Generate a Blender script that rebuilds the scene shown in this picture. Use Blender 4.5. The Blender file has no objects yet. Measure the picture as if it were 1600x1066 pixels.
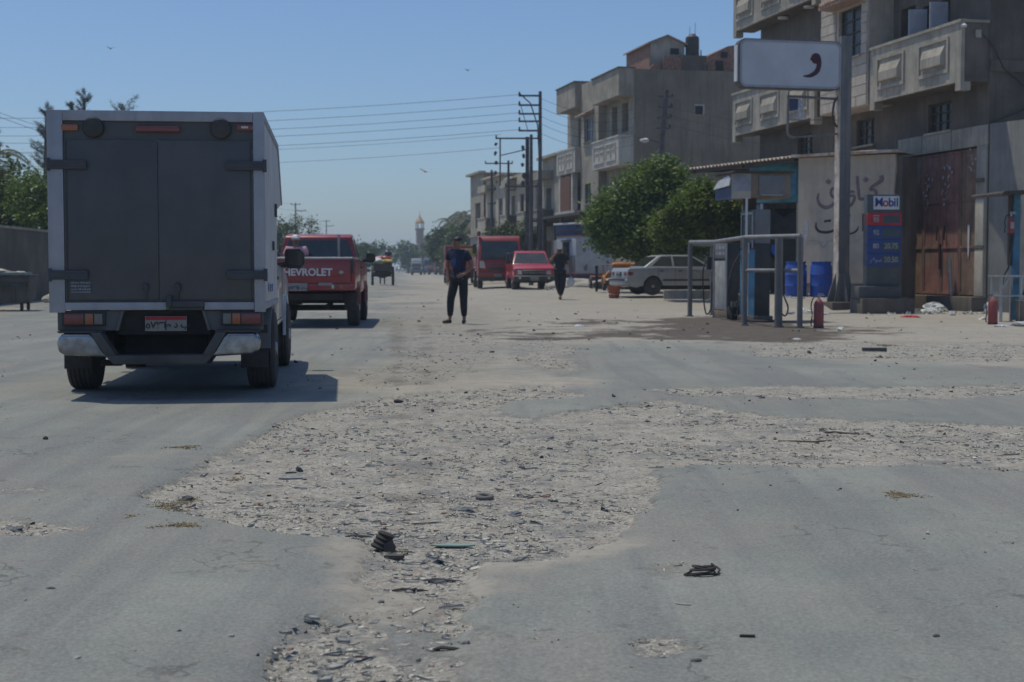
import bpy, bmesh, math, random
import numpy as np
from mathutils import Vector, Matrix

R = math.radians
SC = bpy.context.scene
COL = SC.collection
random.seed(7)
RNG = np.random.default_rng(7)

# ------------------------------------------------------------------ camera, sky, sun, exposure
F = 2222.2
PITCH = R(2.96)
CAMZ = 1.15
cam_d = bpy.data.cameras.new('camera')
cam_d.lens = 50
cam_d.sensor_width = 36
cam_d.clip_end = 6000
cam_d.dof.use_dof = True
cam_d.dof.focus_distance = 8.0
cam_d.dof.aperture_fstop = 5.0
cam = bpy.data.objects.new('camera', cam_d)
cam.location = (0, 0, CAMZ)
cam.rotation_euler = (R(90) - PITCH, 0, 0)
COL.objects.link(cam)
SC.camera = cam

SUNV = Vector((-0.27, 0.16, 1.0)).normalized()
world = bpy.data.worlds.new('World')
SC.world = world
world.use_nodes = True
wn = world.node_tree
bg = wn.nodes['Background']
sky = wn.nodes.new('ShaderNodeTexSky')
sky.sky_type = 'NISHITA'
sky.sun_disc = False
sky.sun_elevation = math.asin(SUNV.z)
sky.sun_rotation = math.atan2(SUNV.x, SUNV.y)
sky.altitude = 10
sky.air_density = 1.0
sky.dust_density = 1.2
sky.ozone_density = 10.0
wn.links.new(sky.outputs[0], bg.inputs[0])
bg.inputs[1].default_value = 0.14

sun_d = bpy.data.lights.new('sun', 'SUN')
sun_d.energy = 3.5
sun_d.angle = R(0.5)
sun_d.color = (1.0, 0.935, 0.755)
sun = bpy.data.objects.new('sun', sun_d)
sun.rotation_euler = SUNV.to_track_quat('Z', 'Y').to_euler()
COL.objects.link(sun)

SC.view_settings.view_transform = 'Standard'
SC.view_settings.look = 'None'
SC.view_settings.gamma = 1
SC.view_settings.exposure = -0.41
SC.render.engine = 'CYCLES'
SC.cycles.use_denoising = True
SC.cycles.max_bounces = 6
SC.cycles.diffuse_bounces = 3
SC.cycles.glossy_bounces = 3
SC.cycles.transparent_max_bounces = 8
SC.cycles.volume_bounces = 1


# ------------------------------------------------------------------ surveying helpers
def ray(px, py):
    x = (px - 800) / F
    u = -(py - 533) / F
    return (x, math.cos(PITCH) + u * math.sin(PITCH), -math.sin(PITCH) + u * math.cos(PITCH))


def at(px, py, Y):
    r = ray(px, py)
    t = Y / r[1]
    return Vector((r[0] * t, Y, CAMZ + r[2] * t))


def gp(px, py, z=0.0):
    r = ray(px, py)
    t = (z - CAMZ) / r[2]
    return Vector((r[0] * t, r[1] * t, z))


def sstep(v):
    v = np.clip(v, 0, 1)
    return v * v * (3 - 2 * v)


def gz(x, y):
    """height of the ground (the yard to the right rises a little further off)"""
    return (0.20 * sstep((y - 42) / 12) * sstep((x + 4) / 4) * (1 - sstep((y - 200) / 100))
            + 0.3 * sstep((y - 54) / 8) * sstep((x - 1.2) / 1.5) * (1 - sstep((y - 120) / 60))
            + 0.36 * sstep((y - 36.3) / 1.8) * sstep((x - 6.2) / 1.2) * (1 - sstep((x - 8.9) / 0.7)) * (1 - sstep((y - 50) / 6)))


# ------------------------------------------------------------------ mesh builder
class MB:
    def __init__(self):
        self.v, self.f, self.m = [], [], []

    def add(self, verts, faces, mi=0):
        n = len(self.v)
        self.v += [tuple(p) for p in verts]
        self.f += [tuple(i + n for i in f) for f in faces]
        self.m += [mi] * len(faces)
        return self

    def box(self, c, s, rz=0.0, mi=0, M=None):
        x, y, z = s[0] / 2, s[1] / 2, s[2] / 2
        vs = [Vector((a * x, b * y, d * z)) for d in (-1, 1) for b in (-1, 1) for a in (-1, 1)]
        if rz or M is not None:
            m = M if M is not None else Matrix.Rotation(rz, 3, 'Z')
            vs = [m @ p for p in vs]
        c = Vector(c)
        return self.add([p + c for p in vs],
                        [(0, 2, 3, 1), (4, 5, 7, 6), (0, 1, 5, 4), (2, 6, 7, 3), (0, 4, 6, 2), (1, 3, 7, 5)], mi)

    def bar(self, p0, p1, w, h=None, mi=0):
        """a square bar from p0 to p1"""
        h = h or w
        p0, p1 = Vector(p0), Vector(p1)
        d = (p1 - p0)
        q = d.to_track_quat('Z', 'Y').to_matrix()
        return self.box((p0 + p1) / 2, (w, h, d.length), M=q, mi=mi)

    def cyl(self, p0, p1, r0, r1=None, n=12, cap=True, mi=0):
        r1 = r0 if r1 is None else r1
        p0, p1 = Vector(p0), Vector(p1)
        q = (p1 - p0).to_track_quat('Z', 'Y').to_matrix()
        vs = []
        for p, r in ((p0, r0), (p1, r1)):
            for i in range(n):
                a = 2 * math.pi * i / n
                vs.append(p + q @ Vector((math.cos(a) * r, math.sin(a) * r, 0)))
        fs = [(i, (i + 1) % n, n + (i + 1) % n, n + i) for i in range(n)]
        if cap:
            fs += [tuple(range(n - 1, -1, -1)), tuple(range(n, 2 * n))]
        return self.add(vs, fs, mi)

    def tube(self, pts, r, n=6, mi=0):
        pts = [Vector(p) for p in pts]
        rs = r if isinstance(r, (list, tuple)) else [r] * len(pts)
        vs, fs = [], []
        up = Vector((0.02, 0.03, 1))
        for k, p in enumerate(pts):
            d = (pts[min(k + 1, len(pts) - 1)] - pts[max(k - 1, 0)]).normalized()
            a = d.cross(up)
            if a.length < 1e-3:
                a = d.cross(Vector((1, 0, 0)))
            a.normalize()
            b = a.cross(d)
            for i in range(n):
                t = 2 * math.pi * i / n
                vs.append(p + a * math.cos(t) * rs[k] + b * math.sin(t) * rs[k])
        for k in range(len(pts) - 1):
            for i in range(n):
                j = (i + 1) % n
                fs.append((k * n + i, k * n + j, (k + 1) * n + j, (k + 1) * n + i))
        fs += [tuple(range(n)), tuple(range(len(vs) - 1, len(vs) - n - 1, -1))]
        return self.add(vs, fs, mi)

    def lathe(self, prof, c=(0, 0, 0), n=16, M=None, mi=0):
        """prof: list of (r, z)"""
        c = Vector(c)
        vs = []
        for r, z in prof:
            for i in range(n):
                a = 2 * math.pi * i / n
                p = Vector((math.cos(a) * r, math.sin(a) * r, z))
                if M is not None:
                    p = M @ p
                vs.append(p + c)
        fs = []
        for k in range(len(prof) - 1):
            for i in range(n):
                j = (i + 1) % n
                fs.append((k * n + i, k * n + j, (k + 1) * n + j, (k + 1) * n + i))
        fs += [tuple(range(n - 1, -1, -1)), tuple(range(len(vs) - n, len(vs)))]
        return self.add(vs, fs, mi)

    def prism(self, poly, fn, mi=0):
        """poly: 2-D points; fn(p, side) -> 3-D for side 0/1"""
        n = len(poly)
        vs = [fn(p, 0) for p in poly] + [fn(p, 1) for p in poly]
        fs = [tuple(range(n - 1, -1, -1)), tuple(range(n, 2 * n))]
        fs += [(i, (i + 1) % n, n + (i + 1) % n, n + i) for i in range(n)]
        return self.add(vs, fs, mi)

    def prism_x(self, poly, x0, x1, mi=0):      # poly in (y, z)
        return self.prism(poly, lambda p, s: (x1 if s else x0, p[0], p[1]), mi)

    def prism_y(self, poly, y0, y1, mi=0):      # poly in (x, z)
        return self.prism(poly, lambda p, s: (p[0], y1 if s else y0, p[1]), mi)

    def prism_z(self, poly, z0, z1, mi=0):      # poly in (x, y)
        return self.prism(poly, lambda p, s: (p[0], p[1], z1 if s else z0), mi)

    def quad(self, a, b, c, d, mi=0):
        return self.add([a, b, c, d], [(0, 1, 2, 3)], mi)

    def blob(self, c, s, seed=0, rough=0.15, sub=2, mi=0, flat=None):
        bm = bmesh.new()
        bmesh.ops.create_icosphere(bm, subdivisions=sub, radius=1)
        rr = random.Random(seed)
        k = [Vector((rr.uniform(-1, 1), rr.uniform(-1, 1), rr.uniform(-1, 1))) * 2.6 for _ in range(5)]
        ph = [rr.uniform(0, 6) for _ in k]
        vs = []
        for v in bm.verts:
            d = 1 + rough * sum(math.sin(v.co.dot(a) + p) for a, p in zip(k, ph)) / 2 + rough * 0.5 * rr.uniform(-1, 1)
            z = v.co.z * s[2] * d
            if flat is not None:
                z = max(z, flat)
            vs.append(Vector((v.co.x * s[0] * d, v.co.y * s[1] * d, z)) + Vector(c))
        fs = [tuple(v.index for v in f.verts) for f in bm.faces]
        bm.free()
        return self.add(vs, fs, mi)

    def each(self, name, mats, parent=None, **kw):
        """build every separate piece as an object of its own"""
        par = list(range(len(self.v)))

        def find(i):
            while par[i] != i:
                par[i] = par[par[i]]
                i = par[i]
            return i
        for f in self.f:
            for i in f[1:]:
                par[find(i)] = find(f[0])
        groups = {}
        for f, m in zip(self.f, self.m):
            groups.setdefault(find(f[0]), []).append((f, m))
        out = []
        for fs in groups.values():
            mb = MB()
            idx = {}
            for f, m in fs:
                for i in f:
                    if i not in idx:
                        idx[i] = len(mb.v)
                        mb.v.append(self.v[i])
                mb.f.append(tuple(idx[i] for i in f))
                mb.m.append(m)
            out.append(mb.build(name, mats, parent, **kw))
        return out

    def mesh(self, name, mats, bevel=0.0, smooth=True, angle=35, seg=2):
        me = bpy.data.meshes.new(name)
        me.from_pydata(self.v, [], self.f)
        if not isinstance(mats, (list, tuple)):
            mats = [mats]
        for m in mats:
            me.materials.append(m)
        if len(mats) > 1:
            me.polygons.foreach_set('material_index', self.m)
        bm = bmesh.new()
        bm.from_mesh(me)
        bmesh.ops.recalc_face_normals(bm, faces=bm.faces)
        if bevel > 0:
            es = [e for e in bm.edges if len(e.link_faces) == 2 and e.calc_face_angle(0) > R(30)]
            bmesh.ops.bevel(bm, geom=es, offset=bevel, segments=seg, profile=0.6, affect='EDGES', clamp_overlap=True)
        bm.to_mesh(me)
        bm.free()
        if smooth:
            me.polygons.foreach_set('use_smooth', [True] * len(me.polygons))
            me.set_sharp_from_angle(angle=R(angle))
        me.update()
        return me

    def build(self, name, mats, parent=None, bevel=0.0, smooth=True, loc=None, rz=0.0, angle=35, seg=2):
        o = bpy.data.objects.new(name, self.mesh(name, mats, bevel, smooth, angle, seg))
        COL.objects.link(o)
        if parent is not None:
            o.parent = parent
        if loc is not None:
            o.location = loc
        if rz:
            o.rotation_euler.z = rz
        return o


def tag(o, label=None, cat=None, group=None, kind=None):
    if label:
        o['label'] = label
    if cat:
        o['category'] = cat
    if group:
        o['group'] = group
    if kind:
        o['kind'] = kind
    return o


def thing(name, label, cat, loc=(0, 0, 0), rz=0.0, group=None):
    o = bpy.data.objects.new(name, None)
    COL.objects.link(o)
    o.location = loc
    o.rotation_euler.z = rz
    o.empty_display_size = 0.2
    return tag(o, label, cat, group)


def np_mesh(name, verts, faces, mats, mi=None):
    """fast mesh from numpy arrays; faces (n, k)"""
    me = bpy.data.meshes.new(name)
    nv, (nf, k) = len(verts), faces.shape
    me.vertices.add(nv)
    me.vertices.foreach_set('co', np.asarray(verts, np.float32).ravel())
    me.loops.add(nf * k)
    me.loops.foreach_set('vertex_index', faces.astype(np.int32).ravel())
    me.polygons.add(nf)
    me.polygons.foreach_set('loop_start', np.arange(0, nf * k, k, dtype=np.int32))
    for m in (mats if isinstance(mats, (list, tuple)) else [mats]):
        me.materials.append(m)
    if mi is not None:
        me.polygons.foreach_set('material_index', mi.astype(np.int32))
    me.update(calc_edges=True)
    return me


def link_mesh(name, me, parent=None, loc=None):
    o = bpy.data.objects.new(name, me)
    COL.objects.link(o)
    if parent is not None:
        o.parent = parent
    if loc is not None:
        o.location = loc
    return o


def text_obj(s, size, m, name, parent, loc, rot, depth=0.004, sx=1.0, bold=0.0, align='CENTER'):
    cu = bpy.data.curves.new(name, 'FONT')
    cu.body = s
    cu.size = size
    cu.align_x = align
    cu.align_y = 'CENTER'
    cu.extrude = depth / 2
    cu.offset = bold
    cu.resolution_u = 3
    tmp = bpy.data.objects.new('tmp', cu)
    COL.objects.link(tmp)
    me = bpy.data.meshes.new_from_object(tmp.evaluated_get(bpy.context.evaluated_depsgraph_get()))
    bpy.data.objects.remove(tmp)
    bpy.data.curves.remove(cu)
    me.materials.clear()
    me.materials.append(m)
    o = link_mesh(name, me, parent, loc)
    o.rotation_euler = rot
    o.scale.x = sx
    return o


# ------------------------------------------------------------------ materials
MATS = {}


def mat(name, col, rough=0.7, metal=0.0, var=0.25, scale=4.0, bump=0.0, bscale=40.0, stain=0.0, stain_col=None,
        streak=0.0, streak_col=None, coat=0.0, spec=0.5, dust=0.0, trans=0.0, island=0.0):
    """a painted / plastered / metal surface with mottling, streaks running down, blotches, dust and fine relief"""
    if name in MATS:
        return MATS[name]
    m = bpy.data.materials.new(name)
    m.use_nodes = True
    nt = m.node_tree
    N, L = nt.nodes, nt.links
    b = N['Principled BSDF']
    b.inputs['Roughness'].default_value = rough
    b.inputs['Metallic'].default_value = metal
    b.inputs['Coat Weight'].default_value = coat
    b.inputs['Specular IOR Level'].default_value = spec
    tc = N.new('ShaderNodeTexCoord')
    oi = N.new('ShaderNodeObjectInfo')
    off = N.new('ShaderNodeVectorMath')
    off.operation = 'MULTIPLY_ADD'
    cx = N.new('ShaderNodeCombineXYZ')
    for k in range(3):
        L.new(oi.outputs['Random'], cx.inputs[k])
    L.new(cx.outputs[0], off.inputs[0])
    off.inputs[1].default_value = (37.0, 51.0, 23.0)
    L.new(tc.outputs['Object'], off.inputs[2])
    vec = off.outputs[0]

    def noise(sc, det=5, ro=0.6, v=vec):
        n = N.new('ShaderNodeTexNoise')
        n.inputs['Scale'].default_value = sc
        n.inputs['Detail'].default_value = det
        n.inputs['Roughness'].default_value = ro
        L.new(v, n.inputs['Vector'])
        return n.outputs['Fac']

    def remap(x, a, bb, c=0.0, d=1.0):
        r = N.new('ShaderNodeMapRange')
        r.inputs[1].default_value, r.inputs[2].default_value = a, bb
        r.inputs[3].default_value, r.inputs[4].default_value = c, d
        L.new(x, r.inputs[0])
        return r.outputs[0]

    def mix(fac, a, bb, mode='MIX'):
        n = N.new('ShaderNodeMix')
        n.data_type = 'RGBA'
        n.blend_type = mode
        for sock, val in ((n.inputs[0], fac), (n.inputs[6], a), (n.inputs[7], bb)):
            if hasattr(val, 'links'):
                L.new(val, sock)
            else:
                sock.default_value = val if isinstance(val, float) else (*val[:3], 1)
        return n.outputs[2]

    c = tuple(col)
    cur = mix(remap(noise(scale), 0.37, 0.63), tuple(x * (1 - var) for x in c), tuple(min(1, x * (1 + var * 0.8)) for x in c))
    if island > 0:
        g = N.new('ShaderNodeNewGeometry')
        cur = mix(remap(g.outputs['Random Per Island'], 0, 1, 0.0, island), cur, tuple(x * 0.35 for x in c))
        yel = N.new('ShaderNodeMath')
        yel.operation = 'FRACT'
        mu = N.new('ShaderNodeMath')
        mu.operation = 'MULTIPLY'
        mu.inputs[1].default_value = 17.3
        L.new(g.outputs['Random Per Island'], mu.inputs[0])
        L.new(mu.outputs[0], yel.inputs[0])
        cur = mix(remap(yel.outputs[0], 0.6, 1.0, 0.0, island), cur, (c[0] * 1.9, c[1] * 1.5, c[2] * 1.0))
    if stain > 0:
        cur = mix(remap(noise(scale * 0.45, 8, 0.72), 0.50, 0.62, 0, stain), cur, stain_col or tuple(x * 0.5 for x in c))
    if streak > 0:
        mp = N.new('ShaderNodeMapping')
        mp.inputs['Scale'].default_value = (5.0, 5.0, 0.35)
        L.new(vec, mp.inputs['Vector'])
        cur = mix(remap(noise(1.2, 6, 0.65, mp.outputs[0]), 0.48, 0.62, 0, streak), cur, streak_col or tuple(x * 0.55 for x in c))
    if dust > 0:
        cur = mix(remap(noise(2.2, 6, 0.6), 0.40, 0.65, dust * 0.25, dust), cur, (0.30, 0.26, 0.21))
        rr = remap(noise(2.2, 6, 0.6), 0.35, 0.75, rough, min(1, rough + dust))
        L.new(rr, b.inputs['Roughness'])
    L.new(cur, b.inputs['Base Color'])
    if bump > 0:
        bp = N.new('ShaderNodeBump')
        bp.inputs['Strength'].default_value = bump
        bp.inputs['Distance'].default_value = 0.02
        L.new(noise(bscale, 6, 0.65), bp.inputs['Height'])
        L.new(bp.outputs[0], b.inputs['Normal'])
    if trans > 0:
        tr = N.new('ShaderNodeBsdfTranslucent')
        L.new(mix(0.5, cur, (c[0] * 2, c[1] * 1.9, c[2] * 0.8)), tr.inputs[0])
        ms = N.new('ShaderNodeMixShader')
        ms.inputs[0].default_value = trans
        L.new(b.outputs[0], ms.inputs[1])
        L.new(tr.outputs[0], ms.inputs[2])
        L.new(ms.outputs[0], N['Material Output'].inputs[0])
    MATS[name] = m
    return m


def lamp_lens(name, col):
    m = mat(name, col, 0.12, 0, 0.1, 8, coat=0.6, dust=0.12)
    return m


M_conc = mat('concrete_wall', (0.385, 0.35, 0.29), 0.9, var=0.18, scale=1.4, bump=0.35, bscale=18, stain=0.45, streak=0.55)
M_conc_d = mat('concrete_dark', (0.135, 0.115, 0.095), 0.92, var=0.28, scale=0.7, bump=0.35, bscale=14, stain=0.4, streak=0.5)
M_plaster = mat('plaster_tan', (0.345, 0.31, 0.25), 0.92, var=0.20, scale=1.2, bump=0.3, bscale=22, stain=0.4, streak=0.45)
M_cream = mat('plaster_cream', (0.46, 0.41, 0.32), 0.9, var=0.14, scale=0.9, bump=0.2, stain=0.4, streak=0.45)
M_white_bal = mat('balcony_white', (0.52, 0.49, 0.42), 0.9, var=0.12, scale=1.5, bump=0.2, stain=0.35, streak=0.4, streak_col=(0.28, 0.26, 0.22))
M_brick = mat('brick_red', (0.26, 0.145, 0.105), 0.9, var=0.35, scale=9, bump=0.4, stain=0.3, stain_col=(0.3, 0.22, 0.17))
M_brick_d = mat('brick_brown', (0.16, 0.075, 0.05), 0.9, var=0.3, scale=12, bump=0.4)
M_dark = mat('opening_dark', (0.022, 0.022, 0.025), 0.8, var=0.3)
M_glass_d = mat('window_glass', (0.02, 0.022, 0.025), 0.22, var=0.2, coat=0.0, dust=0.12, spec=0.3)
M_shut = mat('shutter_pale', (0.40, 0.44, 0.52), 0.6, var=0.1, dust=0.15)
M_shut_g = mat('shutter_green', (0.12, 0.19, 0.17), 0.7, var=0.2, dust=0.2)
M_wood_dk = mat('frame_brown', (0.06, 0.045, 0.035), 0.7, var=0.3)
M_tile = mat('roof_tile', (0.34, 0.22, 0.17), 0.85, var=0.35, scale=8, dust=0.3)
M_cladding = mat('stone_cladding', (0.46, 0.41, 0.35), 0.88, var=0.12, scale=2.5, bump=0.2, stain=0.3, streak=0.25)
M_rustdoor = mat('door_red', (0.30, 0.125, 0.105), 0.75, var=0.3, scale=2.5, bump=0.1, stain=0.75, stain_col=(0.22, 0.17, 0.12), streak=0.5, streak_col=(0.09, 0.045, 0.035), dust=0.25)
M_rustdoor2 = mat('door_brown', (0.24, 0.14, 0.095), 0.75, var=0.3, scale=2.5, bump=0.1, stain=0.6, stain_col=(0.2, 0.15, 0.10), streak=0.5, streak_col=(0.07, 0.04, 0.03), dust=0.2)
M_paper = mat('torn_paper', (0.45, 0.45, 0.47), 0.8, var=0.3, scale=20)
M_alu = mat('aluminium', (0.34, 0.355, 0.39), 0.45, 0.2, var=0.08, scale=3, dust=0.12, streak=0.3)
M_boxdoor = mat('box_door_grey', (0.062, 0.067, 0.072), 0.40, 0.0, var=0.16, scale=2, bump=0.25, bscale=2.5, dust=0.10, streak=0.2, streak_col=(0.04, 0.043, 0.05))
M_boxside = mat('box_side_white', (0.55, 0.56, 0.57), 0.5, 0, var=0.08, scale=2, dust=0.25, streak=0.3)
M_hinge = mat('hinge_grey', (0.05, 0.055, 0.065), 0.5, 0.1, var=0.2, dust=0.08)
M_rubber = mat('rubber', (0.022, 0.022, 0.024), 0.85, var=0.3, scale=14, dust=0.22, bump=0.15)
M_black = mat('black_plastic', (0.02, 0.02, 0.022), 0.5, var=0.3, dust=0.15)
M_under = mat('underbody', (0.014, 0.013, 0.013), 0.9, var=0.4, dust=0.08)
M_chrome = mat('worn_chrome', (0.33, 0.34, 0.36), 0.22, 0.95, var=0.35, scale=7, dust=0.22, bump=0.15, bscale=14, stain=0.5)
M_steel = mat('steel', (0.42, 0.43, 0.45), 0.4, 0.9, var=0.15, dust=0.25)
M_greypaint = mat('grey_paint', (0.16, 0.17, 0.185), 0.55, 0.1, var=0.12, dust=0.25, streak=0.2)
M_silver = mat('silver_paint', (0.44, 0.47, 0.49), 0.3, 0.35, var=0.06, coat=0.4, dust=0.25)
M_red = mat('red_paint', (0.27, 0.010, 0.018), 0.32, 0, var=0.1, coat=0.5, dust=0.14)
M_red2 = mat('red_paint_bright', (0.42, 0.015, 0.028), 0.3, 0, var=0.1, coat=0.6, dust=0.08)
M_red3 = mat('red_paint_truck', (0.25, 0.012, 0.012), 0.4, 0, var=0.15, coat=0.3, dust=0.05)
M_glass = mat('car_glass', (0.018, 0.024, 0.026), 0.06, 0, var=0.1, coat=0.5, dust=0.1)
L_red = lamp_lens('lens_red', (0.17, 0.010, 0.014))
L_org = lamp_lens('lens_orange', (0.34, 0.085, 0.018))
L_wht = lamp_lens('lens_clear', (0.5, 0.48, 0.42))
M_white = mat('white_paint', (0.66, 0.67, 0.68), 0.5, var=0.1, dust=0.2)
M_plate = mat('plate_white', (0.26, 0.25, 0.245), 0.5, var=0.1, dust=0.3)
M_blue = mat('blue_paint', (0.012, 0.07, 0.36), 0.5, var=0.2, dust=0.06)
M_cyan = mat('cyan_paint', (0.04, 0.20, 0.32), 0.5, var=0.25, dust=0.18, stain=.4, stain_col=(.03,.05,.07))
M_navy = mat('navy_paint', (0.02, 0.035, 0.11), 0.5, var=0.2, dust=0.08)
M_redsign = mat('sign_red', (0.42, 0.01, 0.02), 0.5, var=0.15, dust=0.05)
M_txtwhite = mat('print_white', (0.62, 0.63, 0.64), 0.6, var=0.08, dust=0.1)
M_txtgrey = mat('print_grey', (0.30, 0.31, 0.33), 0.6, var=0.2)
M_txtblack = mat('print_black', (0.02, 0.02, 0.022), 0.6, var=0.1)
M_txtred = mat('print_red', (0.05, 0.006, 0.014), 0.6, var=0.25, scale=12)
M_polegrey = mat('pole_grey', (0.125, 0.13, 0.135), 0.6, 0.1, var=0.15, dust=0.2, streak=0.5, streak_col=(0.30, 0.24, 0.20))
M_rustwhite = mat('flaking_paint', (0.52, 0.46, 0.40), 0.8, var=0.2, scale=4, stain=0.8, stain_col=(0.26, 0.13, 0.07), bump=0.2)
M_utpole = mat('utility_pole', (0.10, 0.095, 0.10), 0.85, var=0.3, streak=0.3)
M_wire = mat('wire', (0.05, 0.055, 0.065), 0.7, var=0.1)
M_trunk = mat('bark', (0.11, 0.085, 0.065), 0.9, var=0.3, scale=12, bump=0.6)
M_leaf = mat('leaf_ficus', (0.105, 0.172, 0.028), 0.5, var=0.3, scale=1.5, trans=0.25, island=0.75)
M_leaf_l = mat('leaf_light', (0.11, 0.17, 0.03), 0.5, var=0.3, scale=1.5, trans=0.33, island=0.7)
M_leaf_d = mat('leaf_dark', (0.07, 0.11, 0.035), 0.55, var=0.3, scale=1, trans=0.2, island=0.7)
M_casu = mat('leaf_casuarina', (0.05, 0.065, 0.04), 0.6, var=0.3, trans=0.2, island=0.6)
M_palm = mat('palm_frond', (0.05, 0.07, 0.03), 0.6, var=0.3, trans=0.2, island=0.6)
M_orange = mat('orange_paint', (0.48, 0.17, 0.025), 0.45, var=0.15, dust=0.15)
M_bucket = mat('bucket_red', (0.34, 0.06, 0.02), 0.5, var=0.15, dust=0.1)
M_yellow = mat('yellow_paint', (0.55, 0.42, 0.06), 0.5, var=0.15, dust=0.15)
M_bag = mat('plastic_bag', (0.62, 0.64, 0.66), 0.45, var=0.2, scale=10, bump=0.2, trans=0.2)
M_skip = mat('skip_metal', (0.085, 0.082, 0.08), 0.7, 0.2, var=0.35, scale=3, bump=0.15, stain=0.5, stain_col=(0.14, 0.07, 0.05), dust=0.25)
M_sack = mat('pale_sack', (0.42, 0.40, 0.35), 0.9, var=0.15, bump=0.4, bscale=12)
M_skin = mat('skin', (0.24, 0.125, 0.08), 0.55, var=0.1)
M_hair = mat('hair', (0.012, 0.011, 0.012), 0.6, var=0.2)
M_shirt_navy = mat('shirt_navy', (0.012, 0.018, 0.048), 0.9, var=0.15, bump=0.3, bscale=12)
M_trou_blk = mat('trousers_black', (0.014, 0.016, 0.022), 0.9, var=0.2, bump=0.3, bscale=12)
M_shirt_blk = mat('shirt_black', (0.014, 0.015, 0.02), 0.9, var=0.2, bump=0.3, bscale=12)
M_pink = mat('shirt_pink', (0.55, 0.30, 0.34), 0.9, var=0.15, bump=0.3)
M_blueprint = mat('shirt_print', (0.05, 0.07, 0.17), 0.9, var=0.5, scale=14)
M_teal = mat('sign_teal', (0.035, 0.20, 0.26), 0.6, var=0.4, scale=3, dust=0.15)
M_amber = mat('frame_amber', (0.20, 0.15, 0.10), 0.7, var=0.2, dust=0.2)
M_green_board = mat('board_green', (0.19, 0.28, 0.245), 0.8, var=0.2, dust=0.35)


def pave(base_z=0):
    pass

# ------------------------------------------------------------------ ground: one sheet, fine near the camera
def vnoise(x, y, seed=0):
    xi, yi = np.floor(x).astype(np.int64), np.floor(y).astype(np.int64)
    xf, yf = x - xi, y - yi
    u, v = xf * xf * (3 - 2 * xf), yf * yf * (3 - 2 * yf)

    def h(a, b):
        n = (a * 374761393 + b * 668265263 + seed * 974711) & 0xffffffff
        n = ((n ^ (n >> 13)) * 1274126177) & 0xffffffff
        return ((n ^ (n >> 16)) & 0xffff) / 65535.0
    return (h(xi, yi) * (1 - u) + h(xi + 1, yi) * u) * (1 - v) + (h(xi, yi + 1) * (1 - u) + h(xi + 1, yi + 1) * u) * v


def fbm(x, y, oct=5, seed=0, gain=0.5):
    s, a, t = 0, 1.0, 0
    for k in range(oct):
        s = s + a * vnoise(x * 2 ** k, y * 2 ** k, seed + k * 13)
        t += a
        a *= gain
    return s / t - 0.5


def sdf(x, y, poly):
    """signed distance, positive inside"""
    d = np.full(x.shape, 1e9)
    ins = np.zeros(x.shape, bool)
    n = len(poly)
    for i in range(n):
        ax, ay = poly[i]
        bx, by = poly[(i + 1) % n]
        ex, ey = bx - ax, by - ay
        t = np.clip(((x - ax) * ex + (y - ay) * ey) / (ex * ex + ey * ey + 1e-12), 0, 1)
        d = np.minimum(d, np.hypot(x - ax - t * ex, y - ay - t * ey))
        c = ((ay > y) != (by > y)) & (x < (bx - ax) * (y - ay) / (by - ay + 1e-12) + ax)
        ins ^= c
    return np.where(ins, d, -d)


def gpoly(pts):
    return [tuple(gp(*p)[:2]) for p in pts]


HOLE = gpoly([(222, 775), (262, 752), (325, 715), (395, 680), (470, 648), (545, 628), (640, 612), (745, 606), (860, 600),
              (900, 618), (800, 624), (778, 640), (840, 652), (950, 632), (1040, 622), (1110, 634), (1180, 645), (1330, 655),
              (1620, 664), (1620, 738), (1480, 728), (1300, 726), (1120, 726), (1010, 733), (1040, 762), (1022, 800),
              (985, 842), (905, 866), (830, 875), (748, 878), (735, 905), (742, 960), (738, 1010), (745, 1130), (415, 1130),
              (432, 975), (500, 952), (556, 925), (570, 890), (583, 868), (578, 848), (545, 838), (480, 832), (395, 821), (300, 800)])
BAND2 = gpoly([(1000, 606), (1250, 602), (1450, 603), (1640, 601), (1640, 618), (1400, 624), (1250, 621), (1050, 619)])
SMALL = [(gpoly([(980, 1000), (1010, 990), (1060, 994), (1095, 1012), (1050, 1030), (1000, 1022)]), 0.8),
         (gpoly([(1005, 888), (1060, 882), (1080, 893), (1030, 902)]), 0.5),
         (gpoly([(-40, 812), (60, 812), (128, 826), (60, 836), (-40, 840)]), 0.9),
         (gpoly([(-30, 765), (60, 757), (115, 760), (70, 770), (-30, 775)]), 0.5),
         (gpoly([(100, 775), (150, 768), (170, 782), (120, 795)]), 0.45),
         (gpoly([(1150, 538), (1330, 533), (1620, 537), (1620, 566), (1400, 562), (1180, 556)]), 0.80),
         (gpoly([(780, 520), (850, 518), (900, 540), (920, 580), (880, 590), (800, 560)]), 0.66),
         (gpoly([(600, 480), (760, 478), (800, 510), (790, 560), (700, 600), (600, 605), (560, 600), (610, 550)]), 0.56),
         (gpoly([(1085, 838), (1120, 845), (1135, 862), (1105, 866)]), 0.4)]
OIL = gpoly([(870, 520), (960, 503), (1070, 497), (1180, 498), (1290, 508), (1360, 516), (1330, 528), (1200, 533), (1020, 530), (900, 527)])
LEFTROAD = gpoly([(-600, 1300), (-600, 640), (-300, 520), (180, 455), (600, 424), (626, 420), (632, 430), (615, 500), (600, 560), (560, 622), (560, 1300)])
RIGHTASP = gpoly([(830, 545), (1000, 535), (1150, 534), (1300, 556), (1700, 570), (1900, 640), (2200, 1300), (400, 1300), (560, 900), (780, 600)])


def soft(d, w):
    return sstep(d / w + 0.5)


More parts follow.
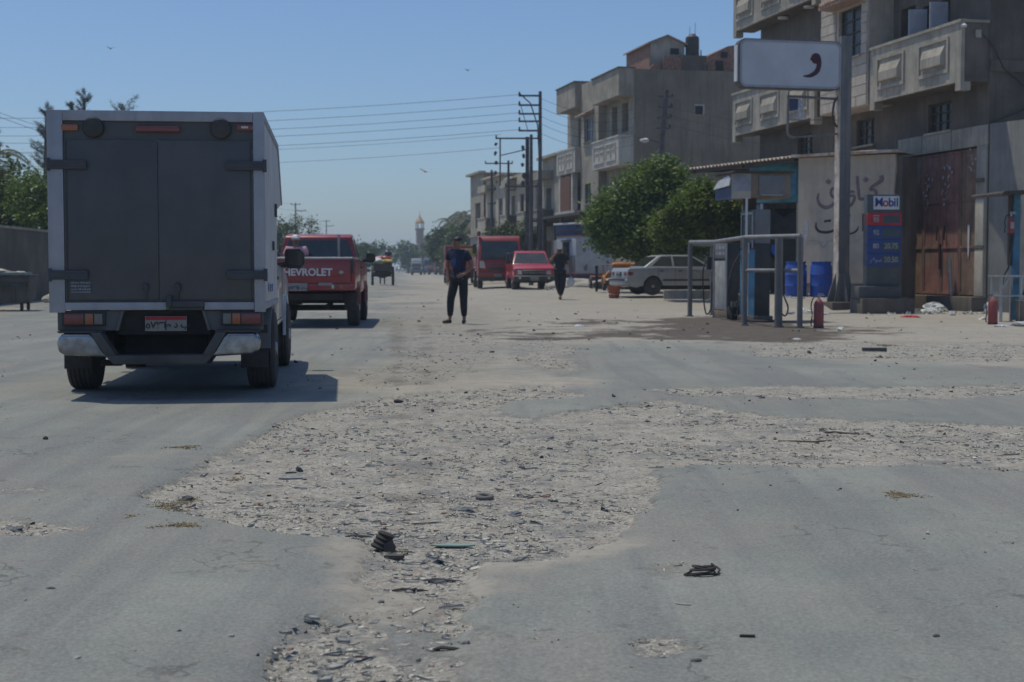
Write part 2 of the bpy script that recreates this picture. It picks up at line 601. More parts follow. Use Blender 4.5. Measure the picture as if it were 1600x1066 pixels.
def masks(x, y):
    n1 = fbm(x * 1.7, y * 1.7, 5, 3)
    n2 = fbm(x * 7, y * 7, 4, 9)
    n3 = fbm(x * 0.35, y * 0.35, 4, 21)
    n4 = fbm(x * 22, y * 22, 3, 17)
    wob = n1 * 0.60 + n2 * 0.34 + n4 * 0.16
    far = np.clip(y / 8, 0.6, 3)
    hole = soft(sdf(x, y, HOLE) + wob * 0.38 * far, 0.07 * far)
    hole = np.where(y < 5.4, hole * (0.35 + 0.65 * soft(n1 * 3 + n2 + 0.1, 0.8)), hole)
    b2 = 0.8 * soft(sdf(x, y, BAND2) + wob * 0.7, 0.35)
    rub = np.maximum(hole, b2)
    for p, s in SMALL:
        rub = np.maximum(rub, s * soft(sdf(x, y, p) + wob * 0.5 * far, 0.25 * far))
    sand = 1 - np.maximum(soft(sdf(x, y, LEFTROAD) + (n3 * 5 + n1 * 1.5) * np.clip(y / 25, .2, 2), 1.0 * far),
                          soft(sdf(x, y, RIGHTASP) + n3 * 4 + n1 * 1.5, 1.2 * far))
    sand = np.clip(sand + np.clip(n3 * 1.6 + n1 * 0.8 - 0.12, 0, 0.6) * 0.8, 0, 1)
    sand = np.maximum(sand, np.clip(1 - np.abs(sdf(x, y, HOLE)) / (0.34 * far) + n1 * 2.2 + n2 * 1.6, 0, 1) * 0.22)
    trk = np.exp(-((x + 0.0813 * y - 0.02 * np.sin(y * .7)) / (0.05 + 0.006 * y)) ** 2) + np.exp(-((x + 0.0600 * y) / (0.05 + 0.006 * y)) ** 2)
    oil = np.clip(trk * (0.30 + n1 * 0.9), 0, 0.42) * (y > 7) * (y < 30)
    oil = np.maximum(oil, soft(sdf(x, y, OIL) + n3 * 5 + n1 * 3.0 + n2 * 1.2 + 0.3, 2.2))
    return rub, sand, oil, hole


def axis(parts):
    out = []
    for a, b, s0, s1 in parts:
        p, v = [], a
        while v < b:
            p.append(v)
            v += s0 + (s1 - s0) * (v - a) / (b - a)
        out += p
    out.append(parts[-1][1])
    return np.array(out)


ax_pos = axis([(0, 4.2, 0.035, 0.035), (4.2, 14, 0.04, 0.22), (14, 60, 0.25, 3.0), (60, 1600, 4, 160)])
gx = np.concatenate([-ax_pos[::-1], ax_pos[1:]])
gy = axis([(-300, -10, 60, 12), (-10, 3.2, 2, 0.3), (3.2, 9.0, 0.028, 0.034), (9.0, 20, 0.036, 0.16), (20, 90, 0.17, 1.5),
           (90, 300, 2, 14), (300, 1900, 16, 200)])
GX, GY = np.meshgrid(gx, gy)
rub, sand, oil, hole = masks(GX, GY)
near = 1 - sstep((GY - 20) / 30)
GZ = gz(GX, GY)
GZ = GZ - 0.030 * hole * near - 0.012 * np.clip(rub - hole, 0, 1) * near
GZ = GZ + rub * near * (0.030 * fbm(GX * 2.6, GY * 2.6, 5, 33, 0.6) + 0.014 * fbm(GX * 11, GY * 11, 2, 35))
GZ = GZ + near * 0.012 * fbm(GX * 0.7, GY * 0.7, 3, 41)
# flaked layers in the broken strip near the camera: terraces
ter = fbm(GX * 1.5, GY * 3.2, 4, 55)
GZ = GZ + np.where(GY < 6, hole * 0.014 * (np.floor(ter * 9) / 9), 0)
nx, ny = len(gx), len(gy)
ii = (np.arange(ny - 1)[:, None] * nx + np.arange(nx - 1)[None, :]).ravel()
g_me = np_mesh('ground', np.stack([GX.ravel(), GY.ravel(), GZ.ravel()], 1), np.stack([ii, ii + 1, ii + nx + 1, ii + nx], 1), [])
for nm, arr in (('rub', rub), ('sand', sand), ('oil', oil)):
    a = g_me.attributes.new(nm, 'FLOAT', 'POINT')
    a.data.foreach_set('value', arr.ravel().astype(np.float32))
g_me.polygons.foreach_set('use_smooth', [True] * len(g_me.polygons))


def ground_height(x, y):
    i = int(np.clip(np.searchsorted(gy, y) - 1, 0, ny - 2))
    j = int(np.clip(np.searchsorted(gx, x) - 1, 0, nx - 2))
    fy = (y - gy[i]) / (gy[i + 1] - gy[i])
    fx = (x - gx[j]) / (gx[j + 1] - gx[j])
    return float((GZ[i, j] * (1 - fx) + GZ[i, j + 1] * fx) * (1 - fy) + (GZ[i + 1, j] * (1 - fx) + GZ[i + 1, j + 1] * fx) * fy)


def ground_mat():
    m = bpy.data.materials.new('dusty_asphalt_and_dirt')
    m.use_nodes = True
    nt = m.node_tree
    N, L = nt.nodes, nt.links
    b = N['Principled BSDF']
    b.inputs['Roughness'].default_value = 0.93
    b.inputs['Specular IOR Level'].default_value = 0.25
    tc = N.new('ShaderNodeTexCoord').outputs['Object']

    def mapping(s, v=tc):
        n = N.new('ShaderNodeMapping')
        n.inputs['Scale'].default_value = s
        L.new(v, n.inputs['Vector'])
        return n.outputs[0]

    def noise(sc, det=5, ro=0.6, v=tc, dist=0.0):
        n = N.new('ShaderNodeTexNoise')
        n.inputs['Scale'].default_value = sc
        n.inputs['Detail'].default_value = det
        n.inputs['Roughness'].default_value = ro
        n.inputs['Distortion'].default_value = dist
        L.new(v, n.inputs['Vector'])
        return n.outputs['Fac']

    def mr(x, a, bb, c=0.0, d=1.0):
        r = N.new('ShaderNodeMapRange')
        r.inputs[1].default_value, r.inputs[2].default_value = a, bb
        r.inputs[3].default_value, r.inputs[4].default_value = c, d
        L.new(x, r.inputs[0])
        return r.outputs[0]

    def math_(op, a, bb):
        n = N.new('ShaderNodeMath')
        n.operation = op
        for s, v in zip(n.inputs, (a, bb)):
            if hasattr(v, 'links'):
                L.new(v, s)
            else:
                s.default_value = v
        return n.outputs[0]

    def mix(fac, a, bb, mode='MIX'):
        n = N.new('ShaderNodeMix')
        n.data_type = 'RGBA'
        n.blend_type = mode
        for sock, val in ((n.inputs[0], fac), (n.inputs[6], a), (n.inputs[7], bb)):
            if hasattr(val, 'links'):
                L.new(val, sock)
            else:
                sock.default_value = val if isinstance(val, float) else (*val[:3], 1)
        return n.outputs[2]

    def att(n):
        a = N.new('ShaderNodeAttribute')
        a.attribute_name = n
        return a.outputs['Fac']

    big = noise(0.55, 6, 0.6)
    mid = noise(3.5, 6, 0.65)
    fine = noise(60, 4, 0.7)
    grit = noise(260, 2, 0.6)
    # asphalt bleached by dust
    asp = mix(mr(big, 0.40, 0.60), (0.172, 0.193, 0.177), (0.250, 0.266, 0.238))
    asp = mix(mr(noise(0.45, 6, 0.7), 0.46, 0.56, 0, 0.65), asp, (0.232, 0.222, 0.196))
    asp = mix(mr(mid, 0.44, 0.62, 0, 0.35), asp, (0.275, 0.262, 0.228))
    streak = noise(1.0, 5, 0.6, mapping((2.4, 0.16, 1)), 0.4)
    asp = mix(mr(streak, 0.47, 0.60, 0, 0.60), asp, (0.155, 0.160, 0.163))
    streak2 = noise(1.0, 4, 0.6, mapping((9, 0.5, 1)), 0.2)
    asp = mix(mr(streak2, 0.50, 0.62, 0, 0.28), asp, (0.18, 0.178, 0.172))
    asp = mix(mr(fine, 0.35, 0.65, 0.0, 1.0), mix(0.22, asp, (0.02, 0.02, 0.02)), mix(0.07, asp, (1, 1, 1)))
    asp = mix(mr(noise(18, 5, 0.7), 0.50, 0.60, 0, 0.22), asp, (0.15, 0.152, 0.152))
    asp = mix(mr(grit, 0.56, 0.66, 0, 0.6), asp, (0.10, 0.10, 0.10))
    asp = mix(mr(noise(170, 2, 0.6), 0.62, 0.70, 0, 0.5), asp, (0.42, 0.41, 0.38))
    # dark specks and tar spots
    spots = noise(7, 3, 0.5)
    asp = mix(mr(spots, 0.66, 0.72, 0, 0.4), asp, (0.09, 0.088, 0.085))
    # hairline cracks in places
    vk = N.new('ShaderNodeTexVoronoi')
    vk.feature = 'DISTANCE_TO_EDGE'
    vk.inputs['Scale'].default_value = 1.3
    wv = N.new('ShaderNodeVectorMath')
    wv.operation = 'ADD'
    nk = N.new('ShaderNodeTexNoise')
    nk.inputs['Scale'].default_value = 4
    nk.inputs['Detail'].default_value = 6
    L.new(tc, nk.inputs['Vector'])
    sc_ = N.new('ShaderNodeVectorMath')
    sc_.operation = 'SCALE'
    sc_.inputs['Scale'].default_value = 0.5
    L.new(nk.outputs['Color'], sc_.inputs[0])
    L.new(tc, wv.inputs[0])
    L.new(sc_.outputs[0], wv.inputs[1])
    L.new(wv.outputs[0], vk.inputs['Vector'])
    ck = math_('MULTIPLY', mr(vk.outputs['Distance'], 0.004, 0.012, 0.6, 0.0), mr(noise(0.7, 4, 0.6), 0.50, 0.58))
    asp = mix(ck, asp, (0.075, 0.073, 0.068))
    # sand and dust
    snd = mix(mr(big, 0.3, 0.7), (0.30, 0.277, 0.238), (0.37, 0.340, 0.290))
    snd = mix(mr(mid, 0.42, 0.60, 0, 0.5), snd, (0.245, 0.230, 0.205))
    snd = mix(mr(noise(22, 5, 0.75), 0.53, 0.64, 0, 0.5), snd, (0.14, 0.13, 0.118))
    sfac = math_('ADD', att('sand'), mr(noise(4.5, 7, 0.72), 0.3, 0.7, -0.35, 0.35))
    cur = mix(mr(sfac, 0.25, 0.85), asp, snd)
    # broken surface: chips of old asphalt in pale fill
    vo = N.new('ShaderNodeTexVoronoi')
    vo.inputs['Scale'].default_value = 34
    L.new(mapping((1, 1.3, 1)), vo.inputs['Vector'])
    ve = N.new('ShaderNodeTexVoronoi')
    ve.feature = 'DISTANCE_TO_EDGE'
    ve.inputs['Scale'].default_value = 34
    L.new(mapping((1, 1.3, 1)), ve.inputs['Vector'])
    vc = N.new('ShaderNodeSeparateColor')
    L.new(vo.outputs['Color'], vc.inputs[0])
    fill = mix(mr(mid, 0.40, 0.60), (0.35, 0.325, 0.275), (0.47, 0.44, 0.375))
    fill = mix(mr(fine, 0.3, 0.7, 0, 0.4), fill, (0.19, 0.178, 0.16))
    chip = mix(mr(vc.outputs[1], 0, 1), (0.20, 0.202, 0.20), (0.44, 0.425, 0.385))
    isch = math_('MULTIPLY', mr(vc.outputs[0], 0.60, 0.64), mr(ve.outputs['Distance'], 0.05, 0.12))
    isch = math_('MULTIPLY', isch, mr(noise(1.6, 4, 0.6), 0.40, 0.50))
    rb = mix(isch, fill, chip)
    rb = mix(mr(noise(14, 6, 0.75), 0.51, 0.60, 0, 0.50), rb, (0.115, 0.11, 0.105))
    rb = mix(mr(noise(1.0, 6, 0.8, mapping((22, 48, 1)), 0.6), 0.54, 0.60, 0, 0.8), rb, (0.07, 0.068, 0.066))
    rb = mix(mr(noise(45, 4, 0.8), 0.55, 0.63, 0, 0.75), rb, (0.56, 0.54, 0.48))
    rb = mix(mr(noise(2.2, 5, 0.7), 0.52, 0.62, 0, 0.60), rb, (0.17, 0.172, 0.175))
    rb = mix(mr(noise(70, 3, 0.8), 0.53, 0.60, 0, 0.55), rb, (0.13, 0.125, 0.118))
    rb = mix(mr(noise(5.5, 5, 0.6, dist=1.0), 0.60, 0.68, 0, 0.35), rb, (0.30, 0.17, 0.135))
    rfac = math_('ADD', att('rub'), math_('ADD', mr(noise(9, 7, 0.75), 0.3, 0.7, -0.38, 0.38), mr(fine, 0.3, 0.7, -0.16, 0.16)))
    rm = mr(rfac, 0.38, 0.62)
    cur = mix(rm, cur, rb)
    # oil-soaked earth by the pumps
    of = mr(math_('ADD', att('oil'), mr(noise(1.3, 6, 0.65), 0.2, 0.8, -0.25, 0.25)), 0.25, 0.8)
    cur = mix(math_('MULTIPLY', of, 0.85), cur, mix(mr(mid, 0.3, 0.7), (0.030, 0.023, 0.018), (0.095, 0.076, 0.060)))
    L.new(cur, b.inputs['Base Color'])
    h = math_('ADD', math_('MULTIPLY', fine, 0.25), math_('MULTIPLY', grit, 0.12))
    hr = math_('ADD', math_('MULTIPLY', isch, 0.5), math_('MULTIPLY', noise(30, 6, 0.75), 1.6))
    h = math_('ADD', h, math_('MULTIPLY', hr, rm))
    bp = N.new('ShaderNodeBump')
    bp.inputs['Strength'].default_value = 0.55
    bp.inputs['Distance'].default_value = 0.012
    L.new(h, bp.inputs['Height'])
    L.new(bp.outputs[0], b.inputs['Normal'])
    return m


g_me.materials.append(ground_mat())
tag(link_mesh('ground', g_me), kind='structure')


# ------------------------------------------------------------------ rubble: loose flakes of asphalt and gravel (nobody could count them)
M_r1 = mat('chip_dark', (0.075, 0.077, 0.08), 0.9, var=0.3, scale=9)
M_r2 = mat('chip_grey', (0.28, 0.278, 0.26), 0.9, var=0.25, scale=9)
M_r3 = mat('chip_pale', (0.50, 0.47, 0.405), 0.92, var=0.2, scale=9)
M_r4 = mat('chip_brick', (0.27, 0.14, 0.11), 0.92, var=0.25, scale=9)


def flakes(name, xs, ys, sizes, thick, mats_w, seed, k=6, tilt=0.25, elong=1.6):
    r = np.random.default_rng(seed)
    n = len(xs)
    ang = np.sort(r.uniform(0, 2 * np.pi, (n, k)), 1)
    rad = r.uniform(0.55, 1.1, (n, k)) * sizes[:, None]
    rot = r.uniform(0, np.pi, n)
    ex = r.uniform(1, elong, n)
    lx = np.cos(ang) * rad * ex[:, None]
    ly = np.sin(ang) * rad / np.sqrt(ex)[:, None]
    X = lx * np.cos(rot)[:, None] - ly * np.sin(rot)[:, None]
    Y = lx * np.sin(rot)[:, None] + ly * np.cos(rot)[:, None]
    tx, ty = r.normal(0, tilt, (2, n, 1))
    zt = X * tx + Y * ty
    i0 = np.clip(np.searchsorted(gy, ys) - 1, 0, ny - 2)
    j0 = np.clip(np.searchsorted(gx, xs) - 1, 0, nx - 2)
    base = GZ[i0, j0] + sizes * 0.02
    th = (thick * r.uniform(0.5, 1.5, n))[:, None]
    top = np.stack([xs[:, None] + X * 0.86, ys[:, None] + Y * 0.86, base[:, None] + zt + th + r.normal(0, 0.12, (n, k)) * th], 2)
    bot = np.stack([xs[:, None] + X, ys[:, None] + Y, base[:, None] + zt - 0.006 + 0 * X], 2)
    V = np.concatenate([top, bot], 1).reshape(-1, 3)
    o = (np.arange(n) * 2 * k)[:, None]
    fs = []
    for i in range(k):
        j = (i + 1) % k
        fs.append(np.stack([o[:, 0] + i, o[:, 0] + j, o[:, 0] + k + j], 1))
        fs.append(np.stack([o[:, 0] + i, o[:, 0] + k + j, o[:, 0] + k + i], 1))
    for i in range(1, k - 1):
        fs.append(np.stack([o[:, 0], o[:, 0] + i + 1, o[:, 0] + i], 1)[:, ::-1])
    Fc = np.stack(fs, 1)
    mi = np.repeat(r.choice(len(mats_w), n, p=np.array(mats_w) / sum(mats_w)), Fc.shape[1])
    me = np_mesh(name, V, Fc.reshape(-1, 3), [M_r1, M_r2, M_r3, M_r4][:len(mats_w)], mi)
    return tag(link_mesh(name, me), kind='stuff')


def scatter(n, y0, y1, keep, seed, xm=0.42):
    """points with about even density in the ground, kept with probability keep(x, y)"""
    r = np.random.default_rng(seed)
    ys = y0 * (y1 / y0) ** r.uniform(0, 1, n)
    xs = r.uniform(-xm, xm, n) * ys
    p = keep(xs, ys)
    ok = r.uniform(0, 1, n) < p
    return xs[ok], ys[ok]


def rub_p(x, y):
    ru, sa, oi, ho = masks(x, y)
    c = np.clip(fbm(x * 1.3, y * 1.3, 4, 77) * 3.2 + 0.62, 0.12, 1)
    return np.clip(ru - 0.25, 0, 1) * 1.3 * c


def loose_p(x, y):
    ru, sa, oi, ho = masks(x, y)
    c = np.clip(fbm(x * 0.9, y * 0.9, 4, 87) * 4 - 0.1, 0.02, 1)
    return np.clip(0.30 + ru * 0.4 + sa * 0.35, 0, 1) * c


xs, ys = scatter(160000, 3.6, 24, rub_p, 1)
sz = (0.0026 + 0.017 * np.random.default_rng(5).random(len(xs)) ** 5) * np.clip(ys / 7, 0.9, 1.8)
flakes('rubble', xs, ys, sz, sz * 0.20, [.22, 1.5, 10.0, 0.2], 11, k=5, tilt=0.16)
xs, ys = scatter(2600, 3.6, 9, lambda x, y: rub_p(x, y) * (sdf(x, y, HOLE) > 0.05), 2)
sz = 0.010 + 0.034 * np.random.default_rng(6).random(len(xs)) ** 2.5
flakes('asphalt_flakes', xs, ys, sz, 0.0035 + 0 * sz, [0.15, 2.2, 6.0, 0.15], 12, k=7, tilt=0.035, elong=2.6)
xs, ys = scatter(1900, 3.7, 6.2, lambda x, y: rub_p(x, y) * (sdf(x, y, HOLE) > 0.03), 4, .3)
sz = 0.011 + 0.032 * np.random.default_rng(9).random(len(xs)) ** 2
flakes('lifted_flakes', xs, ys, sz, 0.0022 + 0 * sz, [0.02, 5.0, 4.0, 0.1], 14, k=8, tilt=0.028, elong=2.2)
xs, ys = scatter(30000, 3.6, 60, loose_p, 3, 0.5)
sz = (0.0020 + 0.010 * np.random.default_rng(8).random(len(xs)) ** 6) * np.clip(ys / 6, 0.8, 4.0)
flakes('loose_gravel', xs, ys, sz, sz * 0.5, [4.0, 3.0, 2.0, 0.3], 13, tilt=0.3)


def grain(px0, px1, py0, py1, n, seed):
    """spilled straw-coloured grain lying on the road"""
    r = np.random.default_rng(seed)
    c = gp((px0 + px1) / 2, (py0 + py1) / 2)
    w = abs(gp(px1, (py0 + py1) / 2).x - gp(px0, (py0 + py1) / 2).x) / 2
    d = abs(gp(px0, py0).y - gp(px0, py1).y) / 2
    t = r.uniform(0, 2 * np.pi, n)
    q = np.abs(r.normal(0, .48, n)) * (.75 + .35 * np.sin(t * 3 + seed) + .2 * np.sin(t * 7 + seed * 2))
    return c.x + np.cos(t) * q * w, c.y + np.sin(t) * q * d


M_grain = mat('straw_grain', (0.40, 0.335, 0.215), 0.9, var=0.3, scale=20)
gxs, gys = [], []
for k, a in enumerate([(1372, 1445, 768, 781, 900), (240, 325, 817, 826, 900), (255, 320, 696, 703, 500), (230, 300, 783, 800, 600),
                       (335, 400, 735, 750, 150), (195, 215, 804, 811, 80), (1345, 1425, 536, 543, 320), (250, 330, 765, 783, 420)]):
    x_, y_ = grain(*a, seed=40 + k)
    gxs.append(x_)
    gys.append(y_)
gxs, gys = np.concatenate(gxs), np.concatenate(gys)
o = flakes('spilled_grain', gxs, gys, np.full(len(gxs), 0.006) * np.clip(gys / 7, 1, 3), np.full(len(gxs), 0.002), [1], 44, k=5)
o.data.materials.clear()
o.data.materials.append(M_grain)


# ------------------------------------------------------------------ single pieces of litter and debris, each a thing
def on_ground(px, py, dz=0.0):
    p = gp(px, py)
    p.z = ground_height(p.x, p.y) + dz
    return p


def stone(px, py, s, m, label, seed, name='stone', cat='stone', rough=0.2, group=None):
    s = tuple(v * 0.52 for v in s)
    o = MB().blob((0, 0, s[2] * 0.35), s, seed, rough * 1.3, 2).build(name, m, loc=on_ground(px, py), rz=seed * 1.3, angle=28)
    return tag(o, label, cat, group)


# black rubber bellows lying in the broken strip
t = thing('rubber_bellows', 'dark ribbed rubber bellows lying at the edge of the broken asphalt', 'car part', on_ground(600, 850))
t.scale = (.56, .56, .56)
q = Matrix.Rotation(R(22), 3, 'Y')
prof = []
for k in range(9):
    prof.append((0.075 - 0.003 * k + (0.012 if k % 2 else 0.0), -0.07 + k * 0.017))
MB().lathe([(0.02, -0.07)] + prof + [(0.02, 0.068)], (0, 0, 0.075), 20, Matrix.Rotation(R(20), 3, 'Z') @ q).build('bellows', M_rubber, t, angle=60)
MB().lathe([(0.028, 0.0), (0.045, 0.0), (0.045, 0.02), (0.028, 0.02)], (0.05, -0.085, 0.04), 14, Matrix.Rotation(R(80), 3, 'X')).build('clamp_ring', M_rubber, t)
mb = MB().prism_z([(-0.07, -0.02), (0.06, -0.035), (0.08, 0.02), (0.0, 0.045), (-0.06, 0.03)], 0.0, 0.035)
mb.v = [(x * .55, y * .55, z * .45) for x, y, z in mb.v]
tag(mb.build('rubber_flap', M_rubber, loc=on_ground(615, 863), bevel=0.002), 'flat dark scrap of rubber just below the ribbed bellows', 'rubber scrap')
# coil of black rubber seal on the smooth asphalt
t = thing('rubber_coil', 'tangled coil of black rubber strip lying on the smooth asphalt', 'rubber strip', on_ground(1098, 898), 0.1)
t.scale = (.60, .60, .75)
rr = random.Random(3)
pts = []
for k in range(64):
    a = k / 63 * 2 * math.pi * 3.1
    s = 0.078 + 0.010 * math.sin(a * 0.7) - 0.006 * (k / 63)
    pts.append((math.cos(a) * s * 1.0, math.sin(a) * s * 0.8 + 0.008 * math.sin(a * 1.7), 0.010 + 0.011 * (k / 20) + 0.006 * math.sin(a * 1.3)))
MB().tube(pts, 0.006, 6).build('coil', M_rubber, t, angle=80)
MB().tube([(-0.07, 0.0, .02), (-0.10, -.02, .012), (-0.125, -0.035, 0.008), (-0.10, -.05, .008), (-0.05, -0.06, 0.01), (0.02, -0.06, .012), (0.09, -0.045, 0.01), (0.1, -.03, .01)], 0.006, 6).build('loose_end', M_rubber, t, angle=80)
MB().tube([(0.02, 0.07, 0.03), (0.06, 0.075, 0.03), (0.10, 0.055, 0.03), (0.115, 0.02, 0.02), (.1, 0, .012)], 0.006, 6).build('loose_end', M_rubber, t, angle=80)


def ring(px, py, R0, r, m, label, name, tilt=0.1, cat='ring'):
    bm = MB()
    pts = [(math.cos(a) * R0, math.sin(a) * R0, 0) for a in [2 * math.pi * k / 22 for k in range(23)]]
    bm.tube(pts, r, 7)
    o = bm.build(name, m, loc=on_ground(px, py, r), angle=80)
    o.rotation_euler = (tilt, tilt * 0.5, 0)
    return tag(o, label, cat)


ring(757, 771, 0.036, 0.013, mat('ring_grey', (0.12, 0.12, 0.12), 0.8, dust=0.5), 'thick grey rubber ring in the middle of the broken patch', 'rubber_ring')
ring(732, 799, 0.032, 0.005, M_greypaint, 'thin pale metal ring beside a crumpled rag', 'metal_ring', 0.05)
# green plank-like offcut
mb = MB().prism_z([(-0.17, 0.0), (-0.12, 0.045), (0.0, 0.06), (0.11, 0.04), (0.17, 0.01), (0.12, -0.02), (0.02, -0.03), (-0.1, -0.02)], 0.012, 0.022)
mb.v = [(x * .56, y * .56, z * .6) for x, y, z in mb.v]
tag(mb.build('board_scrap', M_green_board, loc=on_ground(708, 846), bevel=0.001), 'pale green flat offcut of board lying on the rubble', 'board scrap')
stone(289, 772, (0.085, 0.06, 0.035), M_r1, 'dark chunk of asphalt on the left tip of the broken patch', 5, 'asphalt_chunk', 'asphalt chunk', 0.35)
mb = MB()
mb.add([(-0.06, 0, 0), (0.05, -0.02, 0), (0.055, 0.04, 0), (0.045, 0.0, 0.055), (-0.02, 0.03, 0.02)], [(0, 1, 3), (1, 2, 3), (2, 4, 3), (4, 0, 3), (0, 4, 2, 1)])
mb.v = [(x * .62, y * .62, z * .62) for x, y, z in mb.v]
tag(mb.build('rubber_wedge', M_greypaint, loc=on_ground(852, 744), angle=80), 'folded grey wedge of rubber standing up from the rubble', 'rubber scrap')
stone(469, 731, (0.03, 0.025, 0.028), M_r1, 'black lump standing above a slab of lifted asphalt', 7, 'asphalt_chunk', 'asphalt chunk', 0.4)
mb = MB().prism_z([(-0.13, -0.02), (-0.02, -0.03), (0.12, -0.01), (0.1, 0.03), (-0.06, 0.03)], 0.0, 0.02)
mb.v = [(x * .55, y * .55, z * .5) for x, y, z in mb.v]
tag(mb.build('asphalt_slab', M_r2, loc=on_ground(455, 741), bevel=0.003), 'thin slab of lifted grey asphalt left of the patch centre', 'asphalt slab')
stone(71, 687, (0.04, 0.03, 0.03), M_r1, 'lone dark stone on the bare road at the far left', 9)
stone(646, 704, (0.05, 0.025, 0.014), M_r1, 'flat dark stone in the middle of the rubble', 10)
stone(676, 638, (0.05, 0.03, 0.035), M_r1, 'small pointed dark stone behind the rubble', 11)
stone(622, 624, (0.09, 0.05, 0.035), M_r1, 'dark clod near the far end of the rubble strip', 12, 'asphalt_chunk', 'asphalt chunk', 0.5)
stone(790, 688, (0.10, 0.02, 0.012), M_r1, 'long thin dark sliver on the upper rubble', 13, 'asphalt_chunk', 'asphalt chunk', 0.3)
stone(595, 936, (0.03, 0.022, 0.016), M_r2, 'dark pebble in the flaked strip near the bottom', 14)
stone(726, 998, (0.028, 0.022, 0.018), M_r2, 'grey lump at the right edge of the flaked strip', 15)
stone(1285, 668, (0.10, 0.05, 0.03), M_r1, 'dark knot of debris in the pale band to the right', 16, 'debris', 'debris', 0.5)
mb = MB().tube([(-0.16, 0.02, .01), (-0.05, 0.03, .02), (0.05, -0.02, .012), (0.22, -0.06, .01), (0.32, -0.05, .008)], 0.010, 5)
mb.v = [(x * .65, y * .65, z * .65) for x, y, z in mb.v]
tag(mb.build('stick', M_trunk, loc=on_ground(1312, 672), angle=60), 'bent dry stick in the pale band to the right', 'stick')
mb = MB().tube([(-0.3, 0.03, .008), (-0.1, 0.0, .01), (0.05, -0.05, .01), (0.2, 0.02, .012), (0.26, 0.04, .008)], 0.008, 5)
mb.v = [(x * .65, y * .65, z * .65) for x, y, z in mb.v]
tag(mb.build('stick', M_trunk, loc=on_ground(1262, 685), angle=60), 'thin forked stick below the bent one', 'stick')
mb = MB().box((0, 0, 0.03), (0.33, 0.08, 0.045))
tag(mb.build('timber_offcut', M_utpole, loc=on_ground(1366, 548), rz=-0.08, bevel=0.006), 'dark squared piece of timber lying beyond the band', 'timber')
stone(1375, 557, (0.05, 0.04, 0.04), M_r1, 'black stone just in front of the timber', 17)
mb = MB().prism_z([(-0.025, -0.005), (0.022, -0.006), (0.024, 0.005), (-0.02, 0.006)], 0, 0.008)
tag(mb.build('rubber_sliver', M_rubber, loc=on_ground(1168, 995), rz=-0.1), 'short black sliver of rubber at the lower right', 'rubber scrap')
mb = MB().tube([(-0.025, 0.02, .003), (-0.012, 0.003, .004), (0.006, -0.004, .004), (0.027, -0.005, .003)], 0.003, 5)
tag(mb.build('twig', M_r3, loc=on_ground(1068, 945), angle=60), 'pale curved twig on the smooth asphalt below the coil', 'twig')
for k, (px, py, s) in enumerate([(1463, 995, 0.018), (1431, 891, 0.014), (1088, 1032, 0.02), (362, 994, 0.018), (80, 920, 0.022), (120, 1030, 0.02), (768, 551, 0.06), (1400, 985, .012)]):
    stone(px, py, (s * 1.5, s, s * 0.5), M_r1 if k % 2 == 0 else M_r2, ['small dark stone near the right edge of the road', 'small grey stone on the open asphalt to the right',
          'dark chip at the lower edge of a small pothole', 'grey chip on the road left of the flaked strip', 'brownish flat pebble at the lower left',
          'grey pebble near the lower left corner', 'dark clod on the road in front of the standing man', 'tiny grey pebble left of the dark stone at right'][k], 20 + k)
# rag bundles in the patch
stone(722, 790, (0.09, 0.05, 0.022), mat('rag_grey', (0.15, 0.16, 0.17), 0.95, var=0.4, scale=20, bump=0.8), 'crumpled dirty grey rag in the broken patch', 31, 'rag', 'rag', 0.5)
stone(805, 796, (0.09, 0.04, 0.02), mat('rag_blue', (0.14, 0.15, 0.175), 0.95, var=0.4, scale=20, bump=0.8), 'flattened bluish grey rag right of the rubber ring', 32, 'rag', 'rag', 0.5)
stone(26, 825, (0.11, 0.04, 0.03), mat('rag_grey', (0.15, 0.16, 0.17)), 'torn grey rag in the small hole at the left edge', 33, 'rag', 'rag', 0.6)
for k, (px, py, lx) in enumerate([(690, 895, .12), (640, 912, .11), (560, 832, .10), (700, 1008, .08)]):
    pts = [(-lx, 0.01 * math.sin(k), .006), (-lx * .4, .012, .014), (lx * .3, -0.004, .012), (lx, .008, .005)]
    pts = [(x * .6, y * .6, z * .6) for x, y, z in pts]
    tag(MB().tube(pts, [0.003, .006, .006, .002], 5).build('rubber_strip', M_rubber if k % 2 else M_r1, loc=on_ground(px, py), angle=60),
        ['curved dark strip across the top of the flaked strip', 'thin dark strip arching over a flat flake', 'dark strip at the edge where asphalt meets rubble', 'short dark strip near the bottom of the flaked strip'][k], 'rubber scrap')


def lump(px, py, s, m, label, seed, cat='litter', name='plastic_bag', dz=0.0, rough=0.45, Y=None):
    loc = on_ground(px, py, dz)
    s = tuple(v * .6 for v in s)
    o = MB().blob((0, 0, s[2] * 0.6), s, seed, rough, 3, flat=-s[2] * 0.6).build(name, m, loc=loc, rz=seed, angle=25)
    return tag(o, label, cat)


M_scrap_y = mat('scrap_yellow', (0.45, 0.36, 0.10), 0.8, var=0.4, scale=12)
lump(905, 511, (0.16, 0.1, 0.05), M_bag, 'small white scrap on the sand behind the standing man', 61, name='paper_scrap')
lump(1311, 517, (0.11, 0.07, 0.06), M_bag, 'small white scrap on the ground in front of the fire extinguisher', 62, name='paper_scrap')
lump(1245, 531, (0.08, 0.05, 0.02), M_bag, 'flat white scrap at the edge of the oil stain', 63, name='paper_scrap')
lump(1185, 497, (0.08, 0.05, 0.03), M_bag, 'tiny white scrap at the foot of the pumps', 64, name='paper_scrap')

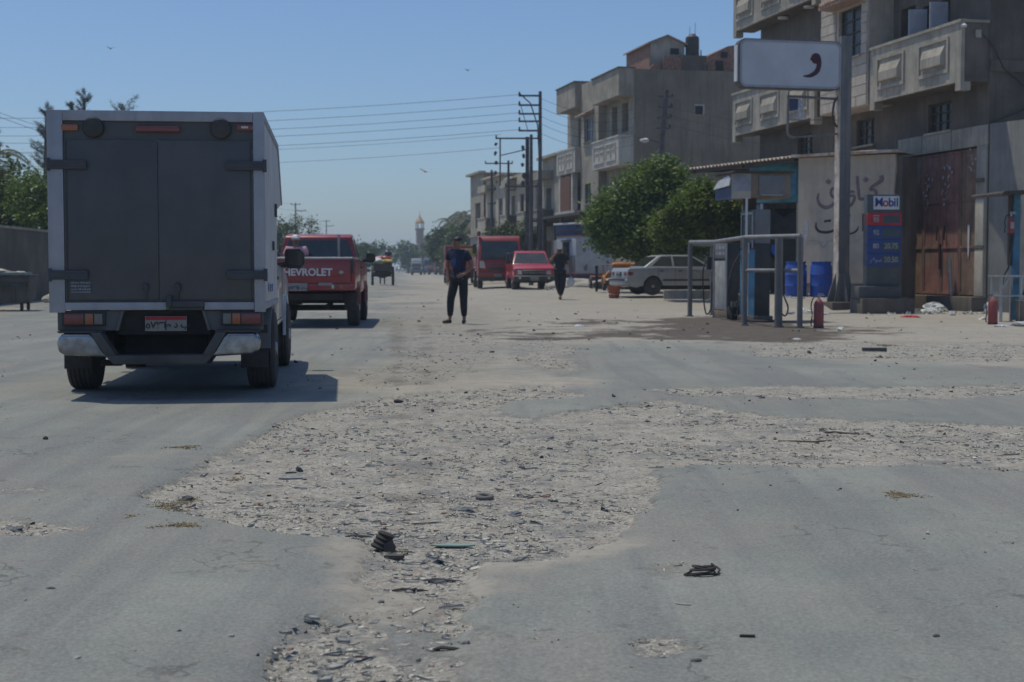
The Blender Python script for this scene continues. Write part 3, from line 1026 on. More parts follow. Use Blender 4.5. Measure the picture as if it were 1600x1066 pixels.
# ------------------------------------------------------------------ vehicles
def arch(yc, r, z, n=9):
    h = max(0.0, z - 0.36)
    out = []
    a0 = math.asin(min(0.9, h / r))
    for i in range(n + 1):
        a = math.pi - a0 - (math.pi - 2 * a0) * i / n
        out.append((yc + math.cos(a) * r, 0.36 + math.sin(a) * r))
    return out


_wheel_cache = {}


def wheel(t, x, y, r=0.36, w=0.24, rim=None, dish=0.6, zc=None):
    """tyre with its rim as a sub-part; x sign gives the outer side"""
    rim = rim or M_steel
    s = 1 if x > 0 else -1
    key = (r, w, rim.name, dish)
    if key not in _wheel_cache:
        q = Matrix.Rotation(R(90), 3, 'Y')
        pr = [(r * 0.62, -w / 2 + 0.01), (r * 0.80, -w / 2), (r * 0.95, -w / 2 + 0.012), (r, -w / 2 + 0.04)]
        for k in range(-2, 3):
            pr += [(r, k * w / 6.5 - 0.008), (r * 0.975, k * w / 6.5), (r, k * w / 6.5 + 0.008)]
        pr += [(r, w / 2 - 0.04), (r * 0.95, w / 2 - 0.012), (r * 0.80, w / 2), (r * 0.62, w / 2 - 0.01)]
        ty = MB().lathe(pr, n=28, M=q).mesh('tyre', M_rubber, angle=50)
        rp = [(r * 0.60, -w / 2 + 0.02), (r * 0.63, w / 2 - 0.02), (r * 0.58, w / 2 - 0.012), (r * 0.52, w / 2 - 0.05), (r * 0.30, w / 2 - 0.035),
              (r * 0.20, w / 2 - 0.02), (r * 0.16, w / 2 + 0.005), (0.01, w / 2 + 0.008)]
        mb = MB().lathe(rp, n=20, M=q)
        ri = mb.mesh('rim', rim, angle=30)
        hl = MB()
        for k in range(6):
            a = k * math.pi / 3
            hl.cyl((w / 2 - 0.05, math.cos(a) * r * 0.43, math.sin(a) * r * 0.43), (w / 2 - 0.031, math.cos(a) * r * 0.43, math.sin(a) * r * 0.43), r * 0.065, n=8)
        _wheel_cache[key] = (ty, ri, hl.mesh('rim_hole', M_dark))
    ty, ri, hl = _wheel_cache[key]
    o = link_mesh('wheel', ty, t, (x - s * w / 2, y, r if zc is None else zc))
    if s < 0:
        o.rotation_euler.z = math.pi
    link_mesh('rim', ri, o)
    link_mesh('rim_hole', hl, o)
    return o


def mirror(t, x, y, z, s, w=0.2, h=0.2):
    mb = MB().prism_y([(-w / 2, -h / 2 + .03), (-w / 2 + .03, -h / 2), (w / 2 - .04, -h / 2), (w / 2, -h / 2 + .05), (w / 2 - .01, h / 2 - .04),
                       (w / 2 - .05, h / 2), (-w / 2 + .02, h / 2), (-w / 2, h / 2 - .02)], -0.05, 0.06)
    o = mb.build('side_mirror', M_black, t, bevel=0.015, loc=(x + s * w / 2, y, z))
    if s < 0:
        o.rotation_euler.z = 0
    MB().bar((-s * w / 2, 0, -h * .3), (-s * (w / 2 + .07), 0.02, -h * .35), 0.035, 0.05).build('mirror_arm', M_black, o)
    MB().prism_y([(-w / 2 + .02, -h / 2 + .03), (w / 2 - .03, -h / 2 + .03), (w / 2 - .03, h / 2 - .03), (-w / 2 + .02, h / 2 - .03)], -0.056, -0.052).build('mirror_glass', M_glass, o)
    return o


def plate(t, x, y, z, w, h, rear=True, nums=True, facing=-1, strip=None):
    o = MB().box((0, 0, 0), (w, 0.012, h)).build('number_plate', M_plate, t, bevel=0.003, loc=(x, y, z))
    if strip:
        MB().box((0, facing * 0.009, h * 0.36), (w * 0.96, 0.004, h * 0.22)).build('plate_band', strip, o)
    rot = (R(90), 0, 0) if facing < 0 else (R(90), 0, R(180))
    if nums:
        text_obj('\u0665\u0667\u0663\u0666', h * 0.62, M_txtblack, 'plate_digits', o, (-w * 0.24 * (1 if facing < 0 else -1), facing * 0.008, -h * 0.12), rot, 0.003, 1.0, 0.002)
        text_obj('\uFEC1 \uFEA9 \uFE8F', h * 0.6, M_txtblack, 'plate_letters', o, (w * 0.26 * (1 if facing < 0 else -1), facing * 0.008, -h * 0.08), rot, 0.003, 1.0, 0.002)
        MB().box((0, facing * 0.008, -h * 0.1), (0.006, 0.003, h * 0.7)).build('plate_divider', M_txtblack, o)
    return o


def cab_and_hood(t, paint, L=0.0, w=0.86, grille=True, bright=False):
    """front part of a pickup: cab, bonnet, windows, lights; y=0 rear axle, y=3.05 front axle; L raises the body"""
    ar = 0.43
    low = [(0.98, 0.46 + L)] + [(a, b + L * 0.3) for a, b in arch(3.05, ar, 0.46 + L)] + [
        (3.62, 0.46 + L), (3.80, 0.52 + L), (3.86, 0.72 + L), (3.84, 0.90 + L), (3.72, 0.97 + L), (3.2, 1.045 + L), (2.62, 1.10 + L), (0.98, 1.14 + L)]
    body = MB().prism_x(low, -w, w).build('body', paint, t, bevel=0.03, seg=2)
    wb, wr, zb, zr = w - 0.045, w - 0.20, 1.08 + L, 1.66 + L

    def hw(z):
        return wb + (wr - wb) * (z - zb) / (zr - zb)
    gh = [(1.0, zb), (1.06, zr - 0.06), (1.14, zr - 0.012), (1.5, zr + .01), (1.9, zr), (2.02, zr - 0.035), (2.66, zb)]
    MB().prism(gh, lambda p, s: ((1 if s else -1) * hw(p[1]), p[0], p[1])).build('cab', paint, t, bevel=0.022)

    # windows stand 4 mm proud of the shell
    def sw(s, pts, name='side_window'):
        e = 0.004
        mb = MB()
        a = [(s * (hw(z) + e), y, z) for y, z in pts]
        b_ = [(s * (hw(z) - 0.01), y, z) for y, z in pts]
        n = len(pts)
        mb.add(a + b_, [tuple(range(n)), tuple(range(2 * n - 1, n - 1, -1))] + [(i, (i + 1) % n, n + (i + 1) % n, n + i) for i in range(n)])
        mb.build(name, M_glass, t)
    for s in (-1, 1):
        sw(s, [(1.13, zb + .06), (2.50, zb + .05), (2.42, zb + 0.13), (1.98, zr - .09), (1.80, zr - .06), (1.19, zr - .07)])
        MB().box((0, 0, 0), (0.02, .03, .46)).build('window_pillar', M_black, t, loc=(s * (hw(zb + .28) + .004), 1.62, zb + .28)).rotation_euler = (0, -s * 0.27, 0)
        # door outline and handle
        mb = MB()
        for y in (1.08, 2.42):
            mb.box((s * (w + .001), y, 0.82 + L), (.004, .010, .56))
        mb.box((s * (w + .001), 1.75, 0.53 + L), (.004, 1.34, .010))
        mb.build('door_gap', M_dark, t)
        MB().box((s * (w + .014), 1.22, 0.98 + L), (.03, .16, .035)).build('door_handle', M_black, t, bevel=.008)
    # windscreen
    f = lambda k, x: (x, 2.02 + (2.66 - 2.02) * k + 0.006, (zr - .035) + (zb - (zr - .035)) * k + .006)
    q = [f(.10, -hw(zr) + .05), f(.10, hw(zr) - .05), f(.92, hw(zb) - .05), f(.92, -hw(zb) + .05)]
    mb = MB().add(q + [(x, y - .012, z - .012) for x, y, z in q], [(0, 1, 2, 3), (7, 6, 5, 4), (0, 4, 5, 1), (1, 5, 6, 2), (2, 6, 7, 3), (3, 7, 4, 0)])
    mb.build('windscreen', M_glass, t)
    # rear window
    g = lambda k, x: (x, 1.0 + .06 * k - .005, zb + (zr - .06 - zb) * k)
    q = [g(.22, -hw(zb) + .10), g(.22, hw(zb) - .10), g(.88, hw(zr) - .07), g(.88, -hw(zr) + .07)]
    mb = MB().add(q + [(x, y + .012, z) for x, y, z in q], [(3, 2, 1, 0), (4, 5, 6, 7), (0, 1, 5, 4), (1, 2, 6, 5), (2, 3, 7, 6), (3, 0, 4, 7)])
    mb.build('rear_window', M_glass, t)
    # front end
    MB().prism_x([(3.80, .60 + L), (3.885, .62 + L), (3.885, .80 + L), (3.84, .84 + L), (3.78, .84 + L)], -.50, .50).build('grille', M_black, t, bevel=.01)
    MB().box((0, 3.89, .715 + L), (.98, .012, .022)).build('grille_bar', M_chrome if bright else M_black, t)
    for s in (-1, 1):
        o = MB().prism([(0, 0), (.30, .02), (.31, .19), (.02, .17)], lambda p, k: (s * (.52 + p[0]), 3.80 + (0.085 if k else 0) - p[0] * .16, .64 + L + p[1])).build('headlight', mat('lens_head', (0.50, 0.53, 0.56), 0.12, 0.3, var=0.2, coat=0.8), t, bevel=.012)
        MB().prism([(0, 0), (.075, .0), (.075, .15), (.0, .15)], lambda p, k: (s * (.76 + p[0]), 3.775 + (0.085 if k else 0) - p[0] * .3, .66 + L + p[1])).build('indicator', L_org, o, bevel=.008)
        mirror(t, s * (w + .05), 2.36, 1.19 + L, s)
    MB().prism_x([(3.70, .34 + L), (3.90, .36 + L), (3.98, .44 + L), (3.98, .56 + L), (3.92, .60 + L), (3.7, .60 + L)], -w - .01, w + .01).build('front_bumper', M_black, t, bevel=.03)
    for s in (-1, 1):
        MB().cyl((s * .62, 3.95, .49 + L), (s * .62, 3.99, .49 + L), .055, n=14).build('fog_lamp', L_wht, t)
        # flared arch lips
        lip = MB().tube([(s * (w + .006), 3.05 + math.cos(a) * (ar + .01), .36 + L * .3 + math.sin(a) * (ar + .01)) for a in [math.pi * k / 10 for k in range(11)]], .022, 6)
        lip.build('arch_lip', paint, t)
    plate(t, 0, 3.992, .46 + L, .36, .15, facing=1)
    MB().box((0, 2.3, .42 + L * .6), (w * 1.55, 3.0, .20)).build('underbody', M_under, t)
    return hw


def pickup(name, label, paint, loc, rz, L=0.0, rear=True, bright=False, rail=M_steel, word=None, w=.86):
    t = thing(name, label, 'pickup', loc, rz)
    cab_and_hood(t, paint, L, w, bright=bright)
    ar = .43
    top = 1.14 + L
    side = [(-1.08, .55 + L)] + [(a, b + L * .3) for a, b in arch(0, ar, .55 + L)] + [(.94, .50 + L), (.94, top), (-1.08, top)]
    for s in (-1, 1):
        MB().prism_x(side, s * w - s * .07, s * w).build('bed_side', paint, t, bevel=.015)
        MB().tube([(s * (w + .006), math.cos(a) * (ar + .01), .36 + L * .3 + math.sin(a) * (ar + .01)) for a in [math.pi * k / 10 for k in range(11)]], .022, 6).build('arch_lip', paint, t)
        MB().tube([(s * (w - .035), -1.06, top + .02), (s * (w - .035), .9, top + .02)], .018, 6).build('bed_rail', rail, t)
    MB().box((0, -.06, .66 + L), (2 * w - .16, 2.0, .05)).build('bed_floor', M_under, t)
    MB().box((0, .93, .90 + L), (2 * w - .16, .03, .46)).build('bed_front', paint, t)
    # tailgate
    tg = MB().box((0, -1.07, (0.68 + L + top) / 2), (2 * w - .17, .05, top - .68 - L)).build('tailgate', paint, t, bevel=.012)
    MB().box((0, -1.105, .80 + L), (1.3, .012, .014)).box((0, -1.105, top - .06), (1.45, .012, .014)).build('pressed_line', paint, tg, bevel=.004)
    MB().tube([(-w + .05, -1.10, top + .015), (w - .05, -1.10, top + .015)], .022, 8).build('tailgate_rail', rail, tg)
    MB().box((0, -1.085, .61 + L), (2 * w - .02, .06, .13)).build('rear_valance', paint, t, bevel=.01)
    for s in (-1, 1):
        MB().box((s * .52, -1.121, .615 + L), (.18, .02, .085)).build('rear_lamp', L_red, t, bevel=.006)
        MB().box((s * .60, -1.133, .615 + L), (.06, .012, .075)).build('rear_indicator', L_org, t, bevel=.004)
        MB().box((s * .44, -1.133, .615 + L), (.05, .012, .075)).build('reversing_lamp', L_wht, t, bevel=.004)
        MB().box((s * .80, -1.10, 1.0 + L), (.05, .03, .28)).build('corner_trim', M_black, t, bevel=.006)
    MB().box((0, -1.0, .42 + L), (1.25, .14, .12)).box((-.35, -.6, .36 + L), (.3, .4, .18)).box((.3, -.2, .40), (.08, 1.2, .08)).cyl((-.6, 0, .36), (.6, 0, .36), .06, n=10).build('chassis', M_under, t)
    MB().cyl((.45, -1.02, .36 + L), (.45, -.3, .40 + L), .03, n=8).build('exhaust', M_under, t)
    for s in (-1, 1):
        wheel(t, s * (w + .03), 0, rim=M_steel)
        wheel(t, s * (w + .03), 3.05, rim=M_steel)
        MB().box((s * .74, -.44, .40 + L * .5), (.26, .012, .34)).build('mud_flap', M_rubber, t)
    return t


# ---- the box-bodied pickup ahead on the left
T = thing('box_truck', 'grey and white box-bodied pickup truck seen from behind, nearest vehicle on the left', 'box truck', (-3.101, 12.46, 0), 0.108)
zb0, zt0 = .778, 2.51
prof = [(.03, zb0 + .004), (2.14, zb0 + .004), (2.14, 1.74), (3.02, 1.83), (2.36, 2.425), (.03, zt0 - .004)]
MB().prism_x(prof, -.915, .915).build('cargo_box', M_boxside, T, bevel=.006)
for s, x in ((-1, -.857), (1, .882)):
    wd = .134 if s < 0 else .094
    MB().prism_z([(x - wd / 2, -.012), (x + wd / 2, -.012), (x + wd / 2, .029), (x - wd / 2, .029)], zb0 - .02, zt0).build('corner_post', M_alu, T, bevel=.004)
    MB().box((s * .922, .06, (zb0 + zt0) / 2), (.012, .10, zt0 - zb0)).build('side_trim', M_alu, T, bevel=.002)
    mb = MB()
    for k in range(8):
        mb.cyl((x - s * .045, -.012, .9 + k * .21), (x - s * .045, -.018, .9 + k * .21), .008, n=8)
    mb.build('rivets', M_alu, T)
    # top and bottom edge trims of the side
    mb = MB().bar((s * .921, .11, zt0 - .03), (s * .921, 2.36, 2.395), .012, .055).bar((s * .921, .11, zb0 + .03), (s * .921, 2.14, zb0 + .03), .012, .055)
    mb.bar((s * .921, 2.36, 2.395), (s * .921, 3.0, 1.84), .012, .05)
    mb.build('edge_trim', M_alu, T)
    MB().box((s * .930, 1.75, 1.72), (.02, .07, .13)).box((s * .93, 1.28, 1.36), (.02, .05, .09)).each('side_latch', M_hinge, T, bevel=.004)
mb = MB().box((.022, .008, 2.465), (1.62, .040, .088))
for k in range(9):
    mb.cyl((-.75 + k * .19, -.012, 2.435), (-.75 + k * .19, -.018, 2.435), .006, n=6)
mb.build('top_rail', M_alu, T, bevel=.003)
MB().box((.022, .024, 2.34), (1.62, .010, .158)).build('header_panel', M_boxdoor, T)
for x0, x1 in ((-.786, .010), (.022, .832)):
    d = MB().box(((x0 + x1) / 2, .012, 1.553), (x1 - x0, .034, 1.404)).build('rear_door', M_boxdoor, T, bevel=.004)
    MB().box(((x0 + x1) / 2, -.006, .862), (x1 - x0 - .01, .004, .016)).build('door_seal', M_black, d)
    e = x0 + .02 if x0 < 0 else x1 - .02
    MB().box((e, -.006, 1.55), (.014, .004, 1.39)).build('door_seal', M_black, d)
MB().box((-.36, .008, .812), (.86, .040, .066)).build('sill_rail', M_alu, T, bevel=.003)
MB().box((.615, .008, .812), (.43, .040, .066)).build('sill_rail', M_alu, T, bevel=.003)
MB().box((.235, -.005, .83), (.33, .05, .05)).box((.10, -.02, .855), (.04, .04, .10)).box((.24, .01, .79), (.30, .03, .03)).build('door_latch', M_hinge, T, bevel=.005)
for s, xs_ in ((-1, (-.915, -.59)), (1, (.60, .935))):
    for z in (2.04, 1.085):
        h = MB().box((sum(xs_) / 2, -.024, z), (xs_[1] - xs_[0], .024, .080)).build('hinge_strap', M_hinge, T, bevel=.006)
        e = xs_[0] if s < 0 else xs_[1]
        MB().cyl((e, -.022, z - .055), (e, -.022, z + .055), .017, n=12).build('hinge_pin', M_hinge, h)
        MB().box((sum(xs_) / 2, -.038, z + .028), (xs_[1] - xs_[0] - .03, .006, .012)).box((sum(xs_) / 2, -.038, z - .028), (xs_[1] - xs_[0] - .03, .006, .012)).build('strap_ridge', M_hinge, h)
for x in (-.53, .557):
    v = MB().lathe([(.088, 0), (.090, .035), (.082, .048), (.05, .056), (.01, .058)], (x, .018, 2.36), 28, Matrix.Rotation(R(90), 3, 'X')).build('round_vent', M_black, T, angle=40)
MB().box((-.732, .004, 2.36), (.145, .034, .055)).build('marker_lamp', L_org, T, bevel=.008)
MB().box((.764, .004, 2.375), (.138, .034, .055)).build('marker_lamp', L_red, T, bevel=.008)
MB().box((.764, -.016, 2.375), (.06, .008, .018)).build('lamp_glint', L_wht, T)
MB().box((.014, -.004, 2.352), (.38, .046, .052)).build('brake_lamp', L_red, T, bevel=.014, seg=3)
# sticker with two lines of print
st = MB().box((-.655, -.007, .985), (.18, .004, .108)).build('sticker', mat('sticker_grey', (0.085, 0.092, 0.105), 0.7, var=.1), T)
mb = MB().box((-.655, -.011, .936), (.165, .003, .006))
rr = random.Random(4)
for row, z in enumerate((1.018, .988, .960)):
    x = -.735
    while x < -.585:
        w_ = rr.uniform(.008, .02)
        mb.box((x + w_ / 2, -.011, z + rr.uniform(-.002, .002)), (w_, .003, rr.uniform(.008, .014)))
        x += w_ + rr.uniform(.004, .01)
mb.build('sticker_print', M_txtgrey, st)
for x in (-.10, .172):
    k_ = MB().box((x, -.016, .975), (.05, .026, .07)).cyl((x, -.03, .99), (x, -.05, .99), .018, n=12).box((x, -.018, .915), (.016, .018, .09)).build('door_lock', M_hinge, T, bevel=.004)
# lower rear panel with lamps
mp = mat('lower_panel', (0.085, 0.092, 0.10), 0.55, 0.1, var=.15, dust=.3)
MB().prism_y([(-.865, .598), (-.865, .772), (-.31, .772), (-.36, .598)], .03, .075).build('tail_panel', mp, T, bevel=.008)
MB().prism_y([(.44, .598), (.39, .772), (.905, .772), (.905, .598)], .03, .075).build('tail_panel', mp, T, bevel=.008)
MB().prism_y([(-.36, .56), (-.31, .772), (.39, .772), (.44, .56)], .075, .10).build('plate_recess', M_under, T)
MB().prism_y([(-.37, .598), (-.32, .772), (-.295, .772), (-.345, .598)], .018, .08).prism_y([(.425, .598), (.375, .772), (.40, .772), (.45, .598)], .018, .08).each('recess_edge', mp, T)
for s, cx in ((-1, -.637), (1, .72)):
    h = MB().box((cx, .02, .700), (.37, .030, .122)).build('lamp_housing', M_black, T, bevel=.006)
    MB().box((cx + s * .082, .004, .700), (.168, .02, .096)).build('tail_lamp', L_red, h, bevel=.006)
    MB().box((cx - s * .046, .004, .700), (.070, .02, .096)).build('indicator', L_org, h, bevel=.005)
    MB().box((cx - s * .125, .004, .700), (.070, .02, .092)).build('reversing_lamp', mat('lens_smoked', (0.17, 0.17, 0.15), 0.25, var=.1, dust=.2), h, bevel=.005)
pl_ = plate(T, .060, .050, .656, .360, .132, strip=M_redsign)
# bumper
for s, cx in ((-1, 0), (1, .040)):
    pts = [(s * .83 + cx, .545), (s * .845 + cx, .50), (s * .83 + cx, .42), (s * .78 + cx, .392), (s * .405 + cx, .372), (s * .46 + cx, .44), (s * .52 + cx, .545), (s * .56 + cx, .575), (s * .80 + cx, .578)]
    b_ = MB().prism_y(pts if s > 0 else pts[::-1], -.13, .10).build('bumper_end', M_chrome, T, bevel=.030, seg=4, angle=60)
    MB().prism_y([(s * .46 + cx, .583), (s * .83 + cx, .583), (s * .845 + cx, .600), (s * .46 + cx, .604)], -.12, .10).build('bumper_pad', M_black, b_, bevel=.004)
M_step = mat('black_step', (.035, .038, .042), .6, var=.2, dust=.25)
MB().prism_y([(-.56, .588), (-.47, .588), (-.34, .386), (-.43, .386)], -.150, .05).build('bumper_arm', M_step, T, bevel=.008)
MB().prism_y([(.60, .588), (.51, .588), (.39, .386), (.48, .386)], -.150, .05).build('bumper_arm', M_step, T, bevel=.008)
MB().prism_y([(-.435, .390), (.485, .390), (.42, .312), (-.36, .312)], -.165, .06).build('bumper_step', M_step, T, bevel=.012)
MB().box((.03, .30, .46), (.72, .03, .30)).box((0, 1.1, .62), (1.5, 2.0, .06)).box((-.45, 1.1, .52), (.08, 1.9, .14)).box((.45, 1.1, .52), (.08, 1.9, .14)).build('chassis', M_under, T)
MB().cyl((-.75, 1.12, .37), (.75, 1.12, .37), .06, n=10).blob((0, 1.12, .37), (.16, .14, .14), 3, .02).build('rear_axle', M_under, T)
MB().cyl((.42, .12, .33), (.40, .9, .36), .035, n=12).build('exhaust', M_under, T)
MB().box((-.42, .12, .31), (.18, .12, .05)).cyl((-.30, .1, .30), (-.16, .1, .31), .03, n=8).build('tow_bracket', M_under, T, bevel=.006)
for s in (-1, 1):
    wheel(T, s * .962, 1.12, r=.37, w=.27)
    wheel(T, s * .945, 4.16, r=.37, w=.25)
    MB().box((s * .80 - .02, .69, .42), (.25, .014, .40)).build('mud_flap', M_rubber, T, bevel=.004)
    # rear wing over the wheel
    pts = [(1.12 + math.cos(a) * .47, .40 + math.sin(a) * .40) for a in [math.pi * k / 10 for k in range(11)]]
    pin = [(1.12 + math.cos(a) * .44, .40 + math.sin(a) * .37) for a in [math.pi * k / 10 for k in range(10, -1, -1)]]
    MB().prism_x(pts + pin, s * .64, s * .93).build('rear_wing', M_greypaint, T)
    MB().box((s * .90, 1.95, .62), (.02, .35, .30)).build('side_skirt', M_silver, T)
_n0 = set(o.name for o in bpy.data.objects)
cab_and_hood(T, M_silver, 0.06, .89)
for o in bpy.data.objects:
    if o.name not in _n0 and o.parent == T:
        o.location.y += 1.12
        if o.name.startswith('side_mirror'):
            o.scale = (1.12, 1, 1.12)
# blue print on the box side
MB().box((.934, .72, .96), (.004, .16, .07)).box((.934, .98, .96), (.004, .12, .07)).each('side_sticker', M_blue, T)

# ---- red pickup ahead
CH = pickup('red_pickup', 'red pickup seen from behind with white maker lettering on its tailgate', M_red, (-3.90, 28.1, 0), .055, .17, rail=M_steel)
text_obj('CHEVROLET', .19, M_txtwhite, 'tailgate_lettering', CH, (-.10, -1.103, 1.055), (R(90), 0, 0), .006, 1.0, .006)
MB().lathe([(.035, 0), (.035, .012), (.01, .016)], (.60, -1.10, 1.06), 14, Matrix.Rotation(R(90), 3, 'X')).box((.60, -1.115, 1.06), (.09, .008, .03)).build('emblem', M_steel, CH)
MB().box((.30, -1.118, .835), (.26, .008, .055)).build('sticker', M_plate, CH)
plate(CH, -.22, -1.125, .78, .36, .15)
MB().tube([(.42, .96, 1.18), (.42, .93, 1.82)], .028, 8).build('steel_post', M_steel, CH)

# ---- red pickup parked facing us
PK = pickup('red_pickup', 'bright red pickup parked facing the camera in front of the large red truck', M_red2, tuple(at(828, 455, 64.6).xy) + (.17,), math.pi + .085, .05, bright=True)
PK.location = (.62, 64.6, .16)
mb = MB()
for y in (-.9, 0, .85):
    mb.box((0, y, 1.64), (1.62, .03, .03))
for s in (-1, 1):
    mb.box((s * .80, 0, 1.64), (.03, 1.8, .03))
    for y in (-.9, .85):
        mb.box((s * .80, y, 1.43), (.03, .03, .44))
mb.build('bed_frame', M_greypaint, PK)


# ---- large red truck behind it
def lorry(name, label, loc, rz, cabm, bedm, tarp=None, top=2.5, w=1.03, length=6.6, detail=True, roofm=None):
    t = thing(name, label, 'truck', loc, rz)
    f = [(0, .62), (0.04, 1.2), (-.02, 1.36), (-.26, top - .22), (-.40, top - .05), (-.62, top), (-1.75, top), (-1.8, .62)]
    MB().prism(f, lambda p, s: ((1 if s else -1) * (w - .05 * max(0, (p[1] - 1.3) / 1.2)), p[0], p[1])).build('cab', cabm, t, bevel=.05, seg=3, angle=50)
    a, b_ = (-.02, 1.40), (-.25, top - .24)
    q = [(-w + .12, a[0] + .012, a[1]), (w - .12, a[0] + .012, a[1]), (w - .19, b_[0] + .012, b_[1]), (-w + .19, b_[0] + .012, b_[1])]
    MB().add(q + [(x, y - .03, z) for x, y, z in q], [(0, 1, 2, 3), (7, 6, 5, 4), (0, 4, 5, 1), (1, 5, 6, 2), (2, 6, 7, 3), (3, 7, 4, 0)]).build('windscreen', M_glass, t)
    for s in (-1, 1):
        yy = [(-.22, 1.42), (-1.15, 1.42), (-1.15, top - .28), (-.42, top - .28)]
        MB().prism(yy, lambda p, k: (s * (w - .05 * max(0, (p[1] - 1.3) / 1.2) + (.006 if k else -.01)), p[0], p[1])).build('side_window', M_glass, t)
        if detail:
            MB().prism_y([(s * .66, .95), (s * .93, .97), (s * .93, 1.28), (s * .78, 1.30), (s * .70, 1.22)], 0.0, .06).build('headlight', L_wht, t, bevel=.015)
            MB().bar((s * w, -.15, top - .35), (s * (w + .16), .02, top - .42), .03).box((s * (w + .18), .03, top - .62), (.16, .07, .42)).build('side_mirror', M_black, t, bevel=.01)
        wheel(t, s * (w - .01), -.95, r=.41, w=.24, rim=M_white)
        wheel(t, s * (w - .01), -length + 1.4, r=.41, w=.34, rim=M_white)
    MB().box((0, .03, .66), (2 * w + .02, .14, .22)).build('front_bumper', cabm, t, bevel=.03)
    MB().box((0, .02, .46), (2 * w - .1, .12, .18)).build('bumper_skirt', M_black, t, bevel=.03)
    if detail:
        MB().box((0, .055, .93), (1.05, .03, .13)).build('grille', M_black, t, bevel=.01)
        MB().box((0, .06, 1.30), (1.5, .02, .05)).build('trim_line', cabm, t, bevel=.006)
        MB().cyl((0, .05, .80), (0, .085, .80), .05, n=12).build('emblem', M_black, t)
        for s in (-1, 1):
            MB().box((s * .35, .02, 1.47), (.60, .012, .02)).build('wiper', M_black, t)
        plate(t, .1, .108, .62, .36, .14, facing=1)
        MB().box((0, .012, 1.385), (1.7, .03, .05)).box((0, .03, 1.12), (1.0, .02, .025)).each('trim_line', M_black, t)
    MB().box((0, -length / 2 - .4, .72), (.9, length - 1.5, .22)).build('chassis', M_under, t)
    MB().box((0, -1.95 - (length - 1.95) / 2, 1.0), (2 * w, length - 1.95, .10)).build('bed_floor', bedm, t)
    for s in (-1, 1):
        MB().box((s * (w - .02), -1.95 - (length - 1.95) / 2, 1.28), (.04, length - 1.95, .44)).build('bed_side', bedm, t, bevel=.008)
    MB().box((0, -length, 1.28), (2 * w - .08, .04, .44)).build('tailboard', bedm, t, bevel=.008)
    MB().box((0, -1.97, 1.55), (2 * w - .08, .04, 1.0)).build('headboard', bedm, t)
    if tarp:
        MB().box((0, -1.95 - (length - 2.0) / 2, 2.02), (2 * w - .1, length - 2.2, 1.0)).build('tarpaulin', tarp, t, bevel=.1, seg=3)
    if roofm:
        MB().box((0, -1.1, top + .14), (2 * w - .2, 1.2, .24)).build('roof_load', roofm, t, bevel=.04)
    return t


BT = lorry('red_truck', 'large red truck parked facing the camera behind the red pickup', (-.42, 63.0, .13), math.pi + .07, M_red3, M_red3, top=2.45, w=1.0)
BT.location = (-.56, 65.5, .16)
MB().cyl((.95, -.35, 2.43), (.95, -.35, 2.56), .09, n=12).blob((.95, -.35, 2.6), (.09, .09, .07), 2, .02).build('beacon', L_red, BT)
B2_ = lorry('flatbed_truck', 'red flatbed truck with a yellow load, half hidden behind the standing man', (-5.3, 99, 0.1), .08, M_red3, mat('faded_red', (.33, .06, .04), .7, dust=.2), top=2.5, detail=False)
B2_.location = (-3.6, 96.0, .1)
MB().box((0, -5.4, 1.85), (1.5, 1.8, .75)).box((0, -3.6, 1.8), (1.4, 1.6, .6)).build('yellow_load', M_yellow, B2_, bevel=.06)
lorry('blue_truck', 'distant blue truck with a pale load above its cab on the dusty road', tuple(at(673, 430, 232).xy) + (0,), math.pi + .07, mat('faded_blue', (.06, .13, .24), .6, dust=.15), M_under, tarp=mat('tarp_dark', (.16, .15, .13), .9), top=2.6, w=1.15, roofm=M_sack)
lorry('white_truck', 'distant small truck with a white roof left of the blue truck', tuple(at(651, 431, 216).xy) + (0,), math.pi + .07, mat('faded_grey', (.17, .18, .19), .6, dust=.2), M_under, tarp=M_white, top=2.0, w=.85, length=4.6, roofm=M_txtwhite)
lorry('maroon_truck', 'distant maroon truck parked beside the blue truck at the road edge', tuple(at(692, 430, 222).xy) + (0,), math.pi + .3, mat('faded_maroon', (.13, .05, .05), .7, dust=.15), mat('faded_maroon2', (.15, .05, .05), .7), top=2.2, w=1.1)

# ---- silver saloon behind the pumps
M_sal = mat('saloon_silver', (.36, .385, .40), .35, .3, var=.08, coat=.3, dust=.25)
S = thing('silver_saloon', 'old silver saloon car parked under the tree behind the fuel pumps', 'car', (4.60, 49.3, .20), R(-75))
w = .83
low = [(-.90, .34), (-.95, .52), (-.94, .82), (-.88, .93)] + [(-.2, .975), (.15, 1.0), (2.35, .97), (3.1, .84), (3.38, .70), (3.42, .34), (3.2, .24)] + \
      arch(2.46, .35, .24)[::-1] + arch(0, .35, .24)[::-1] + [(-.6, .26)]
low = [(y, max(z, .22)) if not (abs(y) < .36 or abs(y - 2.46) < .36) else (y, z - .03) for y, z in low]
MB().prism_x(low, -w, w).build('body', M_sal, S, bevel=.035, seg=3, angle=50)
zb, zr = .95, 1.38
hw = lambda z: .77 + (.56 - .77) * (z - zb) / (zr - zb)
MB().prism([(-.32, zb), (.25, zr - .05), (.45, zr), (1.35, zr), (1.5, zr - .03), (2.25, zb)], lambda p, s: ((1 if s else -1) * hw(p[1]), p[0], p[1])).build('roof', M_sal, S, bevel=.03, seg=3)
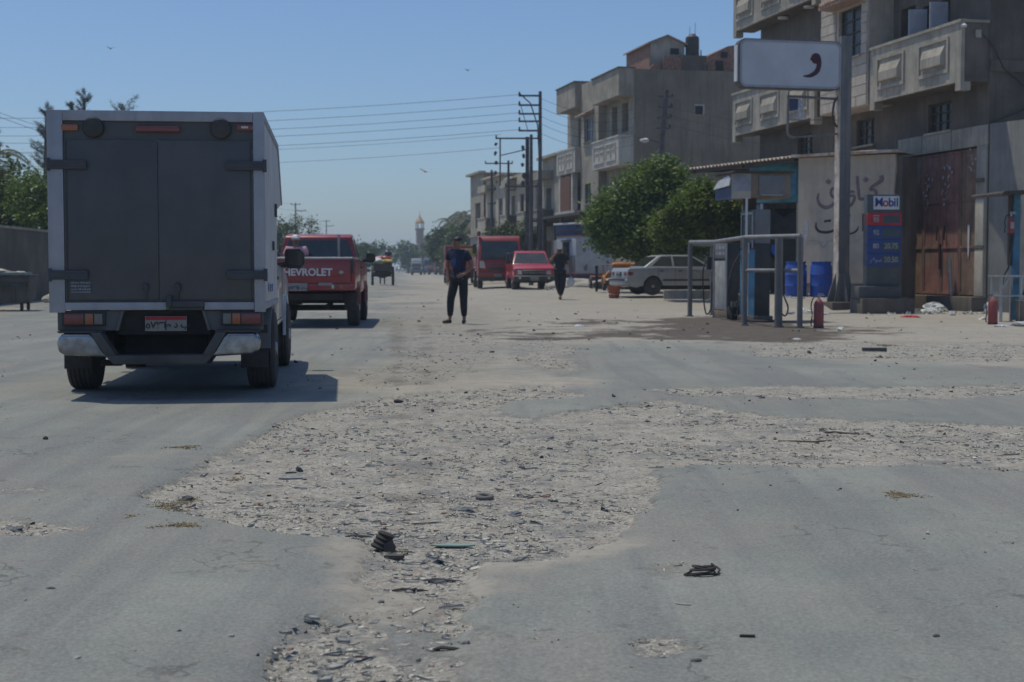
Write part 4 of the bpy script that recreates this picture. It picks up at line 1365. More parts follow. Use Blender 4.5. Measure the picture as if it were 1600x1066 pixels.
for s in (-1, 1):
    for nm, yy in (('rear_side_window', [(-.02, 1.0), (.72, 1.0), (.72, 1.33), (.36, 1.32)]), ('front_side_window', [(.79, 1.0), (1.98, 1.0), (1.48, 1.33), (.79, 1.33)])):
        MB().prism(yy, lambda p, k: (s * (hw(p[1]) + (.006 if k else -.01)), p[0], p[1])).build(nm, M_glass, S)
    mb = MB()
    for y in (.18, .80, 1.72):
        mb.box((s * (w + .001), y, .62), (.004, .010, .56))
    mb.build('door_gap', M_dark, S)
    for y in (.30, .98):
        MB().box((s * (w + .01), y, .83), (.03, .13, .035)).build('door_handle', M_black, S, bevel=.006)
    MB().box((s * (w + .008), 1.2, .52), (.02, 1.7, .06)).build('rub_strip', M_black, S, bevel=.004)
    wheel(S, s * (w - .01), 0, r=.31, w=.18, rim=M_steel)
    wheel(S, s * (w - .01), 2.46, r=.31, w=.18, rim=M_steel)
    MB().prism([(0, 0), (.28, 0), (.30, .08), (.25, .15), (0, .15)], lambda p, k: (s * (.50 + p[0]), -.96 + (.1 if k else 0) + p[0] * .05, .66 + p[1])).build('tail_lamp', L_red, S, bevel=.01)
    MB().box((s * (w + .002), -.84, .735), (.02, .16, .12)).build('tail_lamp', L_red, S, bevel=.01)
    MB().box((s * (w + .007), -.75, .735), (.02, .06, .10)).build('indicator', L_org, S, bevel=.01)
    mirror(S, s * (w - .02), 2.0, 1.03, s, .16, .12)
q = [(-.66, -.32 + .06 * 1.0, zb + .03), (.66, -.26, zb + .03), (.52, .22, zr - .07), (-.52, .22, zr - .07)]
MB().add([(x, y - .012, z + .012) for x, y, z in q] + q, [(3, 2, 1, 0), (4, 5, 6, 7), (0, 1, 5, 4), (1, 2, 6, 5), (2, 3, 7, 6), (3, 0, 4, 7)]).build('rear_window', M_glass, S)
q = [(-.54, 1.53, zr - .05), (.54, 1.53, zr - .05), (.70, 2.20, zb + .03), (-.70, 2.20, zb + .03)]
MB().add([(x, y + .012, z + .012) for x, y, z in q] + q, [(0, 1, 2, 3), (7, 6, 5, 4), (0, 4, 5, 1), (1, 5, 6, 2), (2, 6, 7, 3), (3, 7, 4, 0)]).build('windscreen', M_glass, S)
MB().prism_x([(-.86, .30), (-1.02, .34), (-1.03, .50), (-.92, .55)], -w - .01, w + .01).build('rear_bumper', mat('bumper_pale', (.42, .42, .40), .6, dust=.3), S, bevel=.03)
MB().box((0, -1.03, .535), (1.66, .03, .05)).build('bumper_strip', M_black, S, bevel=.006)
MB().box((0, -.955, .73), (.5, .02, .14)).build('boot_panel', M_black, S)
plate(S, 0, -.975, .73, .34, .13)
MB().box((0, 1.2, .26), (1.3, 3.4, .14)).build('underbody', M_under, S)
MB().cyl((.4, -.98, .25), (.4, -.4, .27), .025, n=8).build('exhaust', M_under, S)

# ------------------------------------------------------------------ buildings
RZ = 0.2216           # the row of houses on the right is turned a little from the camera's axis


def wall_face(mb, y0, y1, z0, z1, holes, x=0.0, depth=0.22, mi=0, mih=1):
    """road-facing wall sheet at local x with real window reveals and a dark back"""
    ys = sorted({y0, y1, *[h[0] for h in holes], *[h[1] for h in holes]})
    zs = sorted({z0, z1, *[h[2] for h in holes], *[h[3] for h in holes]})
    for a, b_ in zip(ys, ys[1:]):
        for c, d in zip(zs, zs[1:]):
            ym, zm = (a + b_) / 2, (c + d) / 2
            if not any(h[0] < ym < h[1] and h[2] < zm < h[3] for h in holes):
                mb.quad((x, a, c), (x, b_, c), (x, b_, d), (x, a, d), mi)
    for a, b_, c, d in holes:
        X = x + depth
        mb.quad((x, a, c), (X, a, c), (X, a, d), (x, a, d), mi)
        mb.quad((x, b_, c), (X, b_, c), (X, b_, d), (x, b_, d), mi)
        mb.quad((x, a, c), (x, b_, c), (X, b_, c), (X, a, c), mi)
        mb.quad((x, a, d), (x, b_, d), (X, b_, d), (X, a, d), mi)
        mb.quad((X, a, c), (X, b_, c), (X, b_, d), (X, a, d), mih)
    return mb


def window(t, y0, y1, z0, z1, x=0.0, frame=None, bars=2, shutter=None, sill=True, depth=0.12, cols=2):
    frame = frame or M_wood_dk
    X = x + depth
    mb = MB()
    f = .05
    mb.box((X, (y0 + y1) / 2, z1 - f / 2), (.05, y1 - y0, f)).box((X, (y0 + y1) / 2, z0 + f / 2), (.05, y1 - y0, f))
    for k in range(cols + 1):
        yy = y0 + f / 2 + (y1 - y0 - f) * k / cols
        mb.box((X, yy, (z0 + z1) / 2), (.05, f, z1 - z0 - 2 * f))
    for k in range(bars):
        zz = z0 + (z1 - z0) * (k + 1) / (bars + 1)
        mb.box((X - .01, (y0 + y1) / 2, zz), (.03, y1 - y0 - 2 * f, .035))
    o = mb.build('window', frame, t)
    if shutter:
        sh = MB().box((X + .03, (y0 + y1) / 2, (z0 + z1) / 2), (.02, y1 - y0 - .02, z1 - z0 - .02))
        n = int((z1 - z0) / .09)
        for k in range(n):
            sh.box((X + .012, (y0 + y1) / 2, z0 + .06 + k * .09), (.02, y1 - y0 - .12, .035))
        sh.build('shutter', shutter, o)
    else:
        MB().box((X + .02, (y0 + y1) / 2, (z0 + z1) / 2), (.012, y1 - y0 - .02, z1 - z0 - .02)).build('pane', M_glass_d, o)
    if sill:
        MB().box((x - .03, (y0 + y1) / 2, z0 - .03), (.14, y1 - y0 + .16, .06)).build('sill', M_conc, o)
    return o


def balcony(t, y0, y1, z0, zt, D=.8, m=None, panels=(), white=False, drops=True, name='balcony'):
    m = m or M_conc
    mb = MB()
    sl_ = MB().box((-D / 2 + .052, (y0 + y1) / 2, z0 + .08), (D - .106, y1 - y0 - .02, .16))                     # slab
    mb.box((-D + .05, (y0 + y1) / 2, (z0 + .001 + zt - .08) / 2 + .0), (.10, y1 - y0, zt - .08 - z0))      # front
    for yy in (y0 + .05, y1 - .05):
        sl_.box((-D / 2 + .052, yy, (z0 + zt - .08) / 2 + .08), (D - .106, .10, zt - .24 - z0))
    if drops:
        for yy in (y0 + .14, y1 - .14):
            mb.box((-D + .14, yy, z0 - .11), (.28, .28, .22))
    o = mb.build(name, m, t, smooth=False)
    sl_.build('balcony_floor', m if white else M_conc_d, o, smooth=False)  # returns and underside: bare unplastered concrete, with shade put into its darker colour
    cp = MB().box((-D + .04, (y0 + y1) / 2, zt - .04), (.17, y1 - y0 + .06, .08))
    for yy in (y0 + .04, y1 - .04):
        cp.box((-D / 2 + .06, yy, zt - .045), (D - .16, .15, .07))
    cp.build('coping', m, o, smooth=False)
    for a, b_ in panels:
        zc, hh = (z0 + zt) / 2 - .02, .42
        X = -D
        p = MB()
        f = .07
        for (yy, zz, sy, sz) in (((a + b_) / 2, zc + hh, b_ - a, f), ((a + b_) / 2, zc - hh, b_ - a, f * 1.4), (a + f / 2, zc, f, 2 * hh - f), (b_ - f / 2, zc, f, 2 * hh - f)):
            p.box((X - .022, yy, zz), (.044, sy, sz))
        if white:
            # bracket-shaped mouldings
            p.box((X - .02, a + (b_ - a) * .5, zc), (.04, .05, 2 * hh - f))
            p.box((X - .02, a + (b_ - a) * .25, zc + .1), (.04, (b_ - a) * .3, .04)).box((X - .02, a + (b_ - a) * .75, zc + .1), (.04, (b_ - a) * .3, .04))
        else:
            aa, bb = a + .2, b_ - .2
            pr = [(X - .001, zc + hh - .13), (X - .115, zc + .02), (X - .115, zc - hh + .19), (X - .001, zc - hh + .15)]
            n = len(pr)
            p.add([(x_, aa + (0 if i in (0, 3) else .06), z_) for i, (x_, z_) in enumerate(pr)] + [(x_, bb - (0 if i in (0, 3) else .06), z_) for i, (x_, z_) in enumerate(pr)],
                  [(0, 1, 2, 3), (7, 6, 5, 4)] + [(i, (i + 1) % n, n + (i + 1) % n, n + i) for i in range(n)])
        p.build('moulded_panel', m, o, smooth=False)
    return o


# ---- house above the filling station
B1 = thing('apartment_house', 'tall grey unfinished house with moulded balconies above the garage on the right', 'house', (12.318, 37.0, 0), RZ)
mb = MB()
holes = [(.46, 4.40, .38, 4.32), (1.85, 3.10, 4.88, 5.68), (6.30, 7.50, 4.88, 5.68), (10.70, 11.90, 4.88, 5.62),
         (2.0, 3.5, 6.12, 8.45), (3.9, 4.75, 6.12, 8.6), (10.2, 11.3, 6.12, 8.3), (12.4, 13.8, 7.0, 8.3),
         (2.0, 3.5, 9.9, 12.2), (10.2, 11.3, 9.9, 12.1), (12.4, 13.8, 10.8, 12.1)]
wall_face(mb, 0, 15.2, .0, 13.6, holes)
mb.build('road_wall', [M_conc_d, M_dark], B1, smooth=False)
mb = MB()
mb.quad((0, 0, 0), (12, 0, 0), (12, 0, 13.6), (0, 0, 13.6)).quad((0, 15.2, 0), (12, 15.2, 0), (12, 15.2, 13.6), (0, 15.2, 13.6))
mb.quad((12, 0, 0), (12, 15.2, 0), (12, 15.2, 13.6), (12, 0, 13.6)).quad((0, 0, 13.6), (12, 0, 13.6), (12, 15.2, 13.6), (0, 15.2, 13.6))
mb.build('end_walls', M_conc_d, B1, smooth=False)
MB().box((1.6, -.03, 6.35), (3.2, .06, .30)).box((1.6, -.03, 10.0), (3.2, .06, .30)).each('floor_band', M_conc_d, B1)
MB().box((1.9, -.02, 8.4), (1.6, .04, 3.0)).build('brick_infill', M_brick_d, B1)
MB().box((-.45, 2.45, 13.75), (1.1, 5.2, .30)).box((-.45, 6.8, 13.75), (1.1, 3.2, .3)).box((-.45, 12.2, 13.75), (1.1, 7.3, .3)).each('roof_slab', M_conc, B1)
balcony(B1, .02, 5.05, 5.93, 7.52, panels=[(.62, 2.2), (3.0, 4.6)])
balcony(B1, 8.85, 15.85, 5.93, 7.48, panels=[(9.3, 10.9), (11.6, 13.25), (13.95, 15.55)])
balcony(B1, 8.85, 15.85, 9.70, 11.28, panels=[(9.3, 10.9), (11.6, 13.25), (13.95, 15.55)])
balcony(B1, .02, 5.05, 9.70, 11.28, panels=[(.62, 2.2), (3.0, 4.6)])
# bay with stone cladding
bay = MB()
wall_face(bay, 5.20, 8.40, 5.90, 13.6, [(5.66, 7.15, 7.43, 8.92), (5.66, 7.15, 11.2, 12.6)], x=-.80)
for yy in (5.20, 8.40):
    bay.quad((-.80, yy, 5.90), (0, yy, 5.90), (0, yy, 13.6), (-.80, yy, 13.6))
bay.quad((-.80, 5.20, 5.90), (0, 5.20, 5.90), (0, 8.40, 5.90), (-.80, 8.40, 5.90))
bay.build('bay', [M_cladding, M_dark], B1, smooth=False)
_slab = {}
for row in range(14):
    z0 = 5.92 + row * .30
    strips = [(7.30, 8.36)]
    if not (z0 + .28 > 7.40 and z0 < 8.95):
        strips = [(5.24, 6.22), (6.22, 7.22), (7.22, 8.36)] if row % 2 else [(5.24, 5.9), (5.9, 6.9), (6.9, 7.7), (7.7, 8.36)]
    else:
        strips.append((5.24, 5.62))
    for a, b_ in strips:
        L_ = round(b_ - a - .02, 2)
        if L_ not in _slab:
            _slab[L_] = MB().box((0, 0, 0), (.03, L_, .278)).mesh('cladding_slab', M_cladding, bevel=.004, seg=1)
        link_mesh('cladding_slab', _slab[L_], B1, (-.812 - .004 * ((row * 7 + int(a * 3)) % 3), (a + b_) / 2, z0 + .15))
window(B1, 5.66, 7.15, 7.43, 8.92, x=-.80, bars=3)
aw = MB()
for k in range(11):
    yy = 5.42 + k * .196
    aw.add([(-.80, yy - .085, 9.42), (-.80, yy + .085, 9.42), (-1.35, yy + .085, 9.10), (-1.35, yy - .085, 9.10), (-.80, yy, 9.50), (-1.35, yy, 9.17)],
           [(0, 4, 5, 3), (4, 1, 2, 5), (0, 3, 2, 1), (3, 5, 2), (0, 1, 4)])
aw.prism([(-.80, 9.38), (-1.30, 9.09), (-1.30, 9.0), (-.80, 8.98)], lambda p, s: (p[0], 7.55 if s else 5.35, p[1]))
aw.build('tiled_hood', M_tile, B1, smooth=False)
for k, (a, b_, c, d) in enumerate(holes[1:4]):
    window(B1, a, b_, c, d, bars=2, cols=3)
# shutters folded out on the first-floor balcony
for yy, ang in ((3.30, 1.25), (2.15, 1.42)):
    sh = MB().box((0, 0, 0), (.04, .50, 2.2))
    for k in range(24):
        sh.box((-.028, 0, -1.0 + k * .087), (.02, .38, .03))
    o = sh.build('shutter', M_shut, B1, loc=(-.26, yy, 7.25), rz=ang)
o = MB().box((.10, 11.0, 7.6), (.06, .95, 2.1)).build('balcony_door', M_wood_dk, B1)
# pillars and beam round the garage door
MB().box((-.03, 2.35, 4.585), (.06, 4.74, .52)).build('door_beam', M_conc, B1, bevel=.008)
mb = MB().box((-.062, 1.72, 4.585), (.004, .03, .5)).box((-.062, 3.35, 4.585), (.004, .03, .5))
mb.each('beam_joint', M_conc_d, B1)
MB().box((-.03, .22, 2.34), (.06, .46, 3.96)).build('door_pillar', M_conc, B1, bevel=.008)
mp2 = mat('pillar_pale', (.46, .42, .35), .9, var=.1, stain=.2)
for z0, z1 in ((.40, 1.62), (1.72, 2.92)):
    MB().box((-.075, .23, (z0 + z1) / 2), (.03, .40, z1 - z0)).build('pillar_facing', mp2, B1, bevel=.004)
MB().box((-.08, .23, 3.42), (.06, .36, .10)).box((-.08, .23, 1.67), (.05, .42, .06)).each('pillar_band', M_conc_d, B1)
# four folding leaves
bounds = [.47, 1.45, 2.42, 3.40, 4.39]
for k in range(4):
    a, b_ = bounds[k] + .012, bounds[k + 1] - .012
    m_ = (M_rustdoor2, M_rustdoor, M_rustdoor, M_rustdoor2)[k]
    lf = MB().box((.10, (a + b_) / 2, 2.35), (.04, b_ - a, 3.90))
    for yy in (a + .03, b_ - .03):
        lf.box((.07, yy, 2.35), (.03, .06, 3.88))
    for zz in (.45, 1.7, 2.95, 4.25):
        lf.box((.068, (a + b_) / 2, zz), (.026, b_ - a - .12, .06))
    lf.build('door_leaf', m_, B1, smooth=False)
rr = random.Random(12)
for (sc, zc, n, sp) in ((3.25, 3.35, 12, .22), (2.1, 3.7, 16, .24), (.95, 3.95, 8, .18), (2.15, 3.2, 8, .18), (3.2, 3.05, 6, .16)):
    mb = MB()
    for k in range(n):
        y, z = sc + rr.gauss(0, sp * .6), zc + rr.gauss(0, sp)
        s = rr.uniform(.02, .055)
        pts = [(y + math.cos(i * 1.257 + k) * s * rr.uniform(.5, 1.3), z + math.sin(i * 1.257 + k) * s * rr.uniform(.5, 1.6)) for i in range(5)]
        mb.prism(pts, lambda p, q: (.050 - (.004 if q else 0), p[0], p[1]))
    mb.build('torn_poster', M_paper, B1)
for yc, z0, z1 in ((3.86, 1.42, 2.18), (.97, 1.38, 2.30)):
    mb = MB().prism([(yc - .035, z0 + .15), (yc, z0), (yc + .035, z0 + .15), (yc + .045, z1 - .1), (yc + .055, z1 - .04), (yc, z1), (yc - .055, z1 - .04), (yc - .045, z1 - .1)],
                    lambda p, q: (.054 - (.006 if q else 0), p[0], p[1]))
    mb.build('painted_mark', M_txtwhite, B1)
MB().box((.04, 2.42, 1.45), (.06, .07, .7)).box((.03, 2.2, 2.1), (.03, .03, .4)).box((.03, 2.6, 2.1), (.03, .03, .4)).build('door_bolt', M_under, B1)
MB().lathe([(.01, 0), (.07, .0), (.08, .05), (.02, .10)], (-.76, -.02, 7.3), 12).build('wall_lamp', M_txtwhite, B1)
MB().box((-.35, -.02, 7.15), (.16, .04, .20)).build('meter_box', M_conc, B1)
MB().tube([(-.28, -.03, 7.2), (.1, -.05, 6.8), (.35, -.06, 6.3), (.9, -.06, 5.9), (1.35, -.06, 5.65), (.9, -.06, 5.2), (.2, -.06, 4.95), (.0, -.08, 4.9)], .018, 5).build('cable', M_black, B1)
MB().cyl((-.4, 12.3, 9.66), (-.4, 12.3, 9.60), .18, n=14).cyl((-.4, 10.2, 9.66), (-.4, 10.2, 9.60), .18, n=14).each('ceiling_lamp', M_txtwhite, B1)
tag(MB().tube([(.06, 0, 0), (0, 0, 1.0)], .05, 10).build('metal_pipe', M_steel, loc=(11.77, 38.33, .39)), 'grey metal pipe leaning against the red garage door', 'pipe')
# sill and step in front of the house
st_ = MB().prism_z([(-.42, -.02), (0, -.02), (0, 15), (-.42, 15)], -.05, .38).build('house_step', M_conc_d, loc=(12.318, 37.0, 0), rz=RZ, bevel=.02)
tag(st_, kind='structure')
# plain cement wall right of the garage
wz = math.atan2(.4646, .8855)
W2 = MB().box((.12, -3.2, 2.35), (.24, 6.4, 5.02)).build('cement_wall', mat('cement_grey', (.23, .225, .21), .92, var=.15, scale=1.2, bump=.3, stain=.3, streak=.35), loc=(12.335, 36.96, 0), rz=wz, bevel=.01)
tag(W2, 'plain stained cement wall standing right of the garage door', 'wall')


# ---- stroke lettering for the graffiti and the sign
def stroke(mb, pts, ws, x=0.0, t=.004, steps=6):
    """ribbon along a smoothed polyline in the (u, v) plane with varying width, thickness t towards -y"""
    P = [Vector((p[0], p[1])) for p in pts]
    out, wo = [], []
    for i in range(len(P) - 1):
        p0, p1, p2, p3 = P[max(i - 1, 0)], P[i], P[i + 1], P[min(i + 2, len(P) - 1)]
        for k in range(steps):
            u = k / steps
            out.append(.5 * ((2 * p1) + (-p0 + p2) * u + (2 * p0 - 5 * p1 + 4 * p2 - p3) * u * u + (-p0 + 3 * p1 - 3 * p2 + p3) * u ** 3))
            wo.append(ws[i] + (ws[i + 1] - ws[i]) * u)
    out.append(P[-1])
    wo.append(ws[-1])
    L_, R_ = [], []
    for i, p in enumerate(out):
        d = (out[min(i + 1, len(out) - 1)] - out[max(i - 1, 0)])
        d = d.normalized() if d.length > 1e-6 else Vector((1, 0))
        n = Vector((-d.y, d.x)) * wo[i] / 2
        L_.append(p + n)
        R_.append(p - n)
    n = len(out)
    vs = [(p.x, x - t, p.y) for p in L_] + [(p.x, x - t, p.y) for p in R_] + [(p.x, x, p.y) for p in L_] + [(p.x, x, p.y) for p in R_]
    fs = []
    for i in range(n - 1):
        fs += [(i, i + 1, n + i + 1, n + i), (i, 2 * n + i, 2 * n + i + 1, i + 1), (n + i, n + i + 1, 3 * n + i + 1, 3 * n + i)]
    fs += [(0, n, 3 * n, 2 * n), (n - 1, 3 * n - 1, 4 * n - 1, 2 * n - 1)]
    mb.add(vs, fs)


# ---- shed with painted lettering; local x runs along its front, y into it
SA, SB = Vector((8.06, 40.2)), Vector((10.32, 38.44))
sh_rz = math.atan2(SB.y - SA.y, SB.x - SA.x)
sl = (SB - SA).length
SH = thing('shed', 'low tan plastered shed with painted Arabic lettering beside the garage', 'shed', (SA.x, SA.y, 0), sh_rz)
M_shed = mat('shed_plaster', (.50, .42, .33), .92, var=.12, scale=1.5, bump=.25, stain=.25, streak=.25)
MB().prism_y([(0, .1), (sl - .05, .1), (sl, .9), (sl - .03, 1.8), (sl + .02, 2.6), (sl - .05, 3.2), (sl, 3.9), (sl - .02, 4.2), (0, 4.22)], 0, .22).build('front_wall', M_shed, SH, smooth=False)
MB().box((sl + .05, .60, 2.1), (.2, 1.0, 4.1)).build('side_wall', M_conc_d, SH)
MB().box((.10, 1.4, 2.1), (.2, 2.3, 4.1)).build('side_wall', M_conc_d, SH)
MB().box((sl / 2 + .02, .45, 4.26), (sl + .3, 1.25, .045)).box((sl / 2, -.19, 4.27), (sl + .3, .03, .07)).build('roof_sheet', M_rustwhite, SH)
MB().box((sl / 2, -.003, .40), (sl - .2, .012, .62)).build('damp_band', mat('damp_plaster', (.17, .15, .13), .95, var=.3, scale=3, bump=.3), SH)
M_spray = mat('spray_mauve', (.21, .155, .16), .9, var=.2, scale=6)


def su(px, py):
    """photo point -> (u, v) on the shed front"""
    r = ray(px, py)
    e = (SB - SA).normalized()
    nrm = Vector((-e.y, e.x))
    t_ = (SA.x * nrm.x + SA.y * nrm.y) / (r[0] * nrm.x + r[1] * nrm.y)
    return ((r[0] * t_ - SA.x) * e.x + (r[1] * t_ - SA.y) * e.y, CAMZ + r[2] * t_)


def zq(x, y):      # from the enlarged lettering detail back to photo pixels
    return su(1230 + x / 7.616, 260 + y / 7.614)


def outline(name, strokes, fill, edge, e=.022):
    for m_, add, off in ((edge, e, -.001), (fill, 0, -.004)):
        mb = MB()
        for pts, ws in strokes:
            stroke(mb, [zq(*p) for p in pts], [w_ + add for w_ in ws], x=off, t=.003)
        mb.build(name, m_, SH, smooth=False)


word1 = [
    ([(1120, 110), (1125, 160), (1070, 205), (1010, 245), (985, 285)], [.10, .10, .07, .06, .05]),
    ([(985, 280), (1030, 280), (1055, 300), (1050, 340), (980, 375), (900, 392)], [.05, .05, .06, .06, .05, .05]),
    ([(835, 115), (838, 200), (850, 300), (862, 385), (920, 385)], [.055, .06, .055, .06, .05]),
    ([(800, 310), (770, 300), (730, 315), (735, 350), (790, 350), (800, 385), (770, 450), (715, 505)], [.03, .05, .05, .05, .05, .06, .06, .02]),
    ([(565, 260), (530, 275), (520, 330), (545, 365), (575, 350)], [.04, .05, .05, .05, .04]),
    ([(378, 320), (362, 380), (385, 450), (450, 490), (520, 475), (560, 440), (700, 395), (730, 390)], [.01, .045, .06, .075, .07, .05, .04, .04]),
]
outline('painted_word', word1, M_spray, mat('spray_dark', (.07, .05, .055), .9, var=.2))
mb = MB()
for cx, cy in ((935, 158), (490, 182)):
    pts = [zq(cx - 38, cy + 4), zq(cx + 4, cy + 38), zq(cx + 40, cy - 2), zq(cx - 2, cy - 38)]
    mb.prism(pts, lambda p, q: (p[0], -.005 if q else 0, p[1]))
mb.build('painted_dot', M_spray, SH, smooth=False)
mb = MB()
for pts, ws in ([[(345, 665), (345, 730), (385, 775), (470, 785), (550, 765), (610, 720)], [.02, .07, .075, .075, .07, .04]],
                [[(848, 715), (830, 760), (780, 795), (700, 805), (640, 800)], [.02, .055, .05, .05, .03]],
                [[(905, 565), (905, 640), (905, 770)], [.06, .06, .06]],
                [[(440, 655), (480, 650), (520, 645)], [.07, .06, .08]],
                [[(690, 610), (720, 600), (755, 580)], [.07, .07, .03]]):
    stroke(mb, [zq(*p) for p in pts], ws, x=-.001, t=.004)
mb.build('painted_word', M_txtblack, SH, smooth=False)
mb = MB()
for pts, ws in ([[(250, 890), (320, 878), (380, 900), (430, 970), (480, 900), (550, 880)], [.012, .02, .02, .035, .02, .012]],
                [[(760, 910), (820, 885), (900, 850)], [.012, .02, .012]], [[(415, 890), (435, 915)], [.03, .02]],
                [[(700, 875), (735, 945)], [.03, .03]], [[(745, 875), (700, 930)], [.03, .02]], [[(265, 850), (330, 830)], [.01, .02]]):
    stroke(mb, [zq(*p) for p in pts], ws, x=-.001, t=.004)
mb.build('painted_flourish', M_txtgrey, SH, smooth=False)
mb = MB()
stroke(mb, [zq(225, 655), zq(228, 700), zq(224, 800), zq(222, 910)], [.14, .12, .10, .04], x=-.001, t=.004)
mb.build('whitewash_mark', M_paper, SH, smooth=False)

# ---- shop front left of the shed, under the corrugated roof
SP = thing('kiosk_shop', 'small shop with a teal sign board under the corrugated awning', 'shop', (7.0, 42.0, 0), -.55)
MB().box((.75, .06, 3.62), (1.55, .10, 1.16)).build('sign_board', M_teal, SP, bevel=.01)
MB().prism_y([(1.05, 3.15), (1.42, 3.25), (1.42, 4.05), (1.25, 3.9), (1.15, 3.5)], -.006, .006).build('sign_print', M_cyan, SP)
text_obj('\uFEE2\uFECC\uFEC4\uFEE3', .34, M_amber, 'sign_lettering', SP, (.62, .0, 3.7), (R(90), 0, 0), .006)
MB().box((.75, .12, 3.62), (1.66, .06, 1.24)).build('sign_frame', M_wood_dk, SP)
MB().box((1.0, .9, 1.6), (1.1, .04, 2.6)).box((.75, 1.6, 3.6), (1.5, .1, 1.0)).build('dark_interior', M_dark, SP)
for x, m_ in ((.36, M_shut), (1.50, M_conc)):
    MB().box((x, .06, 1.65), (.07 if x < 1 else .14, .10, 2.74)).build('door_post', m_, SP)
MB().box((.02, .12, 1.55), (.62, .08, 2.9)).build('grey_panel', M_greypaint, SP, bevel=.01)
MB().prism_y([(.55, .4), (1.35, .4), (1.40, 2.9), (.95, 2.6), (.50, 2.9)], .30, .36).build('curtain', M_dark, SP)
# corrugated awning
A_, B_, C_, D_ = Vector((5.45, 44.2, 4.20)), Vector((8.05, 40.1, 4.28)), Vector((11.15, 42.1, 4.62)), Vector((9.7, 48.3, 4.55))
nu, nv = 150, 4
vs, fs = [], []
for j in range(nv + 1):
    for i in range(nu + 1):
        u, v = i / nu, j / nv
        p = (A_ * (1 - u) + B_ * u) * (1 - v) + (D_ * (1 - u) + C_ * u) * v
        p.z += .032 * math.sin(u * 2 * math.pi * 30)
        vs.append(p)
n_ = len(vs)
vs += [p - Vector((0, 0, .012)) for p in vs]
for j in range(nv):
    for i in range(nu):
        a = j * (nu + 1) + i
        fs += [(a, a + 1, a + nu + 2, a + nu + 1), (n_ + a, n_ + a + nu + 1, n_ + a + nu + 2, n_ + a + 1)]
for i in range(nu):
    fs.append((i, n_ + i, n_ + i + 1, i + 1))
AW = thing('corrugated_awning', 'rusty corrugated sheet awning left of the tan shed', 'awning', (0, 0, 0))
MB().add(vs, fs).build('roof_sheet', M_rustwhite, AW)
mb = MB().bar(A_ + Vector((.1, 0, -.10)), B_ + Vector((.1, .1, -.10)), .06, .10)
for u in (.05, .5, .95):
    a = A_ * (1 - u) + B_ * u
    d = D_ * (1 - u) + C_ * u
    mb.bar(a - Vector((0, 0, .10)), d - Vector((0, 0, .10)), .05, .08)
mb.build('roof_beam', M_wood_dk, AW)
# the shop's back wall and a low block that closes the yard under the awning
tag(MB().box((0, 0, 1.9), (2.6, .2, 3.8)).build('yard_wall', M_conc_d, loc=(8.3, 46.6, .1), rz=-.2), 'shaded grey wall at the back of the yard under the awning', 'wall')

# ---- the grey house farther down, with rooftop huts
B2 = thing('grey_house', 'grey three storey house with white moulded balconies behind the round tree', 'house', (6.145, 72.0, 0), RZ)
mb = MB()
holes = [(1.0, 2.1, 8.1, 9.6), (2.9, 3.9, 7.9, 9.6), (9.6, 10.6, 8.0, 9.7), (1.2, 2.4, 4.7, 6.0)]
wall_face(mb, 0, 13.0, 0, 11.12, holes, depth=.6)
mb.build('road_wall', [M_plaster, M_dark], B2, smooth=False)
mb = MB()
mb.quad((0, 0, 0), (14, 0, 0), (14, 0, 11.12), (0, 0, 11.12)).quad((0, 13, 0), (14, 13, 0), (14, 13, 11.12), (0, 13, 11.12))
mb.quad((14, 0, 0), (14, 13, 0), (14, 13, 11.12), (14, 0, 11.12)).quad((0, 0, 11.0), (14, 0, 11.0), (14, 13, 11.0), (0, 13, 11.0))
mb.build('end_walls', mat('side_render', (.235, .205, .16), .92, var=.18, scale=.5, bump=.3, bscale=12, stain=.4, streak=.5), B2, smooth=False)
MB().box((-.41, 2.45, 10.48), (.80, 4.9, 1.36)).build('parapet_box', M_plaster, B2)
MB().box((-.42, 2.45, 11.17), (.92, 5.0, .06)).box((-.42, 10.45, 11.52), (.92, 4.2, .06)).each('parapet_cap', M_conc_d, B2)
MB().box((-.41, 10.45, 10.80), (.80, 4.1, 1.36)).build('parapet_box', M_plaster, B2)
bay = MB()
wall_face(bay, 4.9, 8.4, 4.0, 11.32, [(6.0, 7.7, 8.05, 9.4), (6.36, 7.54, 4.65, 5.76)], x=-.45)
for yy in (4.9, 8.4):
    bay.quad((-.45, yy, 4.0), (0, yy, 4.0), (0, yy, 11.32), (-.45, yy, 11.32))
bay.quad((-.45, 4.9, 11.32), (0, 4.9, 11.32), (0, 8.4, 11.32), (-.45, 8.4, 11.32))
bay.build('bay', [M_plaster, M_dark], B2, smooth=False)
window(B2, 6.0, 7.7, 8.05, 9.4, x=-.45, bars=1, cols=3, frame=M_shut)
window(B2, 6.36, 7.54, 4.65, 5.76, x=-.45, shutter=M_shut_g)
MB().prism([(-.45, 9.75), (-.95, 9.52), (-.95, 9.44), (-.45, 9.55)], lambda p, s: (p[0], 8.0 if s else 5.7, p[1])).build('tiled_hood', M_tile, B2)
balcony(B2, .05, 4.9, 6.32, 7.82, m=M_white_bal, panels=[(.5, 2.3), (2.6, 4.5)], white=True, drops=False)
balcony(B2, 8.4, 12.5, 6.50, 7.90, m=M_white_bal, panels=[(8.8, 10.3), (10.6, 12.1)], white=True, drops=False)
MB().box((-.74, 10.6, 5.35), (.10, 2.2, 1.95)).build('brick_infill', M_brick_d, B2)
MB().box((-.60, 9.25, 5.4), (.3, .3, 2.2)).box((-.60, 12.0, 5.4), (.3, .3, 2.2)).box((-.44, 10.4, 4.28), (.9, 4.4, .16)).each('white_pillar', M_white_bal, B2)
MB().box((-.42, 4.4, 3.98), (.9, 1.0, .10)).build('ledge', M_conc, B2)
o = MB().box((3.45, -.02, 9.15), (.52, .05, .56)).build('window_surround', M_white_bal, B2)
